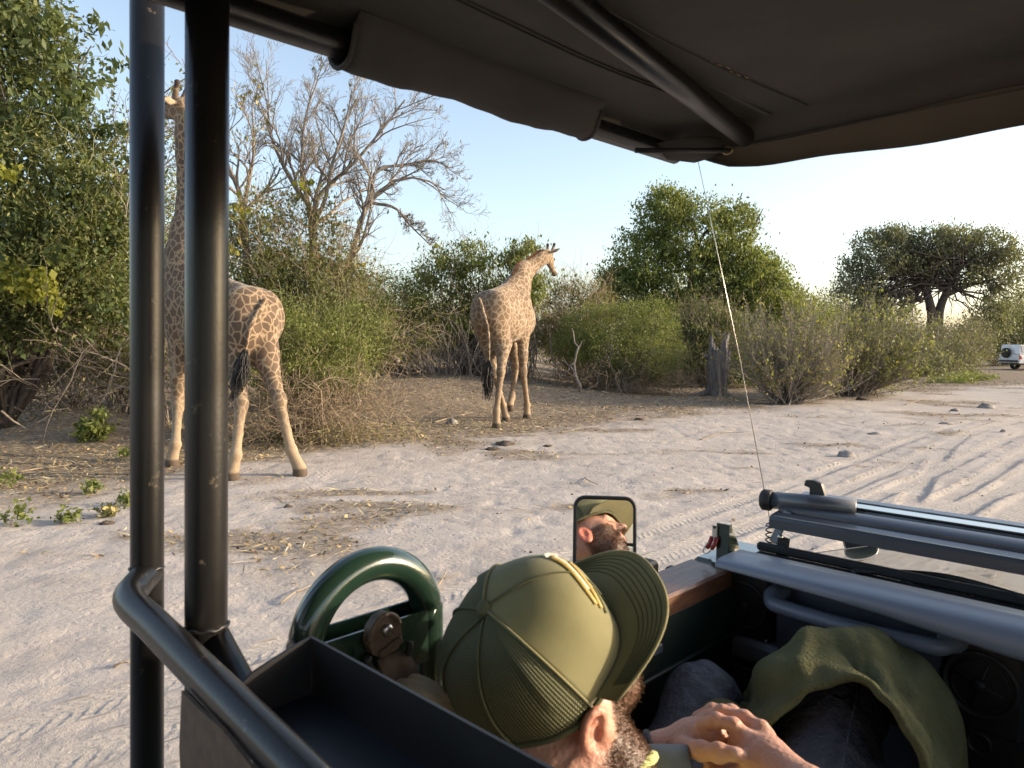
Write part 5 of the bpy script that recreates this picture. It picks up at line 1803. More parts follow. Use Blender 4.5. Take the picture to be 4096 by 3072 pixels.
part('frame_end_tube', M_GUN, tube([e0 + np.array([0, .012, 0]), e0 + np.array([.02, -.10, .005]), e0 + np.array([.045, -.19, .004])], .0215, 20))
part('tube_cap', M_RUBBER, lathe([(.001, .014), (.02, .013), (.0265, .008), (.0265, -.012), (.022, -.014)], e0 + np.array([-.002, .012, 0]), norm(np.array([-.15, 1, 0])), 20))
b0 = zp(1762, 1082, f=1.80)
flatpart('hook_bracket', M_BLACK, extrude([(-.016, 0), (-.016, .035), (-.030, .036), (-.026, .05), (-.006, .052), (.012, .046), (.024, .012), (.022, 0)], .012, b0 + np.array([0, 0, -.002]), -L_, U_, F_))
a0, a1 = zp(1700, 1108, f=1.74), zp(1672, 1168, f=1.72)
flatpart('screen_strut', M_GUN, box((a0 + a1) / 2, (np.linalg.norm(a0 - a1) + .01, .022, .005), rot_axes(a1 - a0, L_), .002))
pl0 = zp(1690, 1192, f=1.715)
flatpart('strut_plate', M_BLACK, box(pl0 + np.array([0, 0, .004]), (.005, .030, .066), rot_axes(F_, norm(np.array([0, 1, .12]))), .002))
part('strut_bolt', M_STEEL, lathe([(.001, .006), (.006, .006), (.007, 0)], zp(1686, 1160, f=1.712), -F_, 8))

# --- green bracket with spring clamp on the wooden rail
g0 = zp(1577, 1213, z=1.362)
brk = flatpart('gusset_bracket', M_GREEN, extrude([(-.05, -.032), (-.03, -.048), (.035, -.044), (.05, -.02), (.045, .03), (-.02, .045), (-.048, .02)], .006, g0 + np.array([0, 0, 0]), F_, L_, U_))
gh = zp(1565, 1130, f=g0[0])[2] - g0[2]
flatpart('upright_plate', M_GREEN, box(g0 + np.array([-.022, .008, gh / 2 + .004]), (.005, .034, gh), None, .0015), parent=brk)
flatpart('gusset_plate', M_GREEN, extrude([(-.02, .006), (.042, .006), (.036, .02), (-.008, gh + .003), (-.02, gh + .003)], .004, g0 + np.array([0, -.008, 0]), F_, U_, L_), parent=brk)
part('bracket_bolt', M_RUBBER, lathe([(.001, .010), (.005, .010), (.006, .006)], g0 + np.array([-.034, .012, 0]), U_, 6), parent=brk)
k0 = zp(1545, 1140, f=g0[0] - .03)
k1 = zp(1543, 1165, f=g0[0] - .03)
k2 = zp(1536, 1190, f=g0[0] - .04)
clamp = flatpart('toggle_clamp', M_STEEL, box((k0 + k1) / 2, (.004, .013, np.linalg.norm(k0 - k1) + .01), None, .0015))
for dl in (-.007, .006):
    part('clamp_grip', M_RED, tube([k1 + np.array([0, dl, .006]), (k1 + k2) / 2 + np.array([0, dl + .002, .002]), k2 + np.array([0, dl + .006, .004])], .0055, 8), parent=clamp)
part('clamp_wire', M_STEEL, tube(spline([k1 + np.array([0, .012, -.004]), k2 + np.array([0, .020, .002]), k2 + np.array([0, .020, -.008]), k2 + np.array([0, .008, -.006]), k1 + np.array([0, .002, -.02])], 16), .0016, 6), parent=clamp)
part('clamp_pin', M_RUBBER, lathe([(.001, .002), (.0035, .002), (.004, 0)], k0 + np.array([-.003, 0, .002]), -F_, 8), parent=clamp)

# --- radio whip aerial on the wing
ab, atp = zp(1660, 1108, l=.93), zp(1510, 360, l=.93)
adir = norm(atp - ab)
aer = part('aerial_whip', M_STEEL, tube([ab - adir * .03, (ab + atp) / 2 + np.array([.012, 0, 0]), atp + adir * .06], [.0013, .0011, .0007], 8))
cs = ab - adir * .035
n = 90
a = np.linspace(0, 2 * np.pi * 6, n)
sp = cs[None] + np.stack([.012 * np.cos(a), .012 * np.sin(a), -np.linspace(0, .085, n)], -1)
part('aerial_spring', M_RUBBER, tube(sp, .0020, 6), parent=aer)
part('aerial_base', M_RUBBER, lathe([(.006, .0), (.012, -.01), (.016, -.06), (.018, -.14)], cs - U_ * .085, U_, 12), parent=aer)

# --- door mirror
mc = zp(1306, 1160, l=1.13)
eye_to = norm(np.array([0, 0, CAM_Z]) - mc)
face = np.array([.815, .615, 1.475])
MN = norm(eye_to + norm(face - zp(1345, 1135, l=1.13)))
mu = norm(np.array([0, 0, 1.0]) - MN * MN[2])
ms = np.cross(mu, MN)
mw, mh, mr = .0705, .105, .022


def rrect(w, h, r, n=6):
    out = []
    for cx, cy, a0 in ((w - r, h - r, 0), (-w + r, h - r, math.pi / 2), (-w + r, -h + r, math.pi), (w - r, -h + r, 1.5 * math.pi)):
        for k in range(n):
            a = a0 + k * math.pi / 2 / (n - 1)
            out.append((cx + r * math.cos(a), cy + r * math.sin(a)))
    return out


mo = mc + mu * (-.012)
mir = flatpart('door_mirror', M_RUBBER, extrude(rrect(mw + .007, mh + .008, mr + .005), .03, mo - MN * .034, ms, mu, MN))
lip = [mo + ms * x_ + mu * y_ for x_, y_ in rrect(mw + .004, mh + .004, mr + .002)]
part('mirror_frame', M_RUBBER, tube(lip + lip[:1], .0048, 8, False), parent=mir)
flatpart('mirror_glass', M_MIRROR, extrude(rrect(mw, mh, mr), .003, mo - MN * .003, ms, mu, MN), parent=mir)
ax = zp(1398, 1222, l=1.10)
flatpart('mirror_arm', M_RUBBER, box(ax + np.array([0, 0, -.07]), (.045, .05, .17), None, .008), parent=mir)
part('mirror_bracket', M_RUBBER, tube([mo - MN * .03 - mu * .06, ax + np.array([0, 0, -.09]), (ax[0], .98, 1.26)], .012, 10), parent=mir)
wk = zp(1452, 1228, l=1.0)
flatpart('hinge_block', M_RUBBER, box(wk + np.array([0, 0, -.03]), (.03, .03, .07), None, .006))

# --- canvas roof
ZR = 2.375
nf, nlv = 40, 34
fs = np.linspace(-2.4, 1.555, nf)
ls = np.linspace(.99, -.99, nlv)
fs = np.concatenate([np.linspace(-2.4, 1.50, nf - 3), [1.535, 1.562, 1.572]])
FF, LL = np.meshgrid(fs, ls, indexing='ij')
sag = -.012 * np.cos(LL * 9) * .4 + .010 * (fbm(FF * 3, LL * 3, seed=3) - .5) + .006 * np.sin(FF * 5)
ez = zp(600, 50, l=.965)[2]
edge_d = smooth(.90, .99, np.abs(LL))
front_d = smooth(1.50, 1.572, FF)
sag = sag * (1 - edge_d) - np.maximum((ZR - ez - .012) * edge_d, (ZR - 2.336) * front_d)
G = np.stack([FF, LL, ZR + sag], -1)
canv = part('roof_canvas', M_CANVAS, sheet(G, .003, U_))
# seams: stitched double lines along the canvas
for l_ in (.80, .79, .66):
    part('seam', M_CANVAS, tube([(f_, l_ + .004 * math.sin(f_ * 7), ZR - .002 + np.interp(f_, fs, sag[:, np.argmin(abs(ls - l_))])) for f_ in np.linspace(-.3, 1.5, 40)], .0018, 6), parent=canv)
part('seam_fold', M_CANVAS, tube([(f_, .735 + .003 * math.sin(f_ * 9), ZR - .004) for f_ in np.linspace(-.3, 1.5, 30)], .006, 8, True, (U_, .5)), parent=canv)
for k in range(22):
    f_ = .80 + .022 * k
    part('stitch', M_SEAT, tube([(f_, .66 + .004 * math.sin(k * 2.1), ZR - .008), (f_ + .012, .66 + .004 * math.sin(k * 2.1 + 1), ZR - .008)], .0012, 5), parent=canv)
# edge tube and canvas sleeve
ez = zp(600, 50, l=.965)[2]
part('roof_edge_tube', M_PIPE, tube([(-2.4, .965, ez), (0, .965, ez), (1.5, .965, ez - .005)], .021, 18))
part('roof_edge_tube', M_PIPE, tube([(-2.4, -.965, ez), (0, -.965, ez), (1.5, -.965, ez - .005)], .021, 18))
s0, s1 = zp(735, 85, l=.97)[0], zp(1264, 288, l=.97)[0]
n = 26
fsv = np.linspace(s0, s1, n)
ang = np.linspace(math.radians(250), math.radians(-30), 15)
G = np.zeros((n, 18, 3))
for i, f_ in enumerate(fsv):
    w = .0012 * math.sin(i * 1.7) + .002 * math.sin(i * .5)
    rr_ = .029 + .002 * math.sin(i * .45)
    ring = [(f_, .965 + rr_ * math.cos(a), ez + rr_ * math.sin(a) - .006) for a in ang[::-1]]
    ring = [(f_, .915, ez + .032), (f_, .928, ez + .020 + w)] + [(f_, .968 + (rr_ + .002) * math.sin(t), ez - .004 - (rr_ + w) * math.cos(t)) for t in np.linspace(-1.3, 2.9, 14)] + [(f_, .93, ez + .045), (f_, .88, ez + .05)]
    G[i] = ring
part('canvas_sleeve', M_CANVAS, sheet(G, .003), parent=canv)
part('sleeve_hem', M_CANVAS, tube(G[0][1:16], .004, 8), parent=canv)
part('sleeve_hem', M_CANVAS, tube(G[-1][1:16], .004, 8), parent=canv)
# diagonal and front cross tubes under the roof
d0, d1 = zp(1605, 292, z=2.345), zp(1225, 0, z=2.345)
dd = d1 - d0
part('roof_brace', M_PIPE, tube([d0 - dd * .02, d0 + dd * .5, d0 + dd * 1.6], .021, 18))
part('front_cross_tube', M_PIPE, tube([(1.535, .95, 2.405), (1.535, 0, 2.408), (1.535, -.95, 2.405)], .021, 18))
for f_ in (-.9, -2.35):
    part('rear_cross_tube', M_PIPE, tube([(f_, .95, 2.345), (f_, -.95, 2.345)], .021, 14))
for f_ in (-.9, -2.35):
    for sg in (-1, 1):
        part('rear_post', M_PIPE, tube([(f_, sg * .965, 2.35), (f_, sg * .97, 1.2)], .024, 16))
part('right_post', M_PIPE, tube([(.38, -1.0, 2.35), (.37, -1.0, 1.2)], .024, 16))
# front valance hanging from the roof edge
n = 60
ls = np.linspace(.955, -.955, n)
top = np.full(n, zp(2212, 190, f=1.562)[2] + .012)
drop = np.interp(ls, [-.955, .30, .60, .78, .86, .92, .955], [.078, .076, .070, .062, .052, .030, .006]) + .004 * np.sin(ls * 17)
m = 10
G = np.zeros((n, m, 3))
for j in range(m):
    t = j / (m - 1)
    G[:, j, 0] = 1.566 + .012 * np.sin(t * 2.5) * (1 + .4 * np.sin(ls * 11)) - .03 * t * smooth(.7, .95, ls)
    G[:, j, 1] = ls
    G[:, j, 2] = top - drop * t
part('front_valance', M_VALANCE, sheet(G, .003), parent=canv)
part('valance_seam', M_CANVAS, tube([(1.558, q, top[0] - .014) for q in np.linspace(.85, -.95, 20)], .0016, 6), parent=canv)
# corner gusset and tie strap with ring
cg = [zp(1440, 345, l=.955), zp(1500, 352, l=.93), zp(1560, 335, f=1.55), zp(1560, 300, f=1.52), zp(1420, 310, l=.94)]
part('corner_gusset', M_CANVAS, sheet(np.array([[cg[0], cg[1], cg[2]], [(cg[0] + cg[4]) / 2, (cg[1] + cg[3]) / 2, (cg[2] + cg[3]) / 2], [cg[4], (cg[4] + cg[3]) / 2 + U_ * .01, cg[3]]]), .003), parent=canv)
t0, t1 = zp(1373, 325, l=.935), zp(1578, 325, f=1.535)
strap = part('tie_strap', M_RUBBER, tube([t0, (t0 + t1) / 2, t1], .0055, 8))
rg = [zp(1572, 325, f=1.53) + .010 * np.array([.2 * math.cos(a), -math.cos(a), .75 * math.sin(a)]) for a in np.linspace(0, 6.283, 21)]
part('strap_ring', simple('brass_ring', (.45, .35, .18), .35, .9), tube(rg, .0026, 8, False), parent=strap)

# --- wheels
def wheel(c, name='wheel', r=.40, w=.24, parent=None, axis=L_):
    t = part(name, M_RUBBER, lathe([(r * .58, -w / 2), (r * .92, -w / 2), (r, -w * .36), (r, w * .36), (r * .92, w / 2), (r * .58, w / 2)], c, axis, 32), parent=parent)
    return t


for f_ in (2.55, -1.5):
    for sg in (-1, 1):
        w = wheel((f_, sg * .80, .40))
        part('wheel_rim', M_STEEL, lathe([(.001, .07), (.06, .07), (.10, .04), (.19, .05), (.235, .11), (.24, .115), (.24, -.115)], (f_, sg * .80, .40), L_ * sg, 28), parent=w)
flatpart('chassis', M_BLACK, box((.3, 0, .47), (5.2, .9, .14)))
# ------------------------------------------------------------------ passenger dozing in the front seat
def skin_mat(name):
    m = NT(name)
    co = m.obco()
    n = m.noise(45, 5, .6, co)
    n2 = m.noise(9, 3, .5, co)
    c = m.mix(n2, (.50, .265, .185), (.60, .345, .25))
    c = m.mix(m.math('MULTIPLY', n, .25), c, (.42, .18, .13))
    c = m.mix(m.attr('red').outputs['Fac'], c, (.55, .15, .10))
    c = m.mix(m.attr('beard').outputs['Fac'], c, (.10, .053, .032))
    c = m.mix(m.attr('nail').outputs['Fac'], c, (.66, .42, .36))
    m.set(Base_Color=c, Roughness=.48, Normal=m.bump(m.math('ADD', m.noise(320, 3, .6, co), m.math('MULTIPLY', m.n('TexVoronoi', {'Vector': co, 'Scale': 130.0}).outputs['Distance'], 1.5)), .35, .0022))
    m.b.inputs['Subsurface Weight'].default_value = .08
    m.b.inputs['Subsurface Radius'].default_value = (.012, .004, .002)
    m.b.inputs['Subsurface Scale'].default_value = .6
    return m.m


M_SKIN = skin_mat('skin')
M_BEARD = simple('brown_beard_hair', (.085, .046, .026), .85, 0, .4, 60, 0, 60, .15)
M_SHIRT = simple('pale_yellow_green_shirt', (.42, .42, .18), .85, 0, .12, 12, .4, 300)
M_TROUS = simple('charcoal_navy_trousers', (.042, .047, .064), .62, 0, .25, 9, .8, 30, .4, 0, .02)
M_CUFF = simple('grey_sleeve', (.16, .18, .19), .6, 0, .15, 20, .3, 120)
M_HOODIE = simple('olive_green_fleece', (.098, .098, .048), .95, 0, .2, 11, .9, 150, .15, 0, .006)


def hp(x, y, f):
    return zp(x, y, f=f)


PB = np.array([.85, .50, .95])
person = thing('person', 'man in olive mesh back cap dozing in the front seat, hands clasped in lap', 'person',
               ((PB[0] - PB[1]) * S2, (PB[0] + PB[1]) * S2, PB[2]), None, math.radians(45))

HU = norm(np.array([-.70, -.02, .68]))
HF = np.array([.60, -.56, .56])
HF = norm(HF - HU * np.dot(HF, HU))
HS = np.cross(HU, HF)
HC = np.array([.738, .678, 1.457])
HR = np.stack([HF, HS, HU], 1)


def hl_(f, s, u):
    return HC + HF * f + HS * s + HU * u


s = SDF((.42, .18, .98), (1.26, .98, 1.72), .0032)
# skull, face, jaw
s.ell(hl_(-.005, 0, .0), (.104, .086, .104), .02, HR)
s.ell(hl_(.0, 0, -.055), (.080, .080, .060), .03, HR)
s.ell(hl_(.035, 0, -.055), (.066, .060, .085), .03, HR)
s.ell(hl_(.052, 0, -.112), (.042, .040, .032), .03, HR)
s.limb(hl_(-.01, .055, -.075), hl_(.06, .022, -.125), .022, .022, .025)
s.limb(hl_(-.01, -.055, -.075), hl_(.06, -.022, -.125), .022, .022, .025)
s.limb(hl_(.09, 0, -.012), hl_(.118, 0, -.055), .011, .016, .014)                     # nose
s.ell(hl_(.104, .012, -.058), (.011, .010, .009), .008, HR)
s.ell(hl_(.104, -.012, -.058), (.011, .010, .009), .008, HR)
s.limb(hl_(.088, .040, -.002), hl_(.094, .012, .0), .011, .010, .016)                 # brow
s.limb(hl_(.088, -.040, -.002), hl_(.094, -.012, .0), .011, .010, .016)
for sg in (-1, 1):
    s.ell(hl_(.081, sg * .032, -.020), (.013, .015, .011), .006, HR)                  # closed lids
    s.ell(hl_(.062, sg * .050, -.048), (.02, .018, .02), .02, HR)                     # cheek bone
    if sg < 0:
        continue
    e = hl_(.004, sg * .101, -.066)
    er = rot_axes(HF * .75 - HS * sg * .62, HU)
    s.ell(e, (.026, .038, .010), .006, er)
    s.ell(e + HS * sg * .010 + HF * .003 + HU * .003, (.013, .022, .008), .004, er, True)
    s.ell(e - HU * .028 + HF * .004, (.010, .010, .008), .006, er)
# near ear, built on its own axes so that it stands clear of the cap rim
EC = np.array([.728, .572, 1.402])
ea = norm(np.array([.10, -.10, 1.0]))
eb = norm(-HF * 1.0 + np.array([-.35, -.25, 0.0]))
eb = norm(eb - ea * np.dot(eb, ea))
en = np.cross(ea, eb)
en = en if np.dot(en, -EC + np.array([0, 0, CAM_Z])) > 0 else -en
ep = lambda a_, b_, n_=0.0: EC + (ea * a_ + eb * b_ + en * n_) * .88
ER = np.stack([ea, eb, en], 1)
s.limb(ep(0, -.006, -.012), ep(.004, -.012, -.035), .020, .026, .012)
s.ell(ep(.0, .008, -.003), (.030, .020, .0055), .005, ER)
hx = [ep(*q_) for q_ in ((.006, -.006, .002), (.026, -.001, .004), (.034, .011, .005), (.028, .024, .006), (.010, .030, .006), (-.012, .025, .004), (-.028, .012, .001))]
hx = spline(hx, 18)
s.chain(list(hx), [.0058] * 18, .0025)
s.ell(ep(-.031, .006, 0), (.011, .009, .006), .005, ER)
s.chain([ep(.018, .010, .002), ep(.004, .017, .003), ep(-.012, .013, .002)], [.004, .0045, .004], .003)
s.ell(ep(-.006, -.006, .003), (.008, .005, .005), .003, ER)
s.ell(ep(-.004, .005, .004), (.012, .007, .006), .003, ER, True)
s.limb(hl_(.098, .020, -.080), hl_(.098, -.020, -.080), .0075, .0075, .006)           # lips
s.limb(hl_(.095, .018, -.091), hl_(.095, -.018, -.091), .0085, .0085, .006)
# neck, shoulders, chest
nb = np.array([.765, .585, 1.325])
s.limb(hl_(-.02, 0, -.05), nb, .060, .062, .03)
s.limb(hl_(-.04, .01, -.04), np.array([.70, .60, 1.29]), .050, .075, .03)
shR, shL = np.array([.70, .36, 1.235]), np.array([.70, .80, 1.245])
s.limb(shR, shL, .075, .075, .05)
s.limb(np.array([.70, .58, 1.20]), np.array([.84, .52, 1.04]), .135, .13, .05)
# left arm (far side) lying across the lap, hand on top
elL = np.array([.80, .855, 1.10])
wL = hp(1425, 1616, .945)
s.limb(shL, elL, .052, .043, .03)
s.limb(elL, elL * .45 + wL * .55, .043, .036, .02)
s.limb(elL * .45 + wL * .55, wL, .036, .026, .02, (U_, .85))
pL = hp(1492, 1592, .975)
s.limb(wL, pL, .026, .031, .015, (norm(np.array([-.35, .1, 1])), .72))
s.limb(pL, hp(1530, 1580, .985), .031, .027, .012, (norm(np.array([-.35, .1, 1])), .68))
fingers = [([(1518, 1566, .972), (1548, 1556, .968), (1585, 1566, .972), (1612, 1586, .975)], .0108, .0088),
           ([(1520, 1552, 1.0), (1560, 1538, 1.0), (1608, 1550, 1.005), (1645, 1572, 1.0), (1660, 1584, 1.0)], .0108, .0086),
           ([(1508, 1550, 1.02), (1538, 1534, 1.02), (1580, 1536, 1.03), (1615, 1552, 1.03)], .0104, .0085),
           ([(1495, 1560, 1.04), (1520, 1545, 1.045), (1555, 1546, 1.05)], .0095, .008),
           ([(1478, 1612, .945), (1515, 1622, .930), (1552, 1626, .925), (1592, 1630, .930)], .0145, .0104)]
for pts, r0, r1 in fingers:
    P = [hp(*p) for p in pts]
    rr = np.linspace(r0, r1, len(P))
    s.chain(P, rr, .006)
    for q_ in P[1:-1]:
        s.ell(q_, np.array([r0 * 1.03] * 3), .004)
# right arm (near side) from below, hand underneath
elR = np.array([.78, .27, 1.08])
wR = hp(1752, 1712, .93)
s.limb(shR, elR, .052, .044, .03)
s.limb(elR, wR, .043, .029, .02)
pR = hp(1652, 1640, .965)
s.limb(wR, pR, .028, .034, .018, (norm(np.array([-.6, 0, 1])), .75))
s.limb(pR, hp(1612, 1612, .985), .033, .027, .012, (norm(np.array([-.6, 0, 1])), .7))
fing2 = [([(1610, 1604, .99), (1580, 1606, 1.0), (1545, 1618, .99)], .0108, .009), ([(1610, 1620, .995), (1570, 1632, .985), (1530, 1640, .965)], .0108, .0088), ([(1622, 1642, .97), (1580, 1650, .955), (1530, 1656, .94)], .0108, .0088),
         ([(1640, 1664, .955), (1590, 1672, .94), (1545, 1668, .93)], .0098, .008), ([(1628, 1602, .975), (1606, 1592, .975), (1588, 1596, .972)], .0125, .0095)]
for pts, r0, r1 in fing2:
    P = [hp(*p) for p in pts]
    s.chain(P, np.linspace(r0, r1, len(P)), .006)
V, Q = s.mesh()
V = relax(V, Q, 1, .4)
lc_ = (V - HC) @ HR
beard = smooth(-.035, -.058, lc_[:, 2]) * smooth(-.028, .004, lc_[:, 0]) * smooth(-.158, -.138, lc_[:, 2])
beard *= 1 - smooth(.040, .030, np.abs(lc_[:, 1])) * smooth(-.068, -.060, lc_[:, 2])
lips = smooth(.013, .008, np.abs(lc_[:, 2] + .086)) * smooth(.024, .018, np.abs(lc_[:, 1])) * (lc_[:, 0] > .085)
beard = np.clip(beard, 0, 1) * (1 - lips)
hairz = smooth(-.01, .01, lc_[:, 2] - .0) * 0 + smooth(.02, -.03, lc_[:, 0]) * smooth(-.085, -.07, lc_[:, 2]) * (np.abs(lc_[:, 1]) < .074) * (lc_[:, 2] < .2)
beard = np.maximum(beard, .85 * hairz * smooth(-.075, -.06, lc_[:, 2]))
red = np.zeros(len(V))  # lip colour, plus backlight glowing through the ears painted into the skin
for sg in (1,):
    e = hl_(.004, sg * .101, -.066)
    dd_ = np.linalg.norm(V - e, axis=1)
    m_ = smooth(.046, .034, dd_) * smooth(.080, .088, np.abs(lc_[:, 1]))
    red = np.maximum(red, .75 * m_)
    beard *= 1 - smooth(.044, .036, dd_) * smooth(.078, .086, np.abs(lc_[:, 1]))
dd_ = np.linalg.norm((V - ep(0, .012)) @ ER / np.array([.046, .034, .022]), axis=1)
red = np.maximum(red, .28 * smooth(1.15, .8, dd_))
beard *= smooth(.85, 1.15, dd_)
red = np.maximum(red, .5 * lips)
brow = smooth(.008, .004, np.abs(lc_[:, 2] - .004)) * smooth(.008, .014, np.abs(lc_[:, 1])) * smooth(.052, .044, np.abs(lc_[:, 1])) * (lc_[:, 0] > .07)
lash = smooth(.0035, .002, np.abs(lc_[:, 2] + .027)) * smooth(.018, .022, np.abs(lc_[:, 1])) * smooth(.046, .042, np.abs(lc_[:, 1])) * (lc_[:, 0] > .07)
beard = np.maximum(beard, np.maximum(brow * .9, lash * .9))
nail = np.zeros(len(V))
for pt in ((1588, 1618, .922), (1614, 1580, .966)):
    nail = np.maximum(nail, smooth(.010, .007, np.linalg.norm(V - hp(*pt), axis=1)))
body = obj('body', mesh_data('body', V - PB, Q, None, True, {'beard': beard * .92, 'red': red, 'nail': nail}), M_SKIN, person)
# beard and hair strands
N_ = norm(np.cross(V[Q[:, 1]] - V[Q[:, 0]], V[Q[:, 2]] - V[Q[:, 0]]))
fc = V[Q].mean(1)
wt = beard[Q].mean(1)
if np.mean((N_ * (fc - HC)).sum(1)[wt > .5]) < 0:
    N_ = -N_
idx = np.where(wt > .35)[0]
idx = rng.choice(idx, min(20000, len(idx) * 5))
p0_ = fc[idx] + rng.normal(size=(len(idx), 3)) * .0015
dr = norm(N_[idx] * .6 - HU * .6 + HF * .1 + rng.normal(size=(len(idx), 3)) * .45)
P, R = grow(p0_ - dr * .002, dr, .004 + .006 * rng.random(len(idx)), np.full(len(idx), .00045), np.full(len(idx), .0002), 3, .35, 0)
V2, Q2 = tubes(P, R, 3)
obj('beard', mesh_data('beard', V2 - PB, Q2), M_BEARD, person, kind='stuff')
# shirt: collar, body, sleeve cuffs
s = SDF((.46, .16, .95), (1.06, .98, 1.42), .007)
s.limb(shR + np.array([0, 0, -.005]), shL + np.array([0, 0, -.005]), .088, .088, .05)
s.limb(np.array([.70, .58, 1.18]), np.array([.86, .52, 1.02]), .150, .148, .05)
s.limb(shL, elL, .064, .058, .03)
s.limb(shR, elR, .064, .058, .03)
s.limb(nb + np.array([.01, 0, -.045]), nb + np.array([.02, -.005, -.09]), .075, .09, .03)
Vs, Qs = s.mesh()
Vs = relax(Vs, Qs, 2)
obj('shirt', mesh_data('shirt', Vs - PB, Qs), M_SHIRT, person)
cp = []
nd = norm(hl_(-.02, 0, -.05) - nb)
x1 = norm(np.cross(nd, HS))
x2 = np.cross(nd, x1)
for a in np.linspace(0, 2 * np.pi, 25):
    cp.append(nb + np.array([.008, 0, -.022]) + (x1 * math.cos(a) * 1.0 + x2 * math.sin(a)) * .068 + nd * .008 * math.cos(a + .6))
obj('collar', MB().add(*tube(np.array(cp) - PB, .009, 8, False, (nd, 1.6))).build('collar', M_SHIRT, person).data) if False else MB().add(*tube(np.array(cp) - PB, .0085, 8, False)).build('collar', M_SHIRT, person)
sv0, sv1 = hp(1425, 1652, .90), hp(1492, 1648, .925)
MB().add(*tube(np.array([sv0 - (sv1 - sv0), sv0, sv1]) - PB, [.030, .028, .025], 18)).build('sleeve_cuff', M_CUFF, person)
wb = norm(pL - wL)
wx = norm(np.cross(wb, U_))
wy = np.cross(wb, wx)
MB().add(*tube([wL - wb * .012 + (wx * math.cos(a) + wy * math.sin(a) * .88) * .028 - PB for a in np.linspace(0, 6.283, 25)], .0065, 8, False)).build('wrist_band', M_RUBBER, person)
# trousers
hipR, hipL = np.array([.86, .41, 1.00]), np.array([.86, .60, 1.00])
kR, kL = np.array([1.41, .525, 1.235]), np.array([1.27, .738, 1.185])
s = SDF((.66, .22, .55), (1.56, .86, 1.36), .009)
s.limb(hipR, hipL, .125, .125, .05)
s.limb(hipR, kR, .108, .076, .04)
s.limb(hipL, kL, .104, .072, .04)
s.limb(kR, kR + np.array([.05, -.01, -.5]), .074, .055, .04)
s.limb(kL, kL + np.array([.12, .03, -.48]), .070, .055, .04)
Vt, Qt = s.mesh()
Vt = relax(Vt, Qt, 2)
fold = np.sin((Vt[:, 0] * 1.0 + Vt[:, 2] * .9 - Vt[:, 1] * .7) * 95 + 4 * fbm(Vt[:, 0] * 9, Vt[:, 1] * 9, Vt[:, 2] * 9, seed=2)) * .0028 * smooth(.35, .7, fbm(Vt[:, 0] * 6, Vt[:, 1] * 6, Vt[:, 2] * 6, seed=6)) * 2 + .012 * (fbm(Vt[:, 0] * 14, Vt[:, 1] * 14, Vt[:, 2] * 14, seed=4) - .5)
cen = np.array([1.1, .52, 1.08])
e1, e2 = Vt[Qt[:, 1]] - Vt[Qt[:, 0]], Vt[Qt[:, 2]] - Vt[Qt[:, 0]]
fn = np.cross(e1, e2)
vn = np.zeros_like(Vt)
for k in range(4):
    np.add.at(vn, Qt[:, k], fn)
vn = norm(vn)
Vt = Vt + vn * fold[:, None]
obj('trousers', mesh_data('trousers', Vt - PB, Qt), M_TROUS, person)
sm0 = hipR + np.array([.15, .02, .13])
tdir = norm(kR - hipR)
MB().add(*tube([hipR + (kR - hipR) * t + np.array([-.012, -.035, .0]) + norm(np.array([-.35, -.2, 1])) * (.106 - .030 * t) - PB for t in np.linspace(.2, .95, 14)], .0018, 5)).build('trouser_seam', M_TROUS, person)

# --- mesh-back cap (clothing: child of the person)
capm = NT('olive_foam_cloth')
cn_ = capm.noise(16, 4, .6, capm.obco())
capm.set(Base_Color=capm.ramp(cn_, [(.3, (.155, .140, .058)), (.7, (.195, .178, .080))]), Roughness=.85, Normal=capm.bump(capm.noise(700, 2, .5, capm.obco()), .25, .001))
capm.b.inputs['Sheen Weight'].default_value = .2
M_CAP = capm.m
M_CAP_DK = simple('olive_piping', (.085, .085, .040), .85)
mm = NT('olive_net')
uv = mm.attr('uvw').outputs['Vector']
sx = mm.n('SeparateXYZ', {0: uv})
w1 = mm.math('SINE', mm.math('MULTIPLY', sx.outputs[0], 1700.0))
w2 = mm.math('SINE', mm.math('MULTIPLY', sx.outputs[1], 2300.0))
net = mm.math('MULTIPLY', mm.math('ADD', w1, 1.0), mm.math('ADD', w2, 1.25))
netc = mm.ramp(mm.math('MULTIPLY', net, .25), [(.15, (.055, .058, .026)), (.5, (.105, .108, .046)), (.85, (.15, .148, .063))])
mm.set(Base_Color=netc, Roughness=.7, Normal=mm.bump(net, .5, .001))
M_NET = mm.m
M_YEL = simple('yellow_thread', (.44, .30, .08), .6, 0, .2, 300)
M_WHT = simple('white_thread', (.72, .68, .55), .6)
CA, CB, CH = .125, .108, .140
CC = hl_(-.004, 0, .012)


def crown(phi, th, off=0.0):
    """phi: 0 = front, positive to the left; th: 0 = button, 1 = rim"""
    fr = np.cos(phi)
    t = th * np.pi / 2
    e = np.where(fr > 0, .78, .88)
    rad = np.sin(t) ** e
    hgt = np.sign(np.cos(t)) * np.abs(np.cos(t)) ** np.where(fr > 0, .72, .86)
    a = np.where(fr > 0, CA * 1.0, CA * 1.02)
    bulge = .010 * np.maximum(fr, 0) ** 2 * np.sin(t * 2) + .004 * np.cos(phi * 6) * np.sin(t) * -0.6
    r = (rad + bulge / .1 * 1.0)
    p = CC + (r * a * np.cos(phi))[..., None] * HF + (r * CB * np.sin(phi))[..., None] * HS + (hgt * CH * (1 - .10 * np.maximum(-fr, 0)))[..., None] * HU
    n_ = norm(p - CC + HU * .02)
    return p + n_ * off


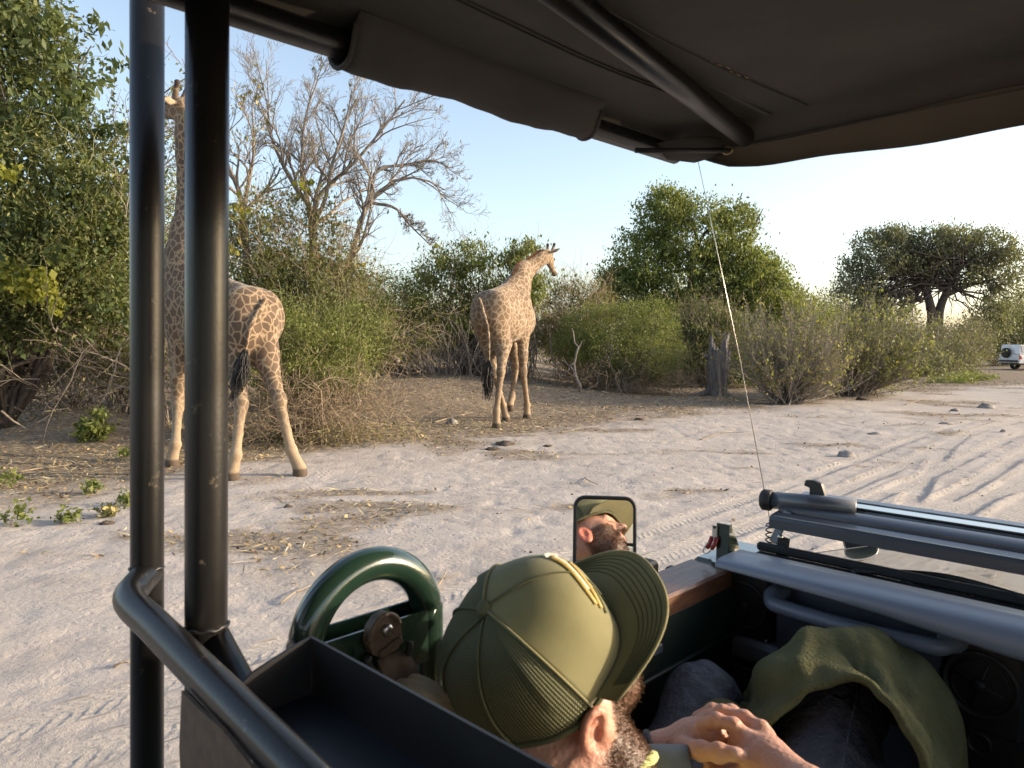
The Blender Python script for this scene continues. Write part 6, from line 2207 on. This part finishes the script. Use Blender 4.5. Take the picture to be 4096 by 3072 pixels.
def crown_patch(p0, p1, n=26, m=26, th1=1.03):
    ph = np.linspace(p0, p1, n)
    th = np.linspace(.0, th1, m)
    A, B = np.meshgrid(ph, th, indexing='ij')
    G = crown(A, B)
    V_, Q_, _ = sheet(G, .002)
    uvw = np.stack([(A * .1), B * .17, B * 0], -1).reshape(-1, 3)
    return V_, Q_, np.concatenate([uvw, uvw])


FRN = math.radians(72)
V_, Q_, u_ = crown_patch(-FRN, FRN, 50, 30)
cap = obj('cap', mesh_data('cap', V_ - PB, Q_, None, True, {'uvw': u_}), M_CAP, person)
for a0, a1 in ((FRN, math.radians(126)), (math.radians(126), math.radians(180)), (math.radians(180), math.radians(234)), (math.radians(234), 2 * math.pi - FRN)):
    V_, Q_, u_ = crown_patch(a0, a1, 24, 30)
    obj('net_panel', mesh_data('net_panel', V_ - PB, Q_, None, True, {'uvw': u_}), M_NET, cap)
for a in (0, FRN, -FRN, math.radians(126), math.pi, -math.radians(126)):
    th = np.linspace(.03, 1.02, 24)
    MB().add(*tube(crown(np.full(24, a), th, .0015) - PB, .0019 if a else .0012, 6)).build('seam', M_CAP_DK if a == 0 else (M_CAP if abs(a) == FRN else M_NET), cap)
ph = np.linspace(0, 2 * np.pi, 60)
MB().add(*tube(crown(ph, np.full(60, 1.025), .001) - PB, .0045, 8, False)).build('rim_band', M_CAP_DK, cap)
MB().add(*lathe([(.001, .007), (.006, .0065), (.0095, .004), (.0105, 0), (.0105, -.003)], crown(np.array(0.0), np.array(0.0)) - PB, HU, 18)).build('top_button', M_CAP_DK, cap)
# brim
n, m = 40, 18
ph = np.linspace(-math.radians(66), math.radians(66), n)
tt = np.linspace(0, 1, m)


def brim(phv, t):
    b0_ = crown(phv, np.full(np.shape(phv), 1.0))
    c_ = np.cos(phv * 1.30).clip(0) ** .55
    out = HF * 1.0 + 0 * HS
    w = np.sin(phv)
    reach = .080 * c_
    p = b0_ + (HF * (reach * t)[..., None]) + HS * ((w * .020 * t)[..., None]) - HU * ((.016 * w ** 2 * (.35 + .65 * t) - .004 * t * t)[..., None])
    return p


A, B = np.meshgrid(ph, tt, indexing='ij')
bo = obj('brim', mesh_data('brim', sheet(brim(A, B), .0032, -HU)[0] - PB, sheet(brim(A, B), .0032, -HU)[1]), M_CAP, cap)
for k in range(6):
    t = .40 + .095 * k
    MB().add(*tube(brim(ph[2:-2], np.full(n - 4, t)) + HU * .0006 - PB, .0009, 5)).build('stitch_row', M_CAP_DK, cap)
MB().add(*tube(np.concatenate([brim(ph, np.full(n, 1.0))]) - PB, .0026, 7)).build('brim_edge', M_CAP, cap)
# embroidered crest on the front panel, seen edge on
def emb(pts, r, mat, nm):
    q_ = spline([crown(np.array(math.radians(a)), np.array(t), .002) for a, t in pts], 26)
    MB().add(*tube(q_ - PB, r * 1.5, 8, True, (HF * .75 + HU * .65, .35))).build(nm, mat, cap)


emb([(20, .50), (12, .54), (4, .575), (-6, .61), (-15, .66), (-22, .74)], .0024, M_YEL, 'crest_embroidery')
emb([(21, .53), (13, .575), (4, .605), (-5, .64), (-13, .685)], .0018, M_WHT, 'crest_embroidery')
emb([(14, .64), (5, .665), (-5, .70), (-14, .745), (-22, .80)], .0022, M_YEL, 'crest_embroidery')
emb([(-6, .78), (-14, .815), (-22, .86)], .0018, M_CAP_DK, 'crest_embroidery')
emb([(24, .47), (26, .52), (22, .58)], .0024, M_WHT, 'crest_embroidery')

# --- hoodie draped over the knee: a thing of its own
HB = np.array([1.40, .52, 1.28])
hood = thing('hoodie', 'olive green fleece hoodie draped over the knee below the dashboard', 'hoodie',
             ((HB[0] - HB[1]) * S2, (HB[0] + HB[1]) * S2, HB[2]), None, math.radians(45))
nu, nv = 90, 60
U = np.linspace(0, 1, nu)[:, None]
Wv = np.linspace(0, 1, nv)[None]
# rows: along the drape from the left foot of the cloth over the knee to the right hem; columns: from the near edge to the far edge
near = spline([hp(1640, 1650, 1.16), hp(1672, 1590, 1.18), hp(1712, 1535, 1.21), hp(1770, 1494, 1.25), hp(1840, 1478, 1.28), hp(1885, 1492, 1.28), hp(1920, 1540, 1.26), hp(1950, 1600, 1.24), hp(1978, 1680, 1.22)], nu)
midl = spline([hp(1592, 1600, 1.25), hp(1612, 1530, 1.28), hp(1655, 1462, 1.32), hp(1715, 1412, 1.36), hp(1800, 1392, 1.40), hp(1880, 1416, 1.41), hp(1945, 1462, 1.40), hp(2000, 1545, 1.36), hp(2035, 1700, 1.32)], nu)
far = spline([hp(1600, 1560, 1.36), hp(1630, 1490, 1.38), hp(1675, 1435, 1.42), hp(1730, 1395, 1.46), hp(1805, 1377, 1.50), hp(1890, 1398, 1.52), hp(1965, 1440, 1.50), hp(2030, 1490, 1.47), hp(2052, 1690, 1.42)], nu)
farr = far + np.array([.03, 0, -.16])
t = Wv[..., None]
G = (near[:, None] * np.clip(1 - t / .42, 0, 1) + midl[:, None] * np.clip(1 - np.abs(t - .42) / .42, 0, 1) * (t < .42) + midl[:, None] * np.clip(1 - (t - .42) / .33, 0, 1) * (t >= .42)
     + far[:, None] * np.clip(1 - np.abs(t - .75) / .33, 0, 1) * (t < .75) * (t >= .42) + far[:, None] * np.clip(1 - (t - .75) / .25, 0, 1) * (t >= .75) + farr[:, None] * np.clip((t - .75) / .25, 0, 1))
for _ in range(4):
    G[:, 1:-1] = .25 * G[:, :-2] + .5 * G[:, 1:-1] + .25 * G[:, 2:]
nrm = norm(np.cross(np.gradient(G, axis=0), np.gradient(G, axis=1)))
if nrm[nu // 2, nv // 3, 2] < 0:
    nrm = -nrm
cr = .010 * np.sin(U * 16 + Wv * 5 + 2 * np.sin(Wv * 4)) * smooth(.05, .3, U) + .013 * np.sin(U * 7.5 - Wv * 7 + 1.0) + .030 * (fbm(U * 6 + Wv * 0, Wv * 5 + U * 0, seed=17, oct=4) - .5) + .006 * np.sin(U * 34 + 7 * Wv + 5 * fbm(U * 3 + 0 * Wv, Wv * 3 + 0 * U, seed=23)) + .010 * np.exp(-((U - .33 - .25 * Wv) / .03) ** 2) + .008 * np.exp(-((U - .62 + .2 * Wv) / .03) ** 2)
cr = cr * (.35 + .65 * smooth(0, .15, Wv))
G = G + nrm * cr[..., None] + nrm * .012
obj('fleece_body', mesh_data('fleece', sheet(G, .006)[0] - HB, sheet(G, .006)[1]), M_HOODIE, hood)
MB().add(*tube(G[:, 0] - HB, .0075, 8)).build('hem', M_HOODIE, hood)
sm_ = np.array([G[int(30 + 8 * k / 20), int(4 + 40 * k / 20)] for k in range(21)]) + np.array([0, 0, .004])
MB().add(*tube(sm_ - HB, .0030, 6)).build('seam', M_HOODIE, hood)
slv = spline([hp(1602, 1600, 1.22), hp(1575, 1560, 1.20), hp(1545, 1552, 1.18), hp(1528, 1575, 1.17), hp(1540, 1600, 1.16), hp(1590, 1612, 1.16), hp(1640, 1640, 1.15)], 40)
rr = .030 + .006 * np.sin(np.linspace(0, 9, 40))
MB().add(*tube(slv - HB, rr, 16)).build('sleeve', M_HOODIE, hood)
slv = spline([hp(1625, 1560, 1.30), hp(1600, 1545, 1.28), hp(1588, 1570, 1.27), hp(1610, 1600, 1.26)], 24)
MB().add(*tube(slv - HB, .026, 14)).build('sleeve_fold', M_HOODIE, hood)

# --- second passenger on the bench behind, seen in the mirror only
B2 = np.array([-.42, .56, 1.07])
p2 = thing('person', 'passenger in black cap and dark jacket on the bench behind, seen in the door mirror', 'person',
           ((B2[0] - B2[1]) * S2, (B2[0] + B2[1]) * S2, B2[2]), None, math.radians(45))
s = SDF(B2 + np.array([-.35, -.42, -.15]), B2 + np.array([.65, .42, .92]), .012)
s.limb(B2 + np.array([0, 0, .05]), B2 + np.array([-.02, 0, .42]), .15, .15, .05)
s.limb(B2 + np.array([-.02, -.19, .42]), B2 + np.array([-.02, .19, .42]), .07, .07, .05)
s.limb(B2 + np.array([0, 0, .45]), B2 + np.array([.01, 0, .62]), .055, .055, .03)
s.ell(B2 + np.array([.03, 0, .70]), (.10, .078, .12), .02)
s.limb(B2 + np.array([.12, 0, .69]), B2 + np.array([.145, 0, .66]), .012, .016, .015)
for sg in (-1, 1):
    s.limb(B2 + np.array([-.02, sg * .21, .40]), B2 + np.array([.05, sg * .26, .14]), .05, .043, .03)
    s.limb(B2 + np.array([.05, sg * .26, .14]), B2 + np.array([.30, sg * .14, .10]), .042, .03, .02)
    s.limb(B2 + np.array([.02, sg * .1, 0]), B2 + np.array([.45, sg * .12, .02]), .085, .07, .03)
    s.ell(B2 + np.array([.03, sg * .08, .69]), (.02, .012, .03), .01)
V, Q = s.mesh()
V = relax(V, Q, 1)
obj('body', mesh_data('body', V - B2, Q, None, True, {'beard': smooth(.64, .60, V[:, 2] - B2[2]) * smooth(.02, .06, V[:, 0] - B2[0]) * (V[:, 2] - B2[2] > .55), 'red': np.zeros(len(V)), 'nail': np.zeros(len(V))}), M_SKIN, p2)
s = SDF(B2 + np.array([-.35, -.42, -.15]), B2 + np.array([.5, .42, .62]), .014)
s.limb(B2 + np.array([0, 0, .05]), B2 + np.array([-.02, 0, .42]), .17, .17, .05)
s.limb(B2 + np.array([-.02, -.19, .42]), B2 + np.array([-.02, .19, .42]), .085, .085, .05)
for sg in (-1, 1):
    s.limb(B2 + np.array([-.02, sg * .21, .40]), B2 + np.array([.05, sg * .26, .14]), .065, .057, .03)
    s.limb(B2 + np.array([.05, sg * .26, .14]), B2 + np.array([.24, sg * .17, .11]), .055, .045, .02)
V, Q = s.mesh()
obj('jacket', mesh_data('jacket', relax(V, Q, 1) - B2, Q), M_TROUS, p2)
c2 = MB().add(*lathe([(.106, -.01), (.106, .02), (.098, .06), (.07, .095), (.001, .11)], np.array([.025, 0, .735]), U_, 24)).build('cap', M_RUBBER, p2)
g_ = np.zeros((9, 5, 3))
for i, a in enumerate(np.linspace(-1.0, 1.0, 9)):
    for j, r in enumerate(np.linspace(.09, .175, 5)):
        g_[i, j] = (.025 + r * math.cos(a * .8), r * math.sin(a * .8) * .9, .725 - .02 * (r - .09) / .08)
MB().add(*sheet(g_, .004, U_)).build('brim', M_RUBBER, c2)
# ------------------------------------------------------------------ white pickup with canopy, far right
PY = 54.0
pp = at(1008.5, 360, PY)
pb = np.array([pp[0], PY, gz1(pp[0] + 1.2, PY) + .0])
truck = thing('pickup_truck', 'white pickup truck with a boxy load canopy parked by the bushes', 'pickup truck', tuple(pb), None, math.radians(8))
WHITE = simple('white_car_paint', (.62, .63, .65), .25, 0, .06, 3, 0, 40, .5, .6)
CANOPY = simple('canopy_panel', (.40, .41, .44), .45, 0, .08, 4)
DARKP = simple('dark_trim', (.02, .02, .022), .5)
TAIL = simple('tail_lamp_red', (.30, .02, .015), .2)
GLASSD = simple('tinted_glass', (.015, .017, .02), .08, 0, 0, 8, 0, 40, .6)
TYRE = simple('tyre_rubber', (.022, .021, .02), .8, 0, .3, 20)
X_, Y_, Z_ = np.eye(3)


def tp(name, mat, *sh, parent=truck):
    mb = MB()
    for k in sh:
        mb.add(*k)
    return sharp(mb.build(name, mat, parent))


def arch(cx, r, z0, n=9):
    return [(cx + r * math.cos(a), z0 + r * math.sin(a)) for a in np.linspace(math.pi, 0, n)]


side = [(.12, .55), (.10, .75), (.03, .80), (.02, 1.10), (.06, 1.16), (3.0, 1.14), (3.9, 1.12), (4.9, 1.02), (5.15, .92), (5.2, .62), (5.15, .5)] + [(4.72, .5)] + arch(4.28, .44, .5)[::-1] + [(3.8, .48), (1.75, .48)] + arch(1.28, .44, .5)[::-1] + [(.80, .5)]
n_ = len(side)
S_ = np.array(side)
mb = MB()
# side skins as fans from a spine so the wheel arches stay open
top_ = np.interp(S_[:, 0], [.0, .06, 3.0, 3.9, 4.9, 5.2], [1.12, 1.16, 1.14, 1.12, 1.02, .92])
for yy, flip in ((-.92, 0), (.92, 1)):
    xs = np.linspace(.05, 5.18, 60)
    zt_ = np.interp(xs, [.0, .06, 3.0, 3.9, 4.9, 5.2], [1.12, 1.16, 1.14, 1.12, 1.02, .92])
    zb_ = np.full(60, .50)
    for cx in (1.28, 4.28):
        k = np.abs(xs - cx) < .44
        zb_[k] = np.maximum(zb_[k], .42 + np.sqrt(np.maximum(0, .44 ** 2 - (xs[k] - cx) ** 2)))
    G = np.stack([np.stack([xs, np.full(60, yy), zb_], -1), np.stack([xs, np.full(60, yy * 1.02), (zb_ + zt_) / 2], -1), np.stack([xs, np.full(60, yy * .985), zt_], -1)], 0)
    V, Q, _ = sheet(G)
    mb.add(V, Q)
mb.add(*box((.06, 0, .84), (.06, 1.80, .62)))
mb.add(*box((5.12, 0, .76), (.08, 1.78, .40)))
mb.add(*box((4.35, 0, 1.06), (1.5, 1.78, .06)))
mb.add(*box((1.5, 0, 1.12), (2.9, 1.78, .05)))
body_t = sharp(mb.build('body', WHITE, truck))
tp('canopy', WHITE, extrude([(.10, 1.185), (.16, 1.80), (.22, 1.84), (1.75, 1.84), (1.80, 1.80), (1.80, 1.185)], 1.70, (0, -.85, 0), X_, Z_, Y_))
for x0, x1 in ((.26, .62), (.66, 1.70)):
    tp('canopy_panel', CANOPY, box(((x0 + x1) / 2, -.856, 1.50), (x1 - x0, .02, .48)), box(((x0 + x1) / 2, .856, 1.50), (x1 - x0, .02, .48)))
tp('canopy_rail', DARKP, box((.95, -.87, 1.175), (1.75, .03, .025)), box((.95, .87, 1.175), (1.75, .03, .025)))
for xx, zz in ((.80, 1.70), (.76, 1.33)):
    tp('latch', DARKP, box((xx, -.872, zz), (.09, .015, .06)))
tp('cab', WHITE, extrude([(1.84, 1.15), (1.90, 1.70), (2.05, 1.76), (2.95, 1.74), (3.75, 1.14)], 1.60, (0, -.80, 0), X_, Z_, Y_))
tp('side_window', GLASSD, extrude([(2.0, 1.2), (2.05, 1.64), (2.55, 1.66), (2.55, 1.2)], .01, (0, -.812, 0), X_, Z_, Y_))
tp('side_window', GLASSD, extrude([(2.62, 1.2), (2.62, 1.66), (2.95, 1.65), (3.5, 1.2)], .01, (0, -.812, 0), X_, Z_, Y_))
tp('tail_lamp', TAIL, extrude([(.0, .80), (.04, 1.12), (.24, .88), (.20, .80)], .03, (0.015, -.955, 0), X_, Z_, Y_))
tp('rear_bumper', DARKP, box((-.02, 0, .66), (.16, 1.6, .14), None, .02))
tp('tow_step', DARKP, box((.45, 0, .44), (.8, 1.2, .10), None, .02))
for cx in (1.28, 4.28):
    for sg in (-1, 1):
        w = tp('wheel', TYRE, lathe([(.23, -.12), (.36, -.12), (.39, -.08), (.39, .08), (.36, .12), (.23, .12)], (cx, sg * .80, .39), Y_ * sg, 28))
        tp('rim', M_STEEL, lathe([(.001, .07), (.05, .07), (.08, .05), (.19, .06), (.235, .11)], (cx, sg * .80, .39), Y_ * sg, 20), parent=w)
sp_ = tp('spare_wheel', TYRE, lathe([(.001, .10), (.30, .10), (.36, .07), (.37, 0), (.36, -.10)], (-.08, .2, 1.25), -X_, 26))

# ------------------------------------------------------------------ fallen branch, sticks, stones, dung
b = on_ground(400, 362)
Yb = 22.5
b = at(392, 358, Yb)
b[2] = gz1(b[0], b[1])
t = thing('fallen_branch', 'thick pale fallen branch lying on the earth rise beside the bushes', 'branch', tuple(b))
p = spline([at(352, 340, 22.8), at(370, 348, 22.6), at(385, 354, 22.5), at(399, 361, 22.4)], 14) - b
MB().add(*tube(p, np.linspace(.06, .10, 14) * (1 + .1 * rng.normal(size=14)), 9)).build('limb', BARK_PALE, t)
MB().add(*tube(spline([p[6], p[6] + np.array([.3, 0, .35]), p[6] + np.array([.8, .1, .5]), p[6] + np.array([1.5, .1, .85])], 12), np.linspace(.05, .02, 12), 7)).build('side_limb', BARK_PALE, t)
MB().add(*tube(spline([p[10], p[10] + np.array([.1, 0, .5]), p[10] + np.array([.35, .1, .9])], 10), np.linspace(.04, .012, 10), 7)).build('side_limb', BARK_PALE, t)

STK = simple('bleached_stick', (.26, .20, .14), .9, 0, .3, 8, .4, 60)
for (x0, y0, x1, y1, r, lab) in [(430, 595, 447, 570, .012, 'pale frayed stick lying on the sand beyond the green hoop'), (280, 603, 316, 586, .010, 'thin dry stalk on the sand behind the green hoop'), (114, 668, 135, 663, .012, 'short brown stick on the sand beside the outer post'),
                                 (434, 423, 470, 414, .022, 'long pale stick on the soil left of the walking giraffe'), (585, 478, 598, 486, .012, 'bent dark twig on the sand beyond the door mirror'), (0, 476, 75, 466, .02, 'long dry cane lying in the straw under the leafy tree'),
                                 (268, 545, 258, 533, .008, 'small curved twig on the sand near the inner post'), (640, 556, 628, 566, .006, 'tiny pale straw stem beside the door mirror'), (880, 520, 905, 512, .01, 'grey twig lying on the sand near the tyre tracks'),
                                 (700, 440, 735, 430, .014, 'dry twig on bare ground in front of the sprawling bush'), (560, 433, 600, 427, .016, 'weathered stick on the soil below the rounded bush'), (905, 405, 930, 399, .018, 'dark root poking from the sand by the spreading bush')]:
    a, c = on_ground(x0, y0), on_ground(x1, y1)
    mid = (a + c) / 2 + np.array([rng.normal() * .02, rng.normal() * .03, .02 + r])
    q_ = spline([a + np.array([0, 0, r * .6]), mid, c + np.array([0, 0, r + .01])], 12)
    r = r * .7
    mb = MB().add(*tube(q_ - a, np.linspace(r, r * .45, 12) * (1 + .15 * rng.normal(size=12)), 7))
    d_ = norm(c - a)
    s_ = np.cross(d_, U_)
    L = np.linalg.norm(c - a)
    mb.add(*tube(spline([q_[6] - a, q_[6] - a + d_ * L * .12 + s_ * L * .10, q_[6] - a + d_ * L * .2 + s_ * L * .22], 6), np.linspace(r * .6, r * .25, 6), 6))
    o = mb.build('stick', STK, None)
    o.location = tuple(a)
    o['label'], o['category'], o['group'] = lab, 'stick', 'sticks lying on the ground'

ROCK = simple('grey_sand_clod', (.24, .215, .195), .95, 0, .25, 8, .8, 30)
DUNG = simple('dry_dung', (.075, .055, .042), .95, 0, .35, 14, .8, 40)


def lump(px, py, w, h, mat, name, lab, cat, group):
    g = on_ground(px, py)
    n1, n2 = 18, 12
    th = np.linspace(0, 2 * np.pi, n1)
    fi = np.linspace(.02, np.pi / 2 + .25, n2)
    A, B = np.meshgrid(th, fi, indexing='ij')
    r = 1 + 1.3 * (fbm(np.cos(A) * np.sin(B) * 2 + px, np.sin(A) * np.sin(B) * 2 + py, np.cos(B) * 2, seed=3, oct=4) - .5)
    r[-1] = r[0]
    G = np.stack([r * np.sin(B) * np.cos(A) * w, r * np.sin(B) * np.sin(A) * w * .8, r * np.cos(B) * h], -1)
    o = obj(name, mesh_data(name, *sheet(G)[:2]), mat, None, label=lab, category=cat, group=group)
    o.location = tuple(g)
    return o


for px, py, w, h, lab in [(845, 456, .15, .10, 'largest grey sand clod alone on the open sand'), (875, 434, .12, .05, 'flat grey clod on the sand near the tyre tracks'), (985, 408, .22, .13, 'grey clod mound far out on the sand near the road'), (955, 411, .12, .08, 'small grey clod beside the clod mound far out on the sand'),
                          (945, 424, .16, .05, 'low crumbled clod at the edge of the tracks'), (452, 424, .14, .12, 'pale stone on the soil by the long stick'), (1003, 432, .06, .06, 'small dark clod beside the wheel ruts')]:
    lump(px, py, w, h, ROCK, 'sand_clod', lab, 'clod', 'clods of earth on the sand')
for px, py, w, h, lab in [(505, 444, .20, .06, 'largest dark dung heap on the soil in front of the walking giraffe'), (493, 449, .14, .05, 'second dark dung heap beside the largest heap'), (863, 400, .22, .10, 'dark rotten wood lump at the foot of the spreading bush'), (288, 507, .05, .03, 'small reddish dung pat on the sand near the inner post'),
                          (107, 523, .08, .03, 'brown dung pat on the sand near the pale herb'), (640, 420, .12, .05, 'dark dung pat on the soil below the rounded bush'), (548, 446, .09, .03, 'single dung pat to the side of the heaps')]:
    lump(px, py, w, h, DUNG, 'dung_pat', lab, 'dung', 'dark lumps on the ground')
PEB = simple('dark_pebble', (.06, .05, .045), .9, 0, .3, 10)
x, y = (rng.random(260) * 1.6 - .8), None
y = 6 + 18 * rng.random(260) ** 1.3
x = x * y * .95
r = .006 + .012 * rng.random(260) ** 2
z = gz(x, y)
oct_ = np.array([[1, 0, 0], [0, 1, 0], [-1, 0, 0], [0, -1, 0], [0, 0, .7], [0, 0, -.5]], float)
tri = np.array([[0, 1, 4], [1, 2, 4], [2, 3, 4], [3, 0, 4], [1, 0, 5], [2, 1, 5], [3, 2, 5], [0, 3, 5]])
V = (np.stack([x, y, z + r * .3], -1)[:, None] + oct_[None] * r[:, None, None] * (1 + .3 * rng.normal(size=(260, 6, 1)))).reshape(-1, 3)
T = (np.arange(260)[:, None, None] * 6 + tri[None]).reshape(-1, 3)
obj('droppings', mesh_data('droppings', V, None, T, False), PEB, None, kind='stuff', label='scattered dark droppings and pebbles over the sand', category='droppings')
